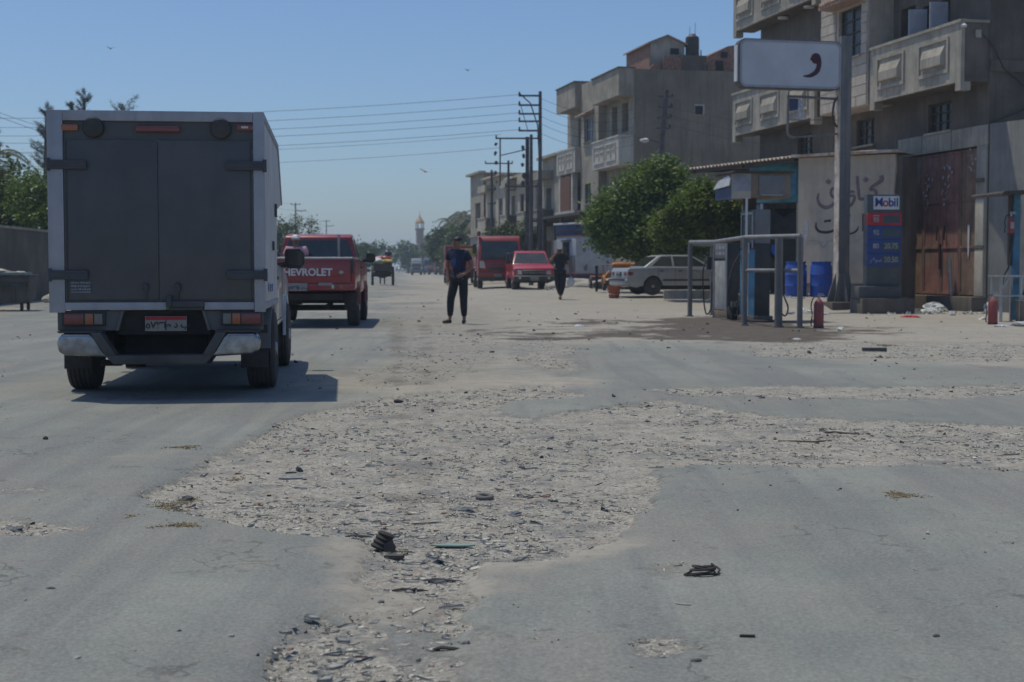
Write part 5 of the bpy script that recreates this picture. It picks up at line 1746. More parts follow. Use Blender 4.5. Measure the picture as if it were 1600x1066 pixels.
MB().box((3.42, -.05, 9.12), (.42, .03, .44)).build('pane', M_dark, o)
# rooftop
hut = MB().prism_y([(1.13, 11.0), (3.0, 11.0), (3.0, 12.62), (2.05, 13.0), (1.13, 12.62)], 1.0, 5.0).build('roof_hut', M_brick, B2)
MB().prism_y([(1.16, 11.0), (2.98, 11.0), (2.98, 12.58), (2.05, 12.96), (1.16, 12.58)], .97, .995).build('hut_gable', M_conc, hut)
MB().add([(.98, .85, 12.60), (2.05, .85, 13.03), (3.15, .85, 12.58), (.98, 5.1, 12.60), (2.05, 5.1, 13.03), (3.15, 5.1, 12.58), (.98, .85, 12.52), (2.05, .85, 12.95), (3.15, .85, 12.50), (.98, 5.1, 12.52), (2.05, 5.1, 12.95), (3.15, 5.1, 12.50)],
         [(0, 1, 4, 3), (1, 2, 5, 4), (6, 9, 10, 7), (7, 10, 11, 8), (0, 6, 7, 1), (1, 7, 8, 2), (3, 4, 10, 9), (4, 5, 11, 10), (0, 3, 9, 6), (2, 8, 11, 5)]).build('hut_roof', M_tile, hut, smooth=False)
MB().box((2.45, .95, 12.2), (.45, .03, .3)).build('hut_window', M_dark, hut)
MB().prism_y([(.75, 11.05), (1.5, 11.05), (1.5, 11.6), (1.2, 11.45)], .5, .7).box((2.2, .6, 11.45), (1.0, .2, .8)).each('low_brick_wall', M_brick, B2)
MB().box((3.35, .7, 11.5), (1.3, .5, .9)).build('roof_block', M_conc_d, B2)
MB().prism_y([(4.1, 11.0), (7.6, 11.0), (7.6, 12.9), (5.2, 12.5), (4.1, 11.95)], .6, 3.5).build('brick_hut', M_brick, B2)
MB().box((4.75, .58, 11.5), (.42, .03, .5)).box((5.0, .58, 12.05), (.35, .03, .3)).each('brick_opening', M_dark, B2)
TK = thing('water_tank', 'black cylindrical water tank on a stand on the grey house roof', 'water tank', (6.145 + 3.42 * .9755 - .22, 72 + .75 + 1.0, 11.95), 0)
MB().lathe([(.34, 0), (.36, .05), (.35, .35), (.36, .40), (.35, .75), (.36, .80), (.34, 1.0), (.20, 1.08), (.16, 1.16), (.02, 1.16)], n=20).build('tank', M_black, TK)
MB().box((0, 0, -.04), (.8, .7, .08)).build('tank_base', M_brick, TK)
MB().cyl((.15, 0, 1.1), (.15, 0, 1.75), .012, n=5).cyl((-.12, .1, 1.1), (-.12, .1, 1.55), .012, n=5).cyl((.45, 0, -.1), (.45, 0, .35), .03, n=6).each('rod', M_black, TK)

# ---- ground-floor awning, then the houses beyond, all on the same building line
SW = thing('shop_awning', 'dark flat awning over the ground floor shops of the grey house', 'awning', (6.145, 72.0, 0), RZ)
MB().box((-.9, 10.2, 4.02), (1.8, 13.0, .14)).build('canopy', M_wood_dk, SW)
mb = MB()
for yy in (4.2, 8.0, 12.0, 16.0):
    mb.box((-1.65, yy, 2.2), (.22, .22, 3.6))
mb.each('canopy_post', M_wood_dk, SW)
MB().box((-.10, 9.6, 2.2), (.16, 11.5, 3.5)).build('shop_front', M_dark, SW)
MB().box((-.25, 14.5, 2.0), (.1, 1.2, 1.6)).build('shop_sign', M_white, SW)


def row_house(name, label, y0, y1, h, m, floors, ncol, loc=(6.145, 72.0, 0), off=0.0, balc=True, seed=0, ml=None):
    t = thing(name, label, 'house', loc, RZ)
    rr = random.Random(seed)
    holes = []
    step = (y1 - y0) / ncol
    for f_ in range(floors):
        for k in range(ncol):
            a = y0 + step * (k + .25)
            z = .6 + f_ * 3.3
            holes.append((a, a + step * rr.uniform(.28, .5), z + rr.uniform(.2, .7), min(z + 2.2, h - .5)))
    mb = MB()
    wall_face(mb, y0, y1, 0, h, holes, x=off, depth=.35)
    mb.build('road_wall', [m, M_dark], t, smooth=False)
    mb = MB()
    mb.quad((off, y0, 0), (10, y0, 0), (10, y0, h), (off, y0, h)).quad((off, y1, 0), (10, y1, 0), (10, y1, h), (off, y1, h))
    mb.quad((off, y0, h - .02), (10, y0, h - .02), (10, y1, h - .02), (off, y1, h - .02)).quad((10, y0, 0), (10, y1, 0), (10, y1, h), (10, y0, h))
    mb.build('end_walls', ml or m, t, smooth=False)
    for i, hl in enumerate(holes):
        if i % 2 == 0:
            window(t, *hl, x=off, cols=2, bars=1, frame=M_shut if i % 4 else M_wood_dk)
    MB().box((off - .12, (y0 + y1) / 2, h + .02), (.5, y1 - y0 + .2, .16)).box((off - .06, (y0 + y1) / 2, 3.6), (.2, y1 - y0, .22)).each('cornice', m, t)
    if balc:
        for k in range(ncol):
            if (k + seed) % 2 == 0:
                a = y0 + step * k + .3
                balcony(t, a, a + step - .6, 3.7, 4.8, D=.7, m=m, drops=False).location.x = off
                MB().box((off - .35, a + step / 2 - .3, 6.9 if h > 7.2 else h - .4), (.7, step - .6, .5)).build('balcony_head', m, t)
    return t


row_house('tan_house', 'low tan house just beyond the grey house with balconies', 13.4, 19.6, 8.0, M_plaster, 2, 2, seed=1, off=.1)
row_house('cream_house', 'long cream two storey house behind the utility poles', 21.0, 29.0, 7.3, M_cream, 2, 3, seed=2)
row_house('cream_house', 'cream house with a sagging roofline next to the brick one', 29.2, 36.0, 7.7, M_cream, 2, 2, seed=3, off=-.2)
row_house('brick_house', 'narrow unfinished red brick house at the far end of the row', 36.3, 41.5, 8.3, M_plaster, 2, 1, seed=4, balc=False, ml=M_brick, off=-.3)
0 and row_house('far_house', 'pale low house far down the row past the brick house', 46, 60, 5.0, M_plaster, 1, 4, seed=5, balc=False, off=1.5)

# ---- bank machine cabin
K = thing('atm_cabin', 'white and navy cabin with an orange stripe standing under the awning', 'cabin', (3.78, 64.95, .42), .445)
M_cab = mat('cabin_white', (.42, .45, .48), .5, var=.1, dust=.15)
kw = 1.95
MB().box((0, kw / 2, 1.30), (kw, kw, 1.75)).build('cabin_body', M_cab, K, bevel=.03)
MB().box((0, kw / 2, 2.44), (kw + .06, kw + .06, .50)).build('fascia', M_navy, K, bevel=.02)
MB().box((0, kw / 2, 2.72), (kw + .22, kw + .22, .09)).build('roof', M_txtwhite, K, bevel=.02)
MB().box((0, kw / 2, 2.165), (kw + .03, kw + .03, .06)).build('orange_stripe', M_orange, K)
MB().box((0, kw / 2, .22), (kw + .03, kw + .03, .40)).build('plinth', M_navy, K, bevel=.01)
MB().box((0, kw / 2, .445), (kw + .02, kw + .02, .05)).build('orange_stripe', M_orange, K)
MB().box((-kw / 2 - .02, .95, 1.38), (.03, .62, 1.0)).build('glass_door', M_glass_d, K)
MB().box((-kw / 2 - .035, .95, 1.95), (.05, .86, .10)).build('door_awning', M_greypaint, K)
MB().box((-kw / 2 - .02, .35, .9), (.03, .5, .75)).build('side_panel', M_greypaint, K)
mb = MB()
rr = random.Random(2)
for k in range(9):
    x, z = rr.uniform(-.85, .8), rr.uniform(.7, 1.9)
    pts = [(x + math.cos(i) * rr.uniform(.05, .16), z + math.sin(i) * rr.uniform(.06, .2)) for i in range(6)]
    mb.prism(pts, lambda p, q: (p[0], -.008 if q else -.001, p[1]))
mb.each('poster_remains', M_greypaint, K)

# ---- minaret and mosque far down the road
MS = thing('mosque', 'distant mosque with a slim minaret topped in gold over the road', 'mosque', (-19.4, 300, 0), 0)
M_mq = mat('mosque_plaster', (.34, .27, .23), .9, var=.12, stain=.2)
MB().box((.6, 2, 2.9), (5.2, 6, 5.8)).build('prayer_hall', M_mq, MS)
MB().box((1.3, 7.6, 2.2), (9, 5, 4.4)).build('side_hall', M_mq, MS)
MB().box((.6, -1.03, 5.0), (5.0, .06, .25)).box((.6, -1.03, 3.2), (5.0, .06, .2)).each('cornice', M_brick, MS)
MB().box((.9, -1.05, 4.1), (.9, .06, .9)).box((.9, -1.05, 1.3), (1.0, .06, 2.0)).each('window', M_dark, MS)
MB().lathe([(.95, 3), (.95, 6.0), (.82, 6.1), (.82, 8.9), (1.05, 9.1), (1.05, 9.35), (.55, 9.4)], (0, 0, 0), 8).build('shaft', M_mq, MS)
mb = MB()
for k in range(6):
    a = k * math.pi / 3
    mb.cyl((math.cos(a) * .8, math.sin(a) * .8, 9.35), (math.cos(a) * .8, math.sin(a) * .8, 10.4), .12, n=6)
mb.each('gallery_column', M_white, MS)
MB().lathe([(1.02, 10.4), (1.0, 10.6), (.6, 11.2), (.18, 11.8), (.05, 12.3), (.02, 13.2)], (0, 0, 0), 12).build('gold_dome', mat('gold', (.50, .33, .16), .45, .3), MS)

# ---- left side: boundary wall, skip, rubble
LW = thing('boundary_wall', 'long grey cement wall along the left side of the road', 'wall', (-16.42, 49.3, 0), .08)
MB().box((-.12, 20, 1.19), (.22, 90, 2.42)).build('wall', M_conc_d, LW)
MB().box((-.12, 20, 2.44), (.30, 90, .08)).build('coping', M_conc, LW)
SK = thing('rubbish_skip', 'battered dark metal rubbish skip at the foot of the left wall', 'skip', (-13.75, 37.9, 0), .12)
sk = MB()
sk.prism_y([(-1.0, .22), (.80, .22), (.92, .30), (.98, .92), (.90, .95), (-1.1, .95), (-1.08, .9)], -.55, .55)
sk.build('skip_body', M_skip, SK, bevel=.02)
MB().box((-.05, 0, .93), (2.1, 1.18, .07)).box((-.05, -.57, .70), (2.02, .06, .09)).each('skip_rim', mat('rim_green', (.06, .085, .075), .7, .1, var=.4), SK, bevel=.012)
MB().box((-.05, .0, .99), (1.8, .9, .06)).blob((-.3, 0, 1.0), (.6, .35, .10), 3, .4).blob((.5, 0, 1.0), (.3, .3, .08), 4, .4).build('rubbish', M_sack, SK)
for x in (-.85, .75):
    for y in (-.4, .4):
        c_ = MB().cyl((x - .03, y, .09), (x + .03, y, .09), .085, n=12).build('castor', M_rubber, SK)
        MB().box((x, y, .19), (.08, .08, .08)).build('castor_fork', M_black, c_)
mb = MB()
for x in (-.6, -.2, .25, .6):
    mb.box((x, -.565, .48), (.05, .03, .42))
mb.each('skip_rib', M_skip, SK)
tag(MB().blob((0, 0, .14), (.42, .28, .17), 8, .22, 3).build('cement_sack', M_sack, loc=(-14.9, 46.6, 0), rz=.3), 'pale slumped cement sack lying between the skip and the box truck', 'sack')

# ------------------------------------------------------------------ filling station
def hose(t, pts, r=.018, name='hose', m=None):
    P = [Vector(p) for p in pts]
    out = []
    for i in range(len(P) - 1):
        p0, p1, p2, p3 = P[max(i - 1, 0)], P[i], P[i + 1], P[min(i + 2, len(P) - 1)]
        for k in range(5):
            u = k / 5
            out.append(.5 * ((2 * p1) + (-p0 + p2) * u + (2 * p0 - 5 * p1 + 4 * p2 - p3) * u * u + (-p0 + 3 * p1 - 3 * p2 + p3) * u ** 3))
    out.append(P[-1])
    return MB().tube(out, r, 7).build(name, m or M_rubber, t, angle=80)


# pole sign
SG = thing('pole_sign', 'tall grey pole carrying a blank white box sign with one dark red letter', 'sign', (8.62, 37.25, 0), RZ)
col_ = MB().prism_z([(-.15, -.15), (.15, -.15), (.15, .15), (-.15, .15)], .25, 7.12)
col_.build('pole', M_polegrey, SG, bevel=.012)
MB().box((-.158, 0, 3.45), (.014, .285, 6.2)).build('flaking_face', M_rustwhite, SG)
mb = MB()
for sx, sy in ((1, 0), (-1, 0), (0, 1), (0, -1)):
    if sx:
        mb.prism([(.15, .25), (.40, .25), (.40, .33), (.15, 1.05)], lambda p, s, sx=sx: (sx * p[0], -.02 + .04 * s, p[1]))
    else:
        mb.prism([(.15, .25), (.40, .25), (.40, .33), (.15, 1.05)], lambda p, s, sy=sy: (-.02 + .04 * s, sy * p[0], p[1]))
mb.prism([(-.15, 1.0), (.15, 1.0), (.27, .25), (-.27, .25)], lambda p, s: (p[0], -.165 + .02 * s, p[1]))
mb.build('gusset', M_polegrey, SG, bevel=.004)
MB().box((0, 0, .12), (.95, .95, .27)).build('footing', M_conc_d, SG, bevel=.03)


def rrect(x0, x1, z0, z1, r, n=6):
    out = []
    for cx, cz, a0 in ((x1 - r, z1 - r, 0), (x0 + r, z1 - r, 90), (x0 + r, z0 + r, 180), (x1 - r, z0 + r, 270)):
        for k in range(n + 1):
            a = R(a0 + 90 * k / n)
            out.append((cx + math.cos(a) * r, cz + math.sin(a) * r))
    return out


X0, X1, Z0, Z1 = -2.96, -.12, 5.72, 6.98
bx = MB().prism_y(rrect(X0, X1, Z0, Z1, .20), -.13, .15).build('sign_case', mat('sign_case', (.075, .075, .08), .6, .1, var=.3, dust=.2, stain=.3, stain_col=(.2, .14, .09)), SG, bevel=.01)
outer, inner = rrect(X0 + .03, X1 - .03, Z0 + .03, Z1 - .03, .18), rrect(X0 + .085, X1 - .085, Z0 + .085, Z1 - .085, .14)
n = len(outer)
mb = MB()
mb.add([(x, -.150, z) for x, z in outer] + [(x, -.150, z) for x, z in inner] + [(x, -.12, z) for x, z in outer] + [(x, -.12, z) for x, z in inner],
       sum([[(i, (i + 1) % n, n + (i + 1) % n, n + i), (i, 2 * n + i, 2 * n + (i + 1) % n, (i + 1) % n), (n + i, n + (i + 1) % n, 3 * n + (i + 1) % n, 3 * n + i)] for i in range(n)], []))
mb.build('sign_rim', M_alu, bx)
MB().prism_y(inner, -.140, -.125).build('sign_face', mat('sign_face', (.50, .52, .56), .55, var=.08, scale=1.2, stain=.2, stain_col=(.36, .37, .40), dust=.08), bx)
MB().box((X0 - .012, .01, (Z0 + Z1) / 2), (.03, .20, Z1 - Z0 - .35)).build('sign_edge', M_txtwhite, bx)
mb = MB()
cx_, cz_ = -.86, 6.36
stroke(mb, [(cx_ - .10, cz_ + .10), (cx_ - .04, cz_ + .22), (cx_ + .06, cz_ + .22), (cx_ + .10, cz_ + .05), (cx_ + .04, cz_ - .16), (cx_ - .14, cz_ - .28), (cx_ - .34, cz_ - .30)], [.12, .12, .12, .13, .13, .10, .02], x=-.141, t=.004)
mb.cyl((cx_ + .0, -.141, cz_ + .13), (cx_ + .0, -.146, cz_ + .13), .11, n=20)
mb.build('red_letter', M_txtred, bx, smooth=False)
# empty lower frame
fr = [(-.15, 0, 5.58), (-.30, 0, 5.52), (-1.45, 0, 5.55), (-1.53, 0, 5.47), (-1.55, 0, 4.70), (-1.52, 0, 4.56), (-1.42, 0, 4.50)]
hose(SG, fr, .035, 'lower_frame', M_polegrey)
MB().bar((-1.42, 0, 4.50), (-.15, 0, 4.62), .05).bar((-1.5, .02, 4.95), (-.15, .02, 4.98), .02).build('frame_bar', M_polegrey, SG)
hose(SG, [(-.13, 0, 5.55), (-.25, 0, 5.45), (-.30, 0, 5.1), (-.22, 0, 4.85), (-.13, 0, 4.8)], .03, 'frame_bracket', M_wood_dk)
MB().prism_y([(-1.50, 5.18), (-1.28, 5.22), (-1.20, 5.5), (-1.5, 5.5)], -.01, .01).build('poster_rag', M_navy, SG)
MB().prism_y([(-1.30, 4.95), (-1.20, 5.0), (-1.12, 5.4), (-1.27, 5.5)], -.03, -.02).build('poster_rag', M_paper, SG)

# price totem
TT = thing('price_totem', 'fuel price totem with a white header and blue and red price panels', 'price sign', (9.30, 35.75, 0), .09)
MB().box((0, 0, .19), (1.34, .95, .38)).build('lower_plinth', M_conc_d, TT, bevel=.015)
MB().box((-.16, 0, .53), (1.10, .60, .30)).build('upper_plinth', mat('plinth_dark', (.07, .075, .085), .8, var=.2, dust=.2), TT, bevel=.03)
mdk = mat('totem_dark', (.06, .075, .085), .5, .1, var=.15, dust=.12)
MB().box((-.03, 0, 1.82), (.86, .26, 2.30)).build('totem_body', mdk, TT, bevel=.015)
hp = MB().box((.03, -.138, 2.76), (.66, .02, .33)).build('header_panel', M_txtwhite, TT, bevel=.004)
M_pb = mat('print_blue', (.015, .04, .20), .6, var=.05)
for ch, m_, x in (('M', M_pb, -.165), ('o', M_redsign, .005), ('b', M_pb, .145), ('i', M_pb, .240), ('l', M_pb, .305)):
    text_obj(ch, .31, m_, 'header_letter', hp, (x, -.152, 2.765), (R(90), 0, 0), .005, .92, .006)
rows = [(2.355, .31, M_redsign), (2.02, .33, M_blue), (1.68, .33, M_blue), (1.34, .33, M_blue)]
for k, (z, h, m_) in enumerate(rows):
    mm = m_ if k == 0 else mat('totem_blue', (.012, .045, .20), .5, var=.1, dust=.06)
    p_ = MB().box((-.02, -.01, z), (.88, .29, h)).build('price_panel', mm, TT, bevel=.004)
    MB().box((.155, -.158, z), (.44, .006, h * .62)).build('price_window', mat('price_window', (.05, .075, .09), .5, var=.2), p_)
    if k < 3:
        text_obj(('95', '92', '80')[k], .17, M_txtgrey, 'fuel_grade', p_, (-.23, -.158, z - (.02 if k == 0 else 0)), (R(90), 0, 0), .004, .9, .006)
        if k == 0:
            MB().box((-.23, -.158, z + .085), (.16, .004, .022)).build('grade_bar', M_txtgrey, p_)
    else:
        text_obj('\uFEAD\uFEFB\uFEEE\uFEB3', .15, M_txtgrey, 'fuel_grade', p_, (-.23, -.158, z), (R(90), 0, 0), .004, .9, .002)
    if k >= 2:
        text_obj(('20.75', '20.50')[k - 2], .19, M_txtgrey, 'price', p_, (.155, -.163, z), (R(90), 0, 0), .004, .85, .002)

# fuel pumps
M_pumpgrey = mat('pump_grey', (.34, .36, .38), .55, .1, var=.12, dust=.2, streak=.3)
P1 = thing('fuel_pump', 'short white and black fuel pump farther back inside the rail cage', 'fuel pump', (4.90, 32.4, 0), RZ)
MB().box((.145, .41, .08), (.34, .90, .16)).build('pump_base', M_amber, P1, bevel=.01)
MB().box((.145, .41, .93), (.28, .82, 1.54)).build('pump_body', M_black, P1, bevel=.015)
MB().box((-.004, .41, .74), (.016, .76, 1.12)).build('side_panel', mat('pump_white', (.40, .41, .41), .6, var=.2, scale=5, dust=.3, stain=.5, streak=.4), P1, bevel=.004)
MB().box((-.006, .41, 1.53), (.02, .76, .34)).build('display_panel', M_greypaint, P1, bevel=.004)
mb = MB()
for k in range(3):
    mb.box((-.018, .20 + k * .21, 1.60), (.006, .15, .07)).box((-.018, .20 + k * .21, 1.47), (.006, .15, .07))
mb.each('counter', M_txtgrey, P1)
MB().box((-.02, .02, .93), (.03, .04, 1.54)).box((-.02, .80, .93), (.03, .04, 1.54)).build('trim', M_steel, P1)
MB().box((-.07, 1.0, 1.25), (.10, .10, .30)).build('nozzle_holster', M_black, P1, bevel=.01)
hose(P1, [(-.07, 1.0, 1.4), (-.20, 1.02, 1.1), (-.18, 1.05, .5), (-.12, 1.08, .12), (-.05, 1.1, .06), (.0, 1.0, .25), (-.03, .9, .8)])
P2 = thing('fuel_pump', 'tall blue and white fuel pump with a glass top in the front of the cage', 'fuel pump', (5.15, 30.2, 0), RZ)
MB().box((.18, .41, .06), (.44, .92, .12)).build('pump_base', M_conc_d, P2, bevel=.01)
MB().box((.18, .41, .88), (.34, .80, 1.54)).build('pump_body', M_black, P2, bevel=.012)
MB().box((-.002, .41, .82), (.016, .80, 1.42)).build('side_panel', M_cyan, P2, bevel=.004)
MB().box((-.014, .41, .90), (.012, .16, 1.58)).box((-.014, .41, 1.56), (.012, .26, .22)).build('white_stripe', M_txtwhite, P2)
MB().box((-.026, .41, 1.60), (.012, .10, .20)).build('emblem', M_black, P2)
MB().box((.18, .41, 2.02), (.34, .80, .72)).build('pump_head', M_greypaint, P2, bevel=.012)
MB().box((-.002, .41, 2.00), (.016, .52, .50)).build('display_glass', M_glass_d, P2)
MB().box((-.012, .10, 1.95), (.03, .04, .78)).box((-.012, .72, 1.95), (.03, .04, .78)).box((-.012, .41, 2.30), (.03, .62, .04)).build('trim', M_steel, P2)
MB().box((.42, .15, 1.30), (.10, .12, .34)).build('nozzle_holster', M_black, P2, bevel=.01)
nz = MB().blob((.46, .05, 1.55), (.07, .05, .13), 4, .25).blob((.50, .03, 1.42), (.04, .04, .12), 6, .2).build('blue_cover', M_blue, P2)
hose(P2, [(.42, .12, 1.45), (.50, 0, 1.2), (.44, -.04, .7), (.52, -.06, .30), (.66, -.08, .12), (.72, -.1, .30), (.62, -.1, .55), (.55, -.05, .9), (.45, .1, 1.15)])
hose(P2, [(.4, .0, .03), (.0, -.25, .03), (-.35, -.45, .04), (-.1, -.55, .03), (.35, -.3, .03)], .022)
hose(P2, [(.05, .84, 1.5), (-.12, .9, 1.2), (-.22, .95, .7), (-.15, 1.0, .25), (-.02, .98, .10), (.05, .95, .5), (.02, .86, 1.0)], .02)
hose(P1, [(.30, .1, 1.3), (.42, .0, 1.0), (.40, -.05, .45), (.30, -.1, .06), (.55, -.3, .03), (.9, -.35, .03)], .02)
cr = thing('oil_crate', 'dark greasy crate of cans standing between the two pumps', 'crate', (4.95, 31.35, 0), .3)
MB().box((0, 0, .15), (.34, .26, .28)).build('crate_body', M_under, cr, bevel=.01)
for k in range(3):
    MB().cyl((-.10 + k * .10, 0, .29), (-.10 + k * .10, 0, .40), .04, n=10).build('can', (M_greypaint, M_amber, M_navy)[k], cr)
# overhead light box on the pump
OB = thing('pump_sign_box', 'faded octagonal light box on posts above the tall blue pump', 'sign', (5.05, 30.10, 0), RZ)
poly = [(0, 0), (.88, 0), (.88, 1.15), (-.36, 1.15), (-.36, .2), (-.24, .06)]
MB().prism_z(poly, 2.62, 3.14).build('box_shell', M_amber, OB, bevel=.012)
MB().prism_z([(-.42, -.06), (.94, -.06), (.94, 1.21), (-.42, 1.21)], 3.14, 3.19).build('box_roof', M_wood_dk, OB)
MB().box((.45, -.012, 2.88), (.58, .03, .42)).build('grey_panel', M_greypaint, OB, bevel=.004)
MB().box((.45, -.022, 2.68), (.48, .02, .02)).build('panel_trim', M_alu, OB)
mb = MB().prism_z([(-.372, .21), (-.25, .05), (-.02, -.014), (-.02, .0), (-.24, .07), (-.352, .21)], 2.60, 3.13)
mb.build('cream_panel', M_cream, OB)
MB().prism_z([(-.352, .17), (-.25, .045), (-.03, -.022), (-.03, -.01), (-.24, .055)], 2.76, 3.11).build('worn_print', M_txtgrey, OB)
MB().prism([(.22, 3.05), (.35, 3.10), (.9, 3.02), (1.13, 2.86), (1.13, 2.84), (.22, 2.88)], lambda p, s: (-.372 - .02 * s - (.03 if p[1] < 2.95 else 0), p[0], p[1])).build('torn_canvas', M_bag, OB)
MB().box((-.368, .68, 2.73), (.012, .92, .26)).build('navy_panel', M_navy, OB)
MB().cyl((-.10, .02, .02), (-.10, .02, 2.62), .022, n=8).cyl((-.10, .02, 1.75), (-.10, .02, 2.62), .026, n=8).build('white_post', M_txtwhite, OB)
MB().box((.16, .5, 2.50), (.22, .22, .26)).build('neck', M_wood_dk, OB)

# rail cage of thick pipes round the pumps
CG = thing('rail_cage', 'grey pipe rail cage guarding the two fuel pumps', 'railing', (4.6, 28.13, 0), 0)
pp = {'a': (-.44, 5.13), 'b': (0, 0), 'c': (.51, -.86), 'd': (.86, -1.16), 'e': (.22, 6.2)}
for k, (x, y) in pp.items():
    r = {'c': .078, 'e': .04}.get(k, .055)
    MB().cyl((x, y, 0), (x, y, 1.72), r, n=14).cyl((x, y, 0), (x, y, .03), r + .03, n=14).build('post', M_polegrey, CG)
mb = MB().tube([(*pp['a'], 1.74), (-.23, 2.6, 1.70), (*pp['b'], 1.74)], .045, 10)
mb.build('rail', mat('rail_grey', (.21, .215, .22), .5, .2, var=.2, dust=.2), CG)
MB().tube([(*pp['b'], 1.74), (*pp['d'], 1.74)], .048, 10).build('rail', mat('rail_grey', (.21, .215, .22), .5, .2, var=.2, dust=.2), CG)
MB().tube([(*pp['b'], 1.09), (*pp['d'], 1.09)], .04, 10).build('rail', mat('rail_grey', (.21, .215, .22), .5, .2, var=.2, dust=.2), CG)
MB().tube([(*pp['a'], 1.70), (*pp['e'], 1.70)], .045, 10).build('rail', mat('rail_grey', (.21, .215, .22), .5, .2, var=.2, dust=.2), CG)
MB().tube([(*pp['a'], 1.08), (*pp['e'], 1.08)], .035, 10).build('rail', mat('rail_grey', (.21, .215, .22), .5, .2, var=.2, dust=.2), CG)


def extinguisher(name, label, loc, h=.52, r=.095, rz=0):
    t = thing(name, label, 'fire extinguisher', loc, rz)
    MB().lathe([(r * .9, 0), (r, .02), (r, h - .08), (r * .8, h - .02), (r * .35, h + .03), (.02, h + .04)], n=20).build('cylinder', mat('extinguisher_red', (.26, .025, .03), .5, var=.2, dust=.3, stain=.3), t)
    MB().cyl((0, 0, 0), (0, 0, .035), r + .006, n=20).build('foot_ring', M_black, t)
    MB().cyl((0, 0, h + .02), (0, 0, h + .09), .022, n=8).box((.04, 0, h + .10), (.13, .02, .02)).box((.03, 0, h + .13), (.11, .02, .015)).build('valve', M_steel, t)
    hose(t, [(0, 0, h + .07), (-.10, 0, h + .06), (-.15, -.02, h - .1), (-.13, -.03, h * .5), (-.15, -.03, .12), (-.14, -.03, .04)], .012)
    return t


extinguisher('fire_extinguisher', 'red fire extinguisher standing beside the pump cage', on_ground(1279, 513))
extinguisher('fire_extinguisher', 'red fire extinguisher standing beside the metal shelf at the right edge', on_ground(1551, 507))
t = extinguisher('fire_extinguisher', 'dark red extinguisher hung high on the post at the right edge', (10.83, 30.95, 1.86), .36, .075)
MB().box((0, -.078, .2), (.08, .006, .14)).build('label_plate', M_txtgrey, t)


def barrel(loc, label, rz):
    t = thing('blue_barrel', label, 'barrel', loc, rz, 'blue barrels by the tan shed')
    pr = [(.26, 0), (.285, .03), (.29, .30), (.30, .32), (.29, .34), (.29, .60), (.30, .62), (.29, .64), (.285, .84), (.25, .90), (.25, .93), (.27, .94), (.27, .97), (.20, .965)]
    MB().lathe(pr, n=28).build('drum', M_blue, t)
    MB().lathe([(.04, .965), (.04, .985), (.01, .985)], (.12, .05, 0), 12).build('bung', M_txtwhite, t)
    MB().prism([(0, 0), (.10, 0), (.10, .09), (0, .09)], lambda p, s: ((.292 + .004 * s) * math.cos(-1.2 + p[0] * 3), (.292 + .004 * s) * math.sin(-1.2 + p[0] * 3), .72 + p[1])).build('label_patch', M_paper, t)


barrel((7.70, 38.6, .34), 'blue plastic barrel behind the pump cage, left one of two', .4)
barrel((8.34, 38.4, .34), 'blue plastic barrel half hidden by the sign pole', 1.4)

# shelf, canopy and post at the right edge
RS = thing('metal_shelf', 'grey steel shelf stand under the small canopy at the right edge', 'stand', (10.32, 30.1, 0), .1)
mb = MB()
for x in (.03, .46, 1.5):
    for y in (0, .45):
        mb.box((x, y, .48), (.05, .05, .96))
mb.each('leg', M_steel, RS)
MB().box((.76, .22, .965), (1.6, .56, .035)).build('top_board', M_steel, RS, bevel=.004)
MB().box((.76, .22, .55), (1.52, .50, .03)).build('shelf_board', M_steel, RS, bevel=.004)
MB().bar((.05, 0, .70), (.20, 0, .94), .03).build('brace', M_steel, RS)
RC = thing('small_canopy', 'small flat dark canopy on a blue post at the right edge', 'canopy', (11.0, 31.2, 0), .1)
MB().prism_y([(-.62, 2.70), (1.6, 2.85), (1.6, 2.90), (-.55, 2.78), (-.62, 2.74)], -.7, .9).build('canopy_sheet', M_wood_dk, RC)
MB().box((.02, 0, 1.4), (.16, .12, 2.8)).build('post', M_cyan, RC, bevel=.01)
MB().box((-.10, .02, 2.0), (.06, .10, 1.6)).build('post_backing', M_wood_dk, RC)
hose(RC, [(-.05, -.05, 1.9), (-.16, -.1, 1.2), (-.30, -.12, .9), (-.32, -.12, .15)], .022)
t = thing('shelf_box', 'dusty grey box on the ground under the steel shelf', 'box', (10.98, 30.2, 0), .1)
MB().box((0, 0, .22), (.45, .3, .44)).build('carton', M_amber, t, bevel=.01)
MB().box((0, 0, .452), (.47, .32, .02)).build('lid', M_steel, t)
lump(1590, 450, (.06, .05, .12), M_red, 'crumpled pink and red plastic bag on the steel shelf', 71, name='plastic_bag')
bpy.data.objects['plastic_bag'].location = (10.86, 30.2, .565)

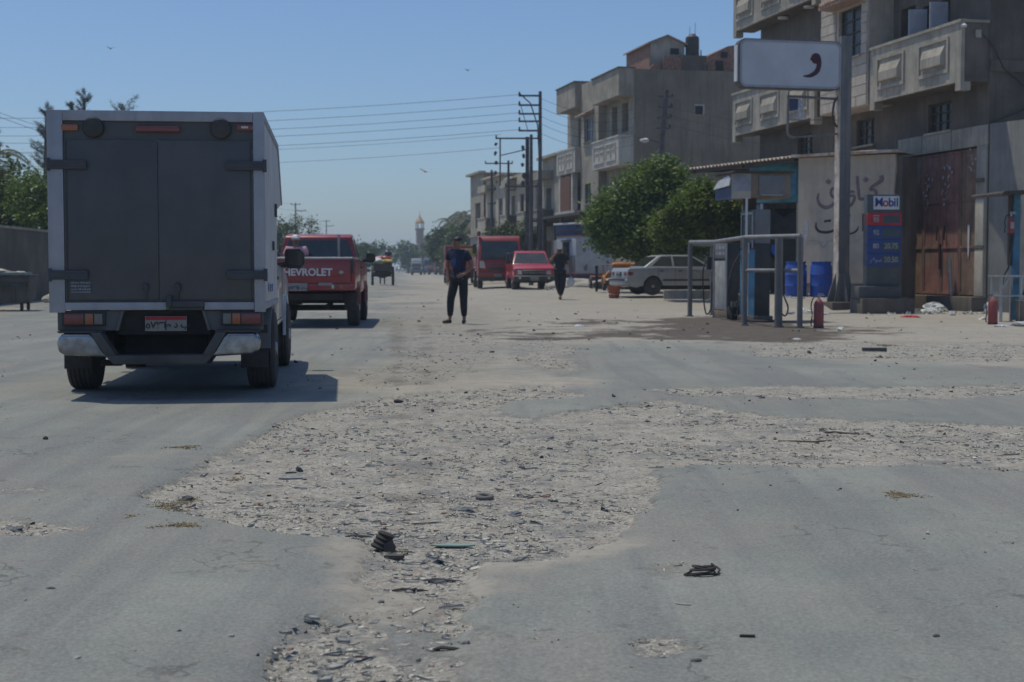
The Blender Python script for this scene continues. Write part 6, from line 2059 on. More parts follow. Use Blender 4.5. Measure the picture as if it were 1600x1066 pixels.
# litter along the step
labs = ['heap of torn plastic and paper beside the totem plinth', 'large crumpled white plastic sheet against the step', 'small white bag right of the large sheet',
        'flat white paper in front of the extinguisher at right', 'yellow plastic scrap in the litter by the totem', 'red plastic scrap flat on the sand near the totem',
        'bright white cup lying on the sand below the litter', 'thin white strip of foam left of the right extinguisher', 'grey paper scrap under the steel shelf',
        'pale bag at the foot of the cement wall', 'dirty scrap between the heap and the white sheet', 'white scrap near the blue barrels',
        'small white bag at the foot of the left barrel', 'torn carton piece left of the sign pole foot']
spec = [(1452, 486, (.34, .2, .14), M_bag), (1497, 484, (.42, .22, .20), M_bag), (1538, 487, (.20, .14, .12), M_bag), (1565, 511, (.13, .09, .03), M_txtwhite),
        (1455, 481, (.09, .06, .09), M_scrap_y), (1420, 496, (.20, .10, .025), M_redsign), (1489, 493, (.06, .05, .06), M_txtwhite), (1535, 499, (.28, .06, .03), M_txtwhite),
        (1592, 510, (.14, .1, .04), M_paper), (1556, 490, (.14, .1, .07), M_bag), (1476, 487, (.16, .12, .05), M_sack), (1260, 470, (.12, .10, .05), M_bag),
        (1236, 472, (.14, .08, .05), M_txtwhite), (1292, 492, (.16, .10, .03), M_paper)]
for k, (px, py, s, m_) in enumerate(spec):
    z_ = .3 if px < 1300 and py < 480 else 0
    p = gp(px, py, z_)
    if px < 1300 and z_:
        p.z = float(gz(p.x, p.y))
    else:
        p.z = ground_height(p.x, p.y)
    o = MB().blob((0, 0, s[2] * .5), s, 80 + k, .55, 3, flat=-s[2] * .55).build('litter', m_, loc=p, rz=k * 1.1, angle=20)
    tag(o, labs[k], 'litter')
# small scraps nobody could count
rr = np.random.default_rng(21)
xs = np.concatenate([rr.normal(10.4, .9, 70), rr.normal(7.9, .5, 40)])
ys = np.concatenate([36.2 - (rr.random(70)) * 1.2 - (np.abs(xs[:70] - 10.4)) * .3, 37.6 + rr.random(40) * 1.2])
o = flakes('litter_scraps', xs, ys, rr.uniform(.03, .10, len(xs)), np.full(len(xs), .03), [1, 1], 23, k=5, tilt=.5)
o.data.materials.clear()
for m_ in (M_bag, M_paper):
    o.data.materials.append(m_)
MB()
# yard odds and ends near the tree
BK = thing('orange_bucket', 'orange red bucket on the ground under the rear of the silver saloon', 'bucket', (3.47, 48.4, float(gz(3.47, 48.4))), 0)
MB().lathe([(.17, 0), (.22, .38), (.24, .38), (.24, .41), (.20, .41), (.16, .03)], n=20).build('bucket', M_bucket, BK)
hose(BK, [(-.23, 0, .36), (-.26, -.12, .2), (-.1, -.25, .13), (.1, -.25, .13), (.26, -.12, .2), (.23, 0, .36)], .006, 'handle', M_steel)
KB = MB().box((0, 0, .14), (2.4, .3, .30)).build('kerb_block', M_conc, loc=(6.2, 46.9, .12), rz=-.05, bevel=.03)
tag(KB, 'row of pale concrete kerb lying in front of the silver saloon', 'kerb')
TC = thing('orange_tricycle', 'orange three wheeled cart with a long orange tank behind the silver saloon', 'tricycle', (3.62, 56.0, float(gz(3.62, 56))), .1)
MB().tube([(0, -.1, .30 + .3 * math.sin(a)) if False else (0, .1 + math.cos(a) * .30, .27 + math.sin(a) * .30) for a in [math.pi * k / 8 for k in range(9)]], .05, 6).build('mudguard', M_orange, TC)
wheel(TC, .05, .1, r=.26, w=.09)
wheel(TC, .95, 1.5, r=.26, w=.09)
wheel(TC, -.35, 1.5, r=.26, w=.09)
MB().bar((0, .1, .5), (0, .25, 1.0), .05).bar((0, .3, .35), (.3, 1.6, .35), .06).bar((0, .15, .5), (.4, 1.2, .75), .05).box((.3, 1.4, .55), (1.1, 1.2, .05)).build('frame', M_orange, TC)
MB().cyl((-.28, .22, 1.02), (.28, .22, 1.02), .02, n=8).build('handlebar', M_steel, TC)
MB().cyl((.50, .75, .98), (1.35, .80, .98), .125, n=18).blob((.50, .75, .98), (.08, .12, .12), 2, .02).build('tank', M_orange, TC)
MB().box((.95, .78, .72), (.5, .3, .30)).build('tank_stand', M_black, TC)
tag(MB().cyl((0, 0, 0), (0, 0, .95), .05, n=10).blob((0, 0, 1.0), (.07, .07, .06), 3, .05).build('short_post', M_under, loc=(3.28, 55.2, float(gz(3.28, 55.2)) - .05)), 'short black post with a pale cap beside the white cabin', 'post')
md = MB()
for k, (x, y, s) in enumerate([(2.6, 59.2, 1.0), (3.7, 58.6, .9), (4.9, 58.4, 1.2), (2.0, 58.2, .6)]):
    md.blob((x, y, float(gz(x, y)) - .05), (s, s * .7, .28), 40 + k, .35, 3)
tag(md.build('dirt_mound', mat('mound_earth', (.33, .30, .255), .95, var=.2, scale=3, bump=.6, bscale=8), angle=80), kind='stuff')

# ------------------------------------------------------------------ utility poles and wires
def pole(name, label, base, top, r0=.16, arms=(), group=None, m=None, lean=(0, 0), cat='utility pole'):
    t = thing(name, label, cat, base, 0, group)
    MB().cyl((0, 0, -.2), (lean[0], lean[1], top), r0, r0 * .6, 12).build('pole', m or M_utpole, t)
    for (z, x0, x1, y) in arms:
        f = z / top
        a = MB().box((lean[0] * f + (x0 + x1) / 2, y + lean[1] * f, z), (x1 - x0, .08, .08)).build('crossarm', M_utpole, t)
        xs_ = (x0 + .04, x1 - .04) if x1 - x0 > .8 and x0 * x1 < 0 else ((x0 + .04,) if abs(x0) > abs(x1) else (x1 - .04,))
        for x in xs_:
            MB().lathe([(.02, 0), (.05, .02), (.035, .06), (.05, .09), (.03, .13), (.01, .15)], (lean[0] * f + x, y, z + .04), 8).build('insulator', M_black, a)
    return t


def wire(a, b, sag=.3, r=.013, label=None, n=14, group=None):
    a, b = Vector(a), Vector(b)
    r *= .72
    pts = [a.lerp(b, k / n) - Vector((0, 0, sag * 4 * (k / n) * (1 - k / n))) for k in range(n + 1)]
    o = MB().tube(pts, r, 5).build('overhead_wire', M_wire, angle=80)
    return tag(o, label, 'wire', group)


pa = Vector((1.30, 66.0, .1))
zs_ = [9.05, 8.62, 8.22, 7.88, 7.45]
PA = pole('utility_pole', 'tallest dark utility pole with five stacked arms behind the parked red pickup', pa, 9.15, .12,
          [(z - .1, -1.0, -.05, 0) for k, z in enumerate(zs_)])
MB().tube([(-.95, 0, 9.05), (-.45, 0, 8.6), (-.12, 0, 7.6), (-.05, 0, 6.0), (-.14, 0, 2.5)], .03, 5).bar((-.95, .05, 8.7), (-.55, .05, 7.3), .03).build('down_cable', M_black, PA)
PB = pole('utility_pole', 'thick twin pole carrying a square transformer frame behind the red truck', (1.02, 76.0, .1), 8.1, .13, [(7.9, -1.9, .4, 0), (5.35, -1.4, .4, 0)])
mb = MB().box((-1.65, 0, 6.65), (.08, .08, 2.5)).box((-.2, .3, 4.2), (.20, .20, 7.6)).bar((-1.6, 0, 7.0), (-.1, 0, 7.35), .05)
mb.build('transformer_frame', M_utpole, PB)
mb = MB()
for k in range(5):
    mb.blob((-1.85 - .05 * (k % 2), 0, 5.6 + k * .5), (.09, .07, .13), k, .3, 1).blob((-.45 + .05 * (k % 2), 0, 5.5 + k * .48), (.11, .09, .16), k + 9, .3, 1)
mb.build('switch_gear', M_utpole, PB)
pole('utility_pole', 'dark utility pole rising in front of the cream houses', (-.24, 97, .1), 8.3, .13, [(8.1, -1.6, .3, 0), (7.3, -.1, .5, 0), (6.3, -.1, .5, 0)])
pole('utility_pole', 'second far pole joined by a bar to the one by the cream houses', (-1.45, 102, .1), 8.0, .14, [(7.6, -.3, .3, 0), (6.6, -.3, .3, 0), (5.6, -.3, .3, 0)])
pole('utility_pole', 'thin far street pole standing before the brick house', (-3.0, 128, .1), 5.6, .10, [(5.5, -.8, .1, 0)])
LP_ = pole('utility_pole', 'leaning dark pole with a white lamp in front of the grey house side wall', (6.55, 67.5, .3), 9.2, .17, [(z, -.35, .35, 0) for z in (8.9, 8.4, 7.9, 7.4)], lean=(.72, 0))
o = MB().bar((.5, 0, 6.7), (-.2, -.1, 6.9), .05).build('lamp_arm', M_utpole, LP_)
MB().blob((-.30, -.12, 6.82), (.20, .12, .10), 3, .2).build('street_lamp', M_txtwhite, LP_)
for k, z in enumerate(zs_):
    x0 = pa.x - .95
    wire((x0, 66, z + .05), (-46, 69, z + .0), .9, .013, 'wire %s between the tallest pole and the left edge' % ['topmost', 'second from top', 'third from top', 'fourth from top', 'lowest of five'][k], group='wires crossing the road from the tallest pole')
    wire((pa.x, 66, z - .1), (6.55 + .72 * .95, 67.5, 9.2 - k * .42), .75, .011, 'wire %s sagging from the tallest pole to the leaning pole' % ['topmost', 'second', 'third', 'fourth', 'lowest'][k], group='wires to the leaning pole')
for k in range(4):
    wire((6.55 + .70, 67.5, 9.2 - k * .42), (22, 60, 8.8 - k * .5), 1.2, .011, '%s wire from the leaning pole towards the right' % ['topmost', 'second', 'third', 'lowest'][k], group='wires right of the leaning pole')
for k, z in enumerate((8.2, 7.5)):
    wire((-.6, 76, z), (-46, 79, z + .2), 1.0, .012, '%s of two wires crossing low behind the box truck' % ['upper', 'lower'][k], group='lower wires crossing the road')
wire((6.9, 67.5, 6.3), (10.2, 46.5, 4.9), .6, .012, 'service wire dropping from the leaning pole to the awning')
# line on the left verge
lp = [(-21.3, 30), (-24.4, 105), (-27.0, 178), (-31.5, 242)]
for k, (x, y) in enumerate(lp):
    pole('utility_pole', ['left verge pole beside the camera', 'left verge pole hidden behind the box truck', 'thin left verge pole rising behind the red pickup', 'farthest left verge pole behind the red pickup'][k],
         (x, y, 0), 9.2, .13, [(9.0, -.6, .6, 0), (8.2, -.1, 1.3, 0)], 'poles along the left verge')
for k in range(3):
    for j, (dx, z) in enumerate(((-.5, 9.15), (1.2, 8.35))):
        wire((lp[k][0] + dx, lp[k][1], z), (lp[k + 1][0] + dx, lp[k + 1][1], z), 1.0, .014, ['upper', 'lower'][j] + ' verge wire ' + ['above the left wall', 'beyond the box truck', 'far down the left side'][k], group='wires along the left verge')


# ------------------------------------------------------------------ trees
def foliage(name, parent, blobs, n, size, m, seed, spread=.17, per=34, droop=0.0, aspect=.45, shell=.6):
    """many small leaves set in clumps through the crown"""
    r = np.random.default_rng(seed)
    B = np.array(blobs, float)
    vol = B[:, 3] * B[:, 4] * B[:, 5]
    nc = max(6, n // per)
    which = r.choice(len(B), nc, p=vol / vol.sum())
    d = r.normal(size=(nc, 3))
    d /= np.linalg.norm(d, axis=1)[:, None]
    rad = shell + (1.05 - shell) * r.random(nc) ** .6
    rad = np.where(r.random(nc) < .10, rad * 1.16, rad)
    rad *= 1 + .12 * np.sin(d[:, 0] * 7 + which) * np.cos(d[:, 2] * 6 + which * 2)
    cc = B[which, :3] + d * rad[:, None] * B[which, 3:6]
    k = r.integers(0, nc, n)
    sp = spread * B[which[k], 3:6].mean(1)[:, None] * (.5 + r.random(n)[:, None])
    c = cc[k] + r.normal(size=(n, 3)) * sp
    c[:, 2] -= droop * np.abs(r.normal(size=n)) * sp[:, 0]
    u = r.normal(size=(n, 3))
    u[:, 2] *= .6
    u /= np.linalg.norm(u, axis=1)[:, None]
    v = np.cross(u, r.normal(size=(n, 3)) + np.array([0, 0, .8]))
    v /= np.linalg.norm(v, axis=1)[:, None] + 1e-9
    s = size * r.uniform(.55, 1.3, n)[:, None]
    a, b_ = u * s, v * s * aspect
    w_ = np.cross(u, v) * s * .15
    V = np.stack([c - a, c - b_ + w_, c + a, c + b_ + w_], 1).reshape(-1, 3)
    i = np.arange(n) * 4
    Fc = np.stack([np.stack([i, i + 1, i + 2], 1), np.stack([i, i + 2, i + 3], 1)], 1).reshape(-1, 3)
    return link_mesh(name, np_mesh(name, V, Fc, m), parent)


def trunk(t, pts, r0, limbs=(), m=None):
    o = MB().tube(pts, [r0 * (1 - .5 * k / (len(pts) - 1)) for k in range(len(pts))], 9).build('trunk', m or M_trunk, t, angle=80)
    for l_ in limbs:
        MB().tube(l_, [r0 * .5 * (1 - .7 * k / (len(l_) - 1)) for k in range(len(l_))], 6).build('limb', m or M_trunk, o, angle=80)
    return o


t = thing('ficus_tree', 'dense round dark green tree shading the silver saloon', 'tree', (5.1, 54, .2), 0)
trunk(t, [(0, 0, -.2), (.05, 0, .7), (-.05, 0, 1.5), (.1, .1, 2.4)], .17, [[(0, 0, 1.2), (-.7, .1, 1.9), (-1.3, .2, 2.6)], [(0, 0, 1.4), (.6, -.2, 2.1), (1.2, -.3, 2.8)], [(0, .1, 1.8), (.2, .5, 3.0), (.3, .6, 3.9)], [(0, 0, 1.3), (.1, -.8, 2.0), (-.2, -1.2, 2.7)]])
foliage('crown', t, [(.25, 0, 3.95, 1.15, 1.3, .95), (-.8, .1, 3.05, 1.15, 1.3, .95), (-1.45, 0, 2.35, .75, 1.0, .8), (.1, -.2, 2.5, 1.3, 1.5, 1.0), (1.25, 0, 3.0, 1.15, 1.4, .95),
                     (1.4, -.1, 2.15, .95, 1.2, .75), (-.8, -.1, 2.1, .8, 1.1, .6), (.65, 0, 4.45, .65, .9, .6), (2.0, .1, 2.5, .8, 1, .8), (1.7, 0, 3.3, .7, .9, .6), (-.2, -.3, 1.95, .9, 1.1, .45), (1.0, -.3, 1.95, .8, 1.1, .45), (2.3, -.4, 2.0, .7, .8, .6), (-1.9, 0, 2.9, .5, .8, .5), (.7, .2, 3.7, 1.0, 1.1, .8)], 52000, .095, M_leaf, 3)
t = thing('ficus_tree', 'smaller yellowish green tree in front of the corrugated awning', 'tree', (6.62, 46, .2), 0)
trunk(t, [(0, 0, -.3), (-.04, 0, .8), (.03, 0, 1.6), (-.1, 0, 2.4)], .13, [[(0, 0, 1.5), (-.5, .1, 2.1), (-.8, .1, 2.5)], [(0, 0, 1.6), (.3, -.1, 2.2), (.4, 0, 2.7)]])
foliage('crown', t, [(-.75, 0, 2.95, .62, .8, .58), (-.1, 0, 3.0, .7, .8, .55), (.30, 0, 2.45, .5, .6, .42), (-.7, 0, 2.25, .55, .6, .42), (-1.25, .1, 2.6, .45, .6, .45), (.8, .2, 2.3, .5, .4, .35), (-1.5, .4, 2.2, .6, .7, .5), (-.3, 0, 3.5, .4, .5, .3), (.35, -.1, 1.75, .22, .22, .13)], 16000, .075, M_leaf_l, 4)

# left of the road
lab = ['bushy green tree overhanging the left wall at the photo edge', 'bright bushy tree behind the wall beside the box truck', 'bushy tree hidden behind the box truck', 'dark leafy tree above the red pickup', 'low tree behind the left wall farther on',
       'far tree on the left behind the red pickup cab', 'farthest rounded tree left of the open road', 'distant bush by the left verge pole']
for k, (x, y, s, h, mm, nn) in enumerate([(-21.2, 57, 2.9, 6.0, M_leaf_d, 24000), (-18.0, 55.5, 2.0, 5.3, M_leaf, 15000), (-15.5, 70, 2.4, 5.0, M_leaf_d, 6000), (-17.0, 108, 2.3, 5.3, M_leaf_d, 9000),
                                          (-19.5, 88, 3, 4.6, M_leaf_d, 5000), (-21.8, 200, 3.3, 4.9, M_leaf_d, 3500), (-25.0, 262, 4.5, 5.6, M_leaf_d, 3000), (-19.5, 190, 1.5, 3.6, M_leaf_d, 900)]):
    t = thing('bushy_tree', lab[k], 'tree', (x, y, 0), k * .7, 'trees behind the left wall')
    trunk(t, [(0, 0, -.2), (.1, 0, h * .25), (0, .1, h * .5)], .16, [[(0, 0, h * .3), (-.5 * s, 0, h * .6)], [(0, 0, h * .35), (.5 * s, .2, h * .65)]])
    rb = random.Random(k)
    bl = [(rb.uniform(-.5, .5) * s, rb.uniform(-.5, .5) * s, h * rb.uniform(.35, .78), s * rb.uniform(.38, .55), s * rb.uniform(.38, .55), h * rb.uniform(.18, .24)) for _ in range(9)]
    foliage('crown', t, bl, nn, .10 if y < 120 else .26, mm, 20 + k)


def casuarina(x, y, h, lean, label, seed, n=5200, s=.9):
    t = thing('casuarina_tree', label, 'tree', (x, y, 0), 0, 'casuarinas behind the left wall')
    trunk(t, [(0, 0, -.2), (lean * .3, 0, h * .4), (lean * .7, 0, h * .75), (lean, 0, h * .97)], .13)
    rb = random.Random(seed)
    r = np.random.default_rng(seed)
    V, Fc = [], []
    for k in range(46):
        f = .35 + .65 * (k / 46)
        z = h * f
        a = rb.uniform(0, 6.28)
        L_ = s * (1.25 - f) * rb.uniform(.6, 1.3) + .12
        p0 = np.array([lean * f, 0, z])
        dv = np.array([math.cos(a), math.sin(a), rb.uniform(.5, 1.3)])
        m_ = n // 46
        tt = r.random(m_)[:, None]
        c = p0 + dv * L_ * tt + r.normal(size=(m_, 3)) * .05 * s
        u = dv / np.linalg.norm(dv) + r.normal(size=(m_, 3)) * .55
        u /= np.linalg.norm(u, axis=1)[:, None]
        w_ = np.cross(u, r.normal(size=(m_, 3)))
        w_ /= np.linalg.norm(w_, axis=1)[:, None]
        ln = .10 * r.uniform(.5, 1.4, m_)[:, None]
        V.append(np.stack([c - w_ * .012, c + w_ * .012, c + u * ln * 2], 1).reshape(-1, 3))
    V = np.concatenate(V)
    Fc = np.arange(len(V)).reshape(-1, 3)
    link_mesh('crown', np_mesh('crown', V, Fc, M_casu), t)
    return t


casuarina(-25.0, 76, 9.7, .3, 'feathery casuarina rising just left of the box truck', 1)
casuarina(-24.0, 77, 9.9, .4, 'tallest feathery casuarina above the box truck corner', 2)
casuarina(-22.2, 75, 10.3, -.2, 'feathery casuarina right behind the top corner of the box truck', 3)
casuarina(-26.6, 74, 8.6, -.5, 'shorter dark casuarina above the bushy tree', 4, s=1.2)
casuarina(-21.4, 72, 9.3, 2.0, 'casuarina bough leaning right over the roof of the box truck', 5, s=1.3)


def palm(x, y, h, label, seed, n=16, L_=2.4, group=None, m=None):
    t = thing('date_palm', label, 'palm tree', (x, y, 0), 0, group)
    rb = random.Random(seed)
    trunk(t, [(0, 0, -.2), (rb.uniform(-.2, .2), 0, h * .5), (0, 0, h)], .22)
    for k in range(n):
        a = k * 2.399 + rb.uniform(-.2, .2)
        up = rb.uniform(-.5, 1.5)
        mb = MB()
        pts = []
        for i in range(9):
            f = i / 8
            pts.append(Vector((math.cos(a) * L_ * f, math.sin(a) * L_ * f, h + L_ * (up * f - (up * .55 + .55) * f * f))))
        for i in range(8):
            p, q_ = pts[i], pts[i + 1]
            d = (q_ - p).normalized()
            sd = d.cross(Vector((0, 0, 1))).normalized()
            wd = L_ * .26 * math.sin(math.pi * (i + 1) / 9.5)
            for j in range(3):
                b_ = p.lerp(q_, j / 3)
                for s in (-1, 1):
                    tip = b_ + sd * s * wd + d * wd * .7 - Vector((0, 0, wd * .35))
                    mb.add([b_, b_ + d * max(.09, L_ * .035), tip], [(0, 1, 2)])
        mb.tube(pts, .025, 4)
        mb.build('frond', m or M_palm, t, smooth=False)
    return t


palm(-28.6, 78, 6.9, 'date palm at the left photo edge above the bushes', 1, L_=2.2)
gpalm = 'palms beyond the houses on the right'
for k, (px, y, h, l_) in enumerate([(722, 165, 6.3, 2.9), (705, 190, 6.2, 3.0), (735, 150, 5.4, 2.4), (690, 215, 5.6, 3.0), (715, 205, 4.2, 2.8), (741, 175, 6.0, 2.6)]):
    p = at(px, 420, y)
    palm(p.x, y, h + .6, ['tallest date palm beyond the brick house', 'date palm leaning left of the tallest palm', 'low palm against the brick house', 'leftmost palm of the far group near the mosque', 'short palm below the tallest palms', 'palm half hidden by the brick house'][k], 10 + k, 24, l_ * .74, gpalm)
for k, (px, y, s, h, nn) in enumerate([(638, 285, 4.2, 6.5, 2600), (672, 292, 3.0, 8.0, 1800), (700, 180, 3.9, 6.6, 4600), (722, 160, 3.6, 6.2, 4600), (652, 330, 6.0, 7.0, 1500)]):
    p = at(px, 420, y)
    t = thing('bushy_tree', ['rounded tree left of the minaret', 'dark tree right of the minaret', 'bushy tree below the far palms', 'bushy tree beside the brick house foot', 'hazy tree behind the mosque'][k], 'tree', (p.x, y, 0), 0, 'trees far down the road on the right')
    trunk(t, [(0, 0, -.2), (.1, 0, h * .5)], .2)
    rb = random.Random(70 + k)
    foliage('crown', t, [(rb.uniform(-.4, .4) * s, rb.uniform(-.4, .4) * s, h * rb.uniform(.3, .78), s * .45, s * .45, h * .22) for _ in range(7)], nn, .30, M_leaf_d, 60 + k)
t = thing('bushy_tree', 'low green tree in front of the cream houses', 'tree', (-.3, 88, .2), 0)
trunk(t, [(0, 0, -.2), (0, 0, 1.8)], .15)
foliage('crown', t, [(-.6, 0, 2.5, .9, 1, .8), (.5, 0, 2.9, 1.0, 1, .8), (1.3, 0, 2.5, .8, 1, .7), (-1.3, 0, 1.9, .6, 1, .6)], 6500, .11, M_leaf_d, 91)

# ------------------------------------------------------------------ people
def skinned(name, V, E_, m, parent=None, sub=2, root=0):
    me = bpy.data.meshes.new(name)
    me.from_pydata([v[:3] for v in V], E_, [])
    me.materials.append(m)
    o = link_mesh(name, me, parent)
    md_ = o.modifiers.new('skin', 'SKIN')
    if not me.skin_vertices:
        pass
    me.skin_vertices  # layer is made by the modifier
    lay = me.skin_vertices[0].data
    for i, v in enumerate(V):
        r = v[3]
        lay[i].radius = (r, r) if not isinstance(r, tuple) else r
        lay[i].use_root = (i == root)
    md_.use_smooth_shade = True
    s_ = o.modifiers.new('smooth', 'SUBSURF')
    s_.levels = sub
    s_.render_levels = sub
    return o


def person(label, loc, rz, J, shirt, trou, hair='short', cap=None, sleeves=True, shoes=None):
    """J: joint dictionary; the figure faces local -y"""
    t = thing('person', label, 'person', loc, rz)
    V, E_ = [], []

    def add(p, r, link=None):
        V.append((*p, r))
        if link is not None:
            E_.append((link, len(V) - 1))
        return len(V) - 1
    j = J
    hp = j['pelvis']
    i0 = add(hp, .115)
    sp = add(j['waist'], .105, i0)
    ch = add(j['chest'], (.135, .11), sp)
    nb = add(j['neck'], .055, ch)
    hd = Vector(j['head'])
    nv = add(Vector(j['neck']).lerp(hd, .45), .05, nb)
    add(hd - Vector((0, 0, .03)), .078, nv)
    add(hd + Vector((0, .01, .05)), .080, len(V) - 1)
    for s in ('L', 'R'):
        sh = add(j['sh' + s], .062, ch)
        el = add(j['el' + s], .042, sh)
        wr = add(j['wr' + s], .027, el)
        w_, e_ = Vector(j['wr' + s]), Vector(j['el' + s])
        d = (Vector(j.get('hd' + s, w_ + (w_ - e_).normalized() * .09)) - w_)
        d.normalize()
        pm_ = add(w_ + d * .055, .034, wr)
        side = d.cross(Vector((0, 1, 0)))
        side = side.normalized() if side.length > .1 else Vector((1, 0, 0))
        fr_ = d.cross(side)
        for q_, (o_, ln) in enumerate(((-.026, .062), (-.009, .075), (.009, .070), (.026, .055))):
            a = add(w_ + d * .09 + side * o_, .010, pm_)
            b_ = add(w_ + d * (.09 + ln * .55) + side * o_ + fr_ * .008, .009, a)
            add(w_ + d * (.09 + ln) + side * o_ + fr_ * .028, .008, b_)
        a = add(w_ + d * .05 + side * -.040, .011, pm_)
        add(w_ + d * .085 + side * -.055 + fr_ * .02, .009, a)
        hi = add(j['hi' + s], .085, i0)
        kn = add(j['kn' + s], .055, hi)
        an = add(j['an' + s], .036, kn)
        add(j['to' + s], .034, an)
    skinned('body', V, E_, M_skin, t)
    # head detail
    c = hd
    f = Vector(j.get('face', (0, -1, 0))).normalized()
    sd = f.cross(Vector((0, 0, 1))).normalized()
    up = sd.cross(f)
    MB().blob(c + f * .092 - up * .005, (.012, .020, .020), 1, .05, 1).build('nose', M_skin, t)
    MB().blob(c + f * .078 + sd * .030 + up * .008, (.011, .007, .006), 1, .02, 1).blob(c + f * .078 - sd * .030 + up * .008, (.011, .007, .006), 1, .02, 1).each('eye', M_hair, t)
    MB().blob(c + f * .082 - up * .042, (.022, .008, .006), 1, .02, 1).build('mouth', mat('lips', (.20, .08, .06), .6), t)
    MB().blob(c + sd * .083 + up * .005, (.012, .018, .028), 1, .05, 1).blob(c - sd * .083 + up * .005, (.012, .018, .028), 1, .05, 1).each('ear', M_skin, t)
    if hair == 'short':
        MB().blob(c - f * .022 + up * .066, (.094, .094, .062), 5, .14, 3).build('hair', M_hair, t)
    elif hair == 'beard':
        MB().blob(c + f * .03 - up * .055, (.06, .05, .04), 5, .08, 2).build('beard', mat('beard', (.07, .05, .045), .8), t)
    if cap:
        cp_ = MB().blob(c - f * .008 + up * .055, (.096, .100, .070), 5, .02, 3).build('cap', cap, t)
        MB().blob(c - f * -.085 + up * .05, (.06, .055, .008), 2, .02, 2).build('cap_peak', cap, cp_)
    # shirt
    V, E_ = [], []
    i0 = add(Vector(hp) + Vector((0, 0, -.10)), (.165, .145))
    sp = add(j['waist'], (.135, .115), i0)
    ch = add(j['chest'], (.160, .130), sp)
    add(Vector(j['neck']) - Vector((0, 0, .015)), .066, ch)
    for s in ('L', 'R'):
        sh = add(j['sh' + s], .082, ch)
        e = Vector(j['sh' + s]).lerp(Vector(j['el' + s]), .62 if sleeves else 1.0)
        k_ = add(e, .064, sh)
        if not sleeves:
            add(Vector(j['wr' + s]), .042, k_)
    skinned('shirt', V, E_, shirt, t)
    V, E_ = [], []
    i0 = add(hp, (.142, .120))
    for s in ('L', 'R'):
        hi = add(j['hi' + s], .098, i0)
        m1 = add(Vector(j['hi' + s]).lerp(Vector(j['kn' + s]), .5), .100, hi)
        kn = add(j['kn' + s], .084, m1)
        m2 = add(Vector(j['kn' + s]).lerp(Vector(j['an' + s]), .5), .074, kn)
        add(Vector(j['an' + s]).lerp(Vector(j['kn' + s]), .12), .054, m2)
    skinned('trousers', V, E_, trou, t)
    for s in ('L', 'R'):
        a, b_ = Vector(j['an' + s]), Vector(j['to' + s])
        d = b_ - a
        d.z = 0
        V, E_ = [], []
        z = max(.035, min(a.z, b_.z))
        i0 = add((a.x - d.x * .25, a.y - d.y * .25, z + .01), .040)
        i1 = add((a.x + d.x * .4, a.y + d.y * .4, z + .012), .044, i0)
        add((b_.x + d.x * .15, b_.y + d.y * .15, z), .034, i1)
        skinned('shoe', V, E_, shoes or M_black, t)
    return t


stand = dict(pelvis=(.02, 0, .95), waist=(.01, .0, 1.10), chest=(-.015, .015, 1.30), neck=(-.02, 0, 1.47), head=(-.035, -.03, 1.62),
             shL=(.16, .02, 1.395), elL=(.27, .05, 1.14), wrL=(.17, -.15, .98), hdL=(.09, -.18, .95),
             shR=(-.19, .0, 1.42), elR=(-.26, .06, 1.15), wrR=(-.215, .0, .92), hdR=(-.21, -.03, .84),
             hiL=(.095, 0, .88), knL=(.10, .0, .49), anL=(.10, .04, .085), toL=(.13, -.11, .035),
             hiR=(-.075, 0, .885), knR=(-.15, -.06, .49), anR=(-.18, -.02, .085), toR=(-.28, -.13, .035), face=(-.30, -1, .25))
m1 = person('young man in a navy t-shirt and black trousers standing in the road looking up', tuple(gp(717, 506.0)), -.30, stand, M_shirt_navy, M_trou_blk)
m1.scale = (1.03, 1.03, 1.03)
MB().blob((-.07, -.118, 1.20), (.05, .012, .10), 3, .3, 2).build('shirt_print', M_blueprint, m1)
walk = dict(pelvis=(0, 0, .97), waist=(0, 0, 1.12), chest=(0, -.01, 1.32), neck=(0, -.02, 1.49), head=(0, -.05, 1.63),
            shL=(.185, 0, 1.43), elL=(.26, .03, 1.16), wrL=(.30, -.03, .92), hdL=(.31, -.05, .83),
            shR=(-.185, 0, 1.43), elR=(-.27, -.16, 1.25), wrR=(-.11, -.17, 1.50), hdR=(-.06, -.13, 1.60),
            hiL=(.085, 0, .90), knL=(.09, -.04, .50), anL=(.02, -.10, .09), toL=(.01, -.24, .04),
            hiR=(-.085, 0, .90), knR=(-.07, -.02, .50), anR=(-.01, .22, .12), toR=(-.02, .10, .045), face=(0, -1, -.1))
m2 = person('bald man dressed in black walking towards us with a phone at his face', (1.60, 47.4, float(gz(1.6, 47.4))), -.1, walk, M_shirt_blk, M_trou_blk, hair='beard')
m2.scale = (1.16, 1.12, 1.02)
tag(MB().box((-.045, -.16, 1.585), (.015, .07, .13)).build('phone', M_black, loc=(1.60, 47.4, float(gz(1.6, 47.4)))), 'dark phone held up to the face of the walking man', 'phone')
bg_ = MB().blob((0, 0, -.20), (.17, .12, .20), 12, .22, 3).tube([(0, 0, .0), (.01, 0, .05), (.0, 0, .10)], [.04, .02, .012], 6).build('carrier_bag', M_bag, loc=(1.96, 47.3, .80), angle=40)
bg_.scale = (.8, .8, .8)
tag(bg_, 'pale plastic carrier bag hanging from the hand of the walking man', 'bag')
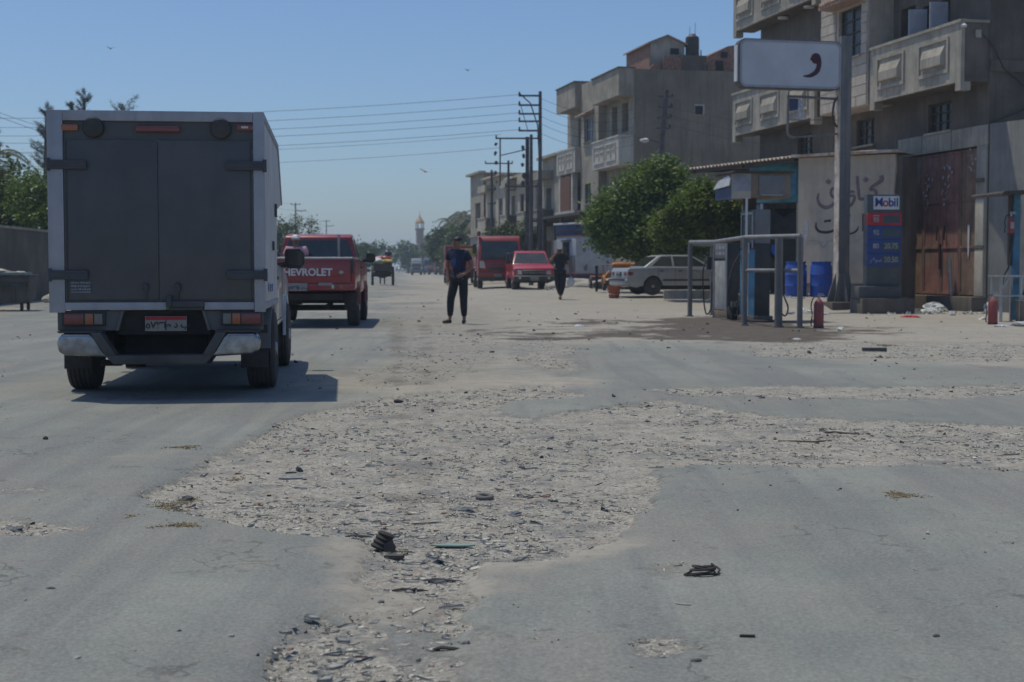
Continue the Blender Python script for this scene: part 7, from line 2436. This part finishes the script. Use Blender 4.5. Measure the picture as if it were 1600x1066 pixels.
sit = dict(pelvis=(0, 0, .22), waist=(0, -.02, .38), chest=(0, -.04, .58), neck=(0, -.05, .74), head=(0, -.06, .875),
           shL=(.18, -.04, .69), elL=(.24, -.10, .44), wrL=(.14, -.28, .32), shR=(-.18, -.04, .69), elR=(-.24, -.10, .44), wrR=(-.14, -.28, .32),
           hiL=(.09, -.02, .18), knL=(.14, -.36, .38), anL=(.12, -.36, .06), toL=(.12, -.48, .04),
           hiR=(-.09, -.02, .18), knR=(-.14, -.36, .38), anR=(-.12, -.36, .06), toR=(-.12, -.48, .04), face=(.2, -1, 0))
m3 = person('man in a pink shirt and white cap sitting in the red pickup bed', (-4.20, 27.75, .87), 0, sit, M_pink, M_trou_blk, cap=M_txtwhite)
m3.scale = (.95, .95, .92)
for o in bpy.data.objects:
    if o.parent == m3 and o.name.startswith('shoe'):
        pass
# cart and its driver
CT = thing('donkey_cart', 'donkey cart with big wheels carrying colourful sacks down the road', 'cart', (-8.35, 92, 0), .10)
MB().box((0, .2, .95), (1.15, 2.2, .10)).build('cart_floor', M_under, CT)
mb = MB()
for s in (-1, 1):
    mb.box((s * .57, .2, 1.38), (.05, 2.2, .06)).box((s * .57, .2, 1.15), (.04, 2.2, .05))
    for k in range(6):
        mb.box((s * .57, -.85 + k * .42, 1.18), (.05, .05, .45))
mb.box((0, -.9, 1.16), (1.15, .04, .48)).box((-.58, .2, 1.16), (.03, 2.2, .44)).box((.58, .2, 1.16), (.03, 2.2, .44))
mb.build('cart_sides', M_wood_dk, CT)
MB().blob((0, -.2, .72), (.55, .6, .24), 3, .3, 2).build('slung_sack', M_under, CT)
MB().bar((.35, 1.2, .95), (.30, 3.0, .95), .06).bar((-.35, 1.2, .95), (-.30, 3.0, .95), .06).cyl((-.62, .2, .6), (.62, .2, .6), .04, n=8).build('shaft', M_wood_dk, CT)
for s in (-1, 1):
    wh = MB().lathe([(.50, -.08), (.61, -.08), (.61, .08), (.50, .08), (.50, -.08)], (s * .66, .2, .6), 24, Matrix.Rotation(R(90), 3, 'Y')).build('wheel', M_rubber, CT)
    mb = MB()
    for k in range(6):
        a = k * math.pi / 6
        mb.bar((s * .66, .2 + math.cos(a) * .53, .6 + math.sin(a) * .53), (s * .66, .2 - math.cos(a) * .53, .6 - math.sin(a) * .53), .035)
    mb.build('spokes', M_wood_dk, wh)
for k, (x, y, z, s, m_) in enumerate([(-.32, -.3, 1.62, (.36, .45, .20), M_bag), (.30, -.5, 1.55, (.38, .35, .16), M_scrap_y), (.25, .2, 1.78, (.34, .4, .14), M_red3), (-.1, .5, 1.72, (.45, .4, .18), M_pink)]):
    MB().blob((x, y, z), s, k, .18, 2).build('load_sack', m_, CT)
dk = [(0, 3.4, 1.0, .26), (0, 2.8, 1.02, .28), (0, 2.3, 1.0, .25), (0, 3.75, 1.25, .13), (0, 3.95, 1.45, .11), (0, 4.2, 1.35, .07)]
V = dk + [(.14, 3.4, .7, .09), (.14, 3.36, .38, .05), (.14, 3.4, .04, .05), (-.14, 3.4, .7, .09), (-.14, 3.44, .38, .05), (-.14, 3.42, .04, .05),
          (.14, 2.35, .72, .11), (.14, 2.22, .42, .05), (.14, 2.30, .04, .05), (-.14, 2.35, .72, .11), (-.14, 2.25, .42, .05), (-.14, 2.32, .04, .05), (0, 2.1, .9, .04), (0, 2.05, .55, .03)]
E_ = [(0, 1), (1, 2), (0, 3), (3, 4), (4, 5), (0, 6), (6, 7), (7, 8), (0, 9), (9, 10), (10, 11), (2, 12), (12, 13), (13, 14), (2, 15), (15, 16), (16, 17), (2, 18), (18, 19)]
dn = thing('donkey', 'grey donkey pulling the loaded cart', 'donkey', (-8.35, 92, 0), .10)
skinned('body', V, E_, mat('donkey_grey', (.10, .09, .08), .9, var=.2), dn)
MB().blob((.06, 3.92, 1.62), (.03, .03, .13), 1, .05, 1).blob((-.06, 3.92, 1.62), (.03, .03, .13), 1, .05, 1).each('ear', M_hair, dn)
drv = dict(sit)
m4 = person('cart driver in dark clothes sitting high on the cart load', (-8.02, 92.35, 1.62), math.pi, drv, M_shirt_navy, M_trou_blk)
m4.scale = (.85, .85, .72)

# distant traffic specks and birds
for k, (px, py, m_) in enumerate([(628, 428, M_white), (633, 430, M_teal), (623, 425, M_greypaint)]):
    p = at(px, 421, 330 + 40 * k)
    t = thing('distant_car', ['far pale car at the end of the road', 'far greenish car at the end of the road', 'farthest grey car at the end of the road'][k], 'car', (p.x, p.y, 0), .05)
    MB().prism_x([(-2, .3), (-2, .9), (-1.2, 1.0), (-.8, 1.45), (.8, 1.45), (1.3, 1.0), (2, .9), (2, .3)], -.85, .85).build('body', m_, t, bevel=.06)
    MB().box((0, -.9, 1.2), (1.3, .3, .35)).build('rear_window', M_glass, t)
    for s in (-1, 1):
        wheel(t, s * .85, -1.3, r=.32, w=.2)
        wheel(t, s * .85, 1.3, r=.32, w=.2)
for k, (px, py, y, m_) in enumerate([(665, 268, 55, M_txtwhite), (173, 76, 60, M_trunk), (731, 110, 70, M_trunk)]):
    p = at(px, py, y)
    t = thing('bird', ['white bird gliding over the road left of the poles', 'brownish bird high at the upper left', 'tiny dark bird high above the poles'][k], 'bird', p, .6)
    s = .9 if k == 0 else .55
    MB().blob((0, 0, 0), (.05 * s, .16 * s, .045 * s), 2, .05, 2).build('body', m_, t)
    for q_ in (-1, 1):
        MB().prism_z([(0, .06 * s), (q_ * .17 * s, .08 * s), (q_ * .36 * s, -.02 * s), (q_ * .16 * s, -.05 * s), (0, -.06 * s)], -.004, .004).build('wing', m_, t).rotation_euler = (0, -q_ * .35, 0)

# ------------------------------------------------------------------ air
hz = MB().box((0, 700, 9.5), (3600, 2600, 21.5)).build('haze', mat('haze_surface', (1, 1, 1)), smooth=False)
hz.data.materials.clear()
hm = bpy.data.materials.new('haze')
hm.use_nodes = True
hn = hm.node_tree
for n_ in list(hn.nodes):
    if n_.type != 'OUTPUT_MATERIAL':
        hn.nodes.remove(n_)
pv = hn.nodes.new('ShaderNodeVolumePrincipled')
pv.inputs['Color'].default_value = (.66, .82, 1.0, 1)
pv.inputs['Density'].default_value = .0006
pv.inputs['Anisotropy'].default_value = 0.2
hn.links.new(pv.outputs[0], hn.nodes['Material Output'].inputs['Volume'])
hz.data.materials.append(hm)
tag(hz, kind='stuff')
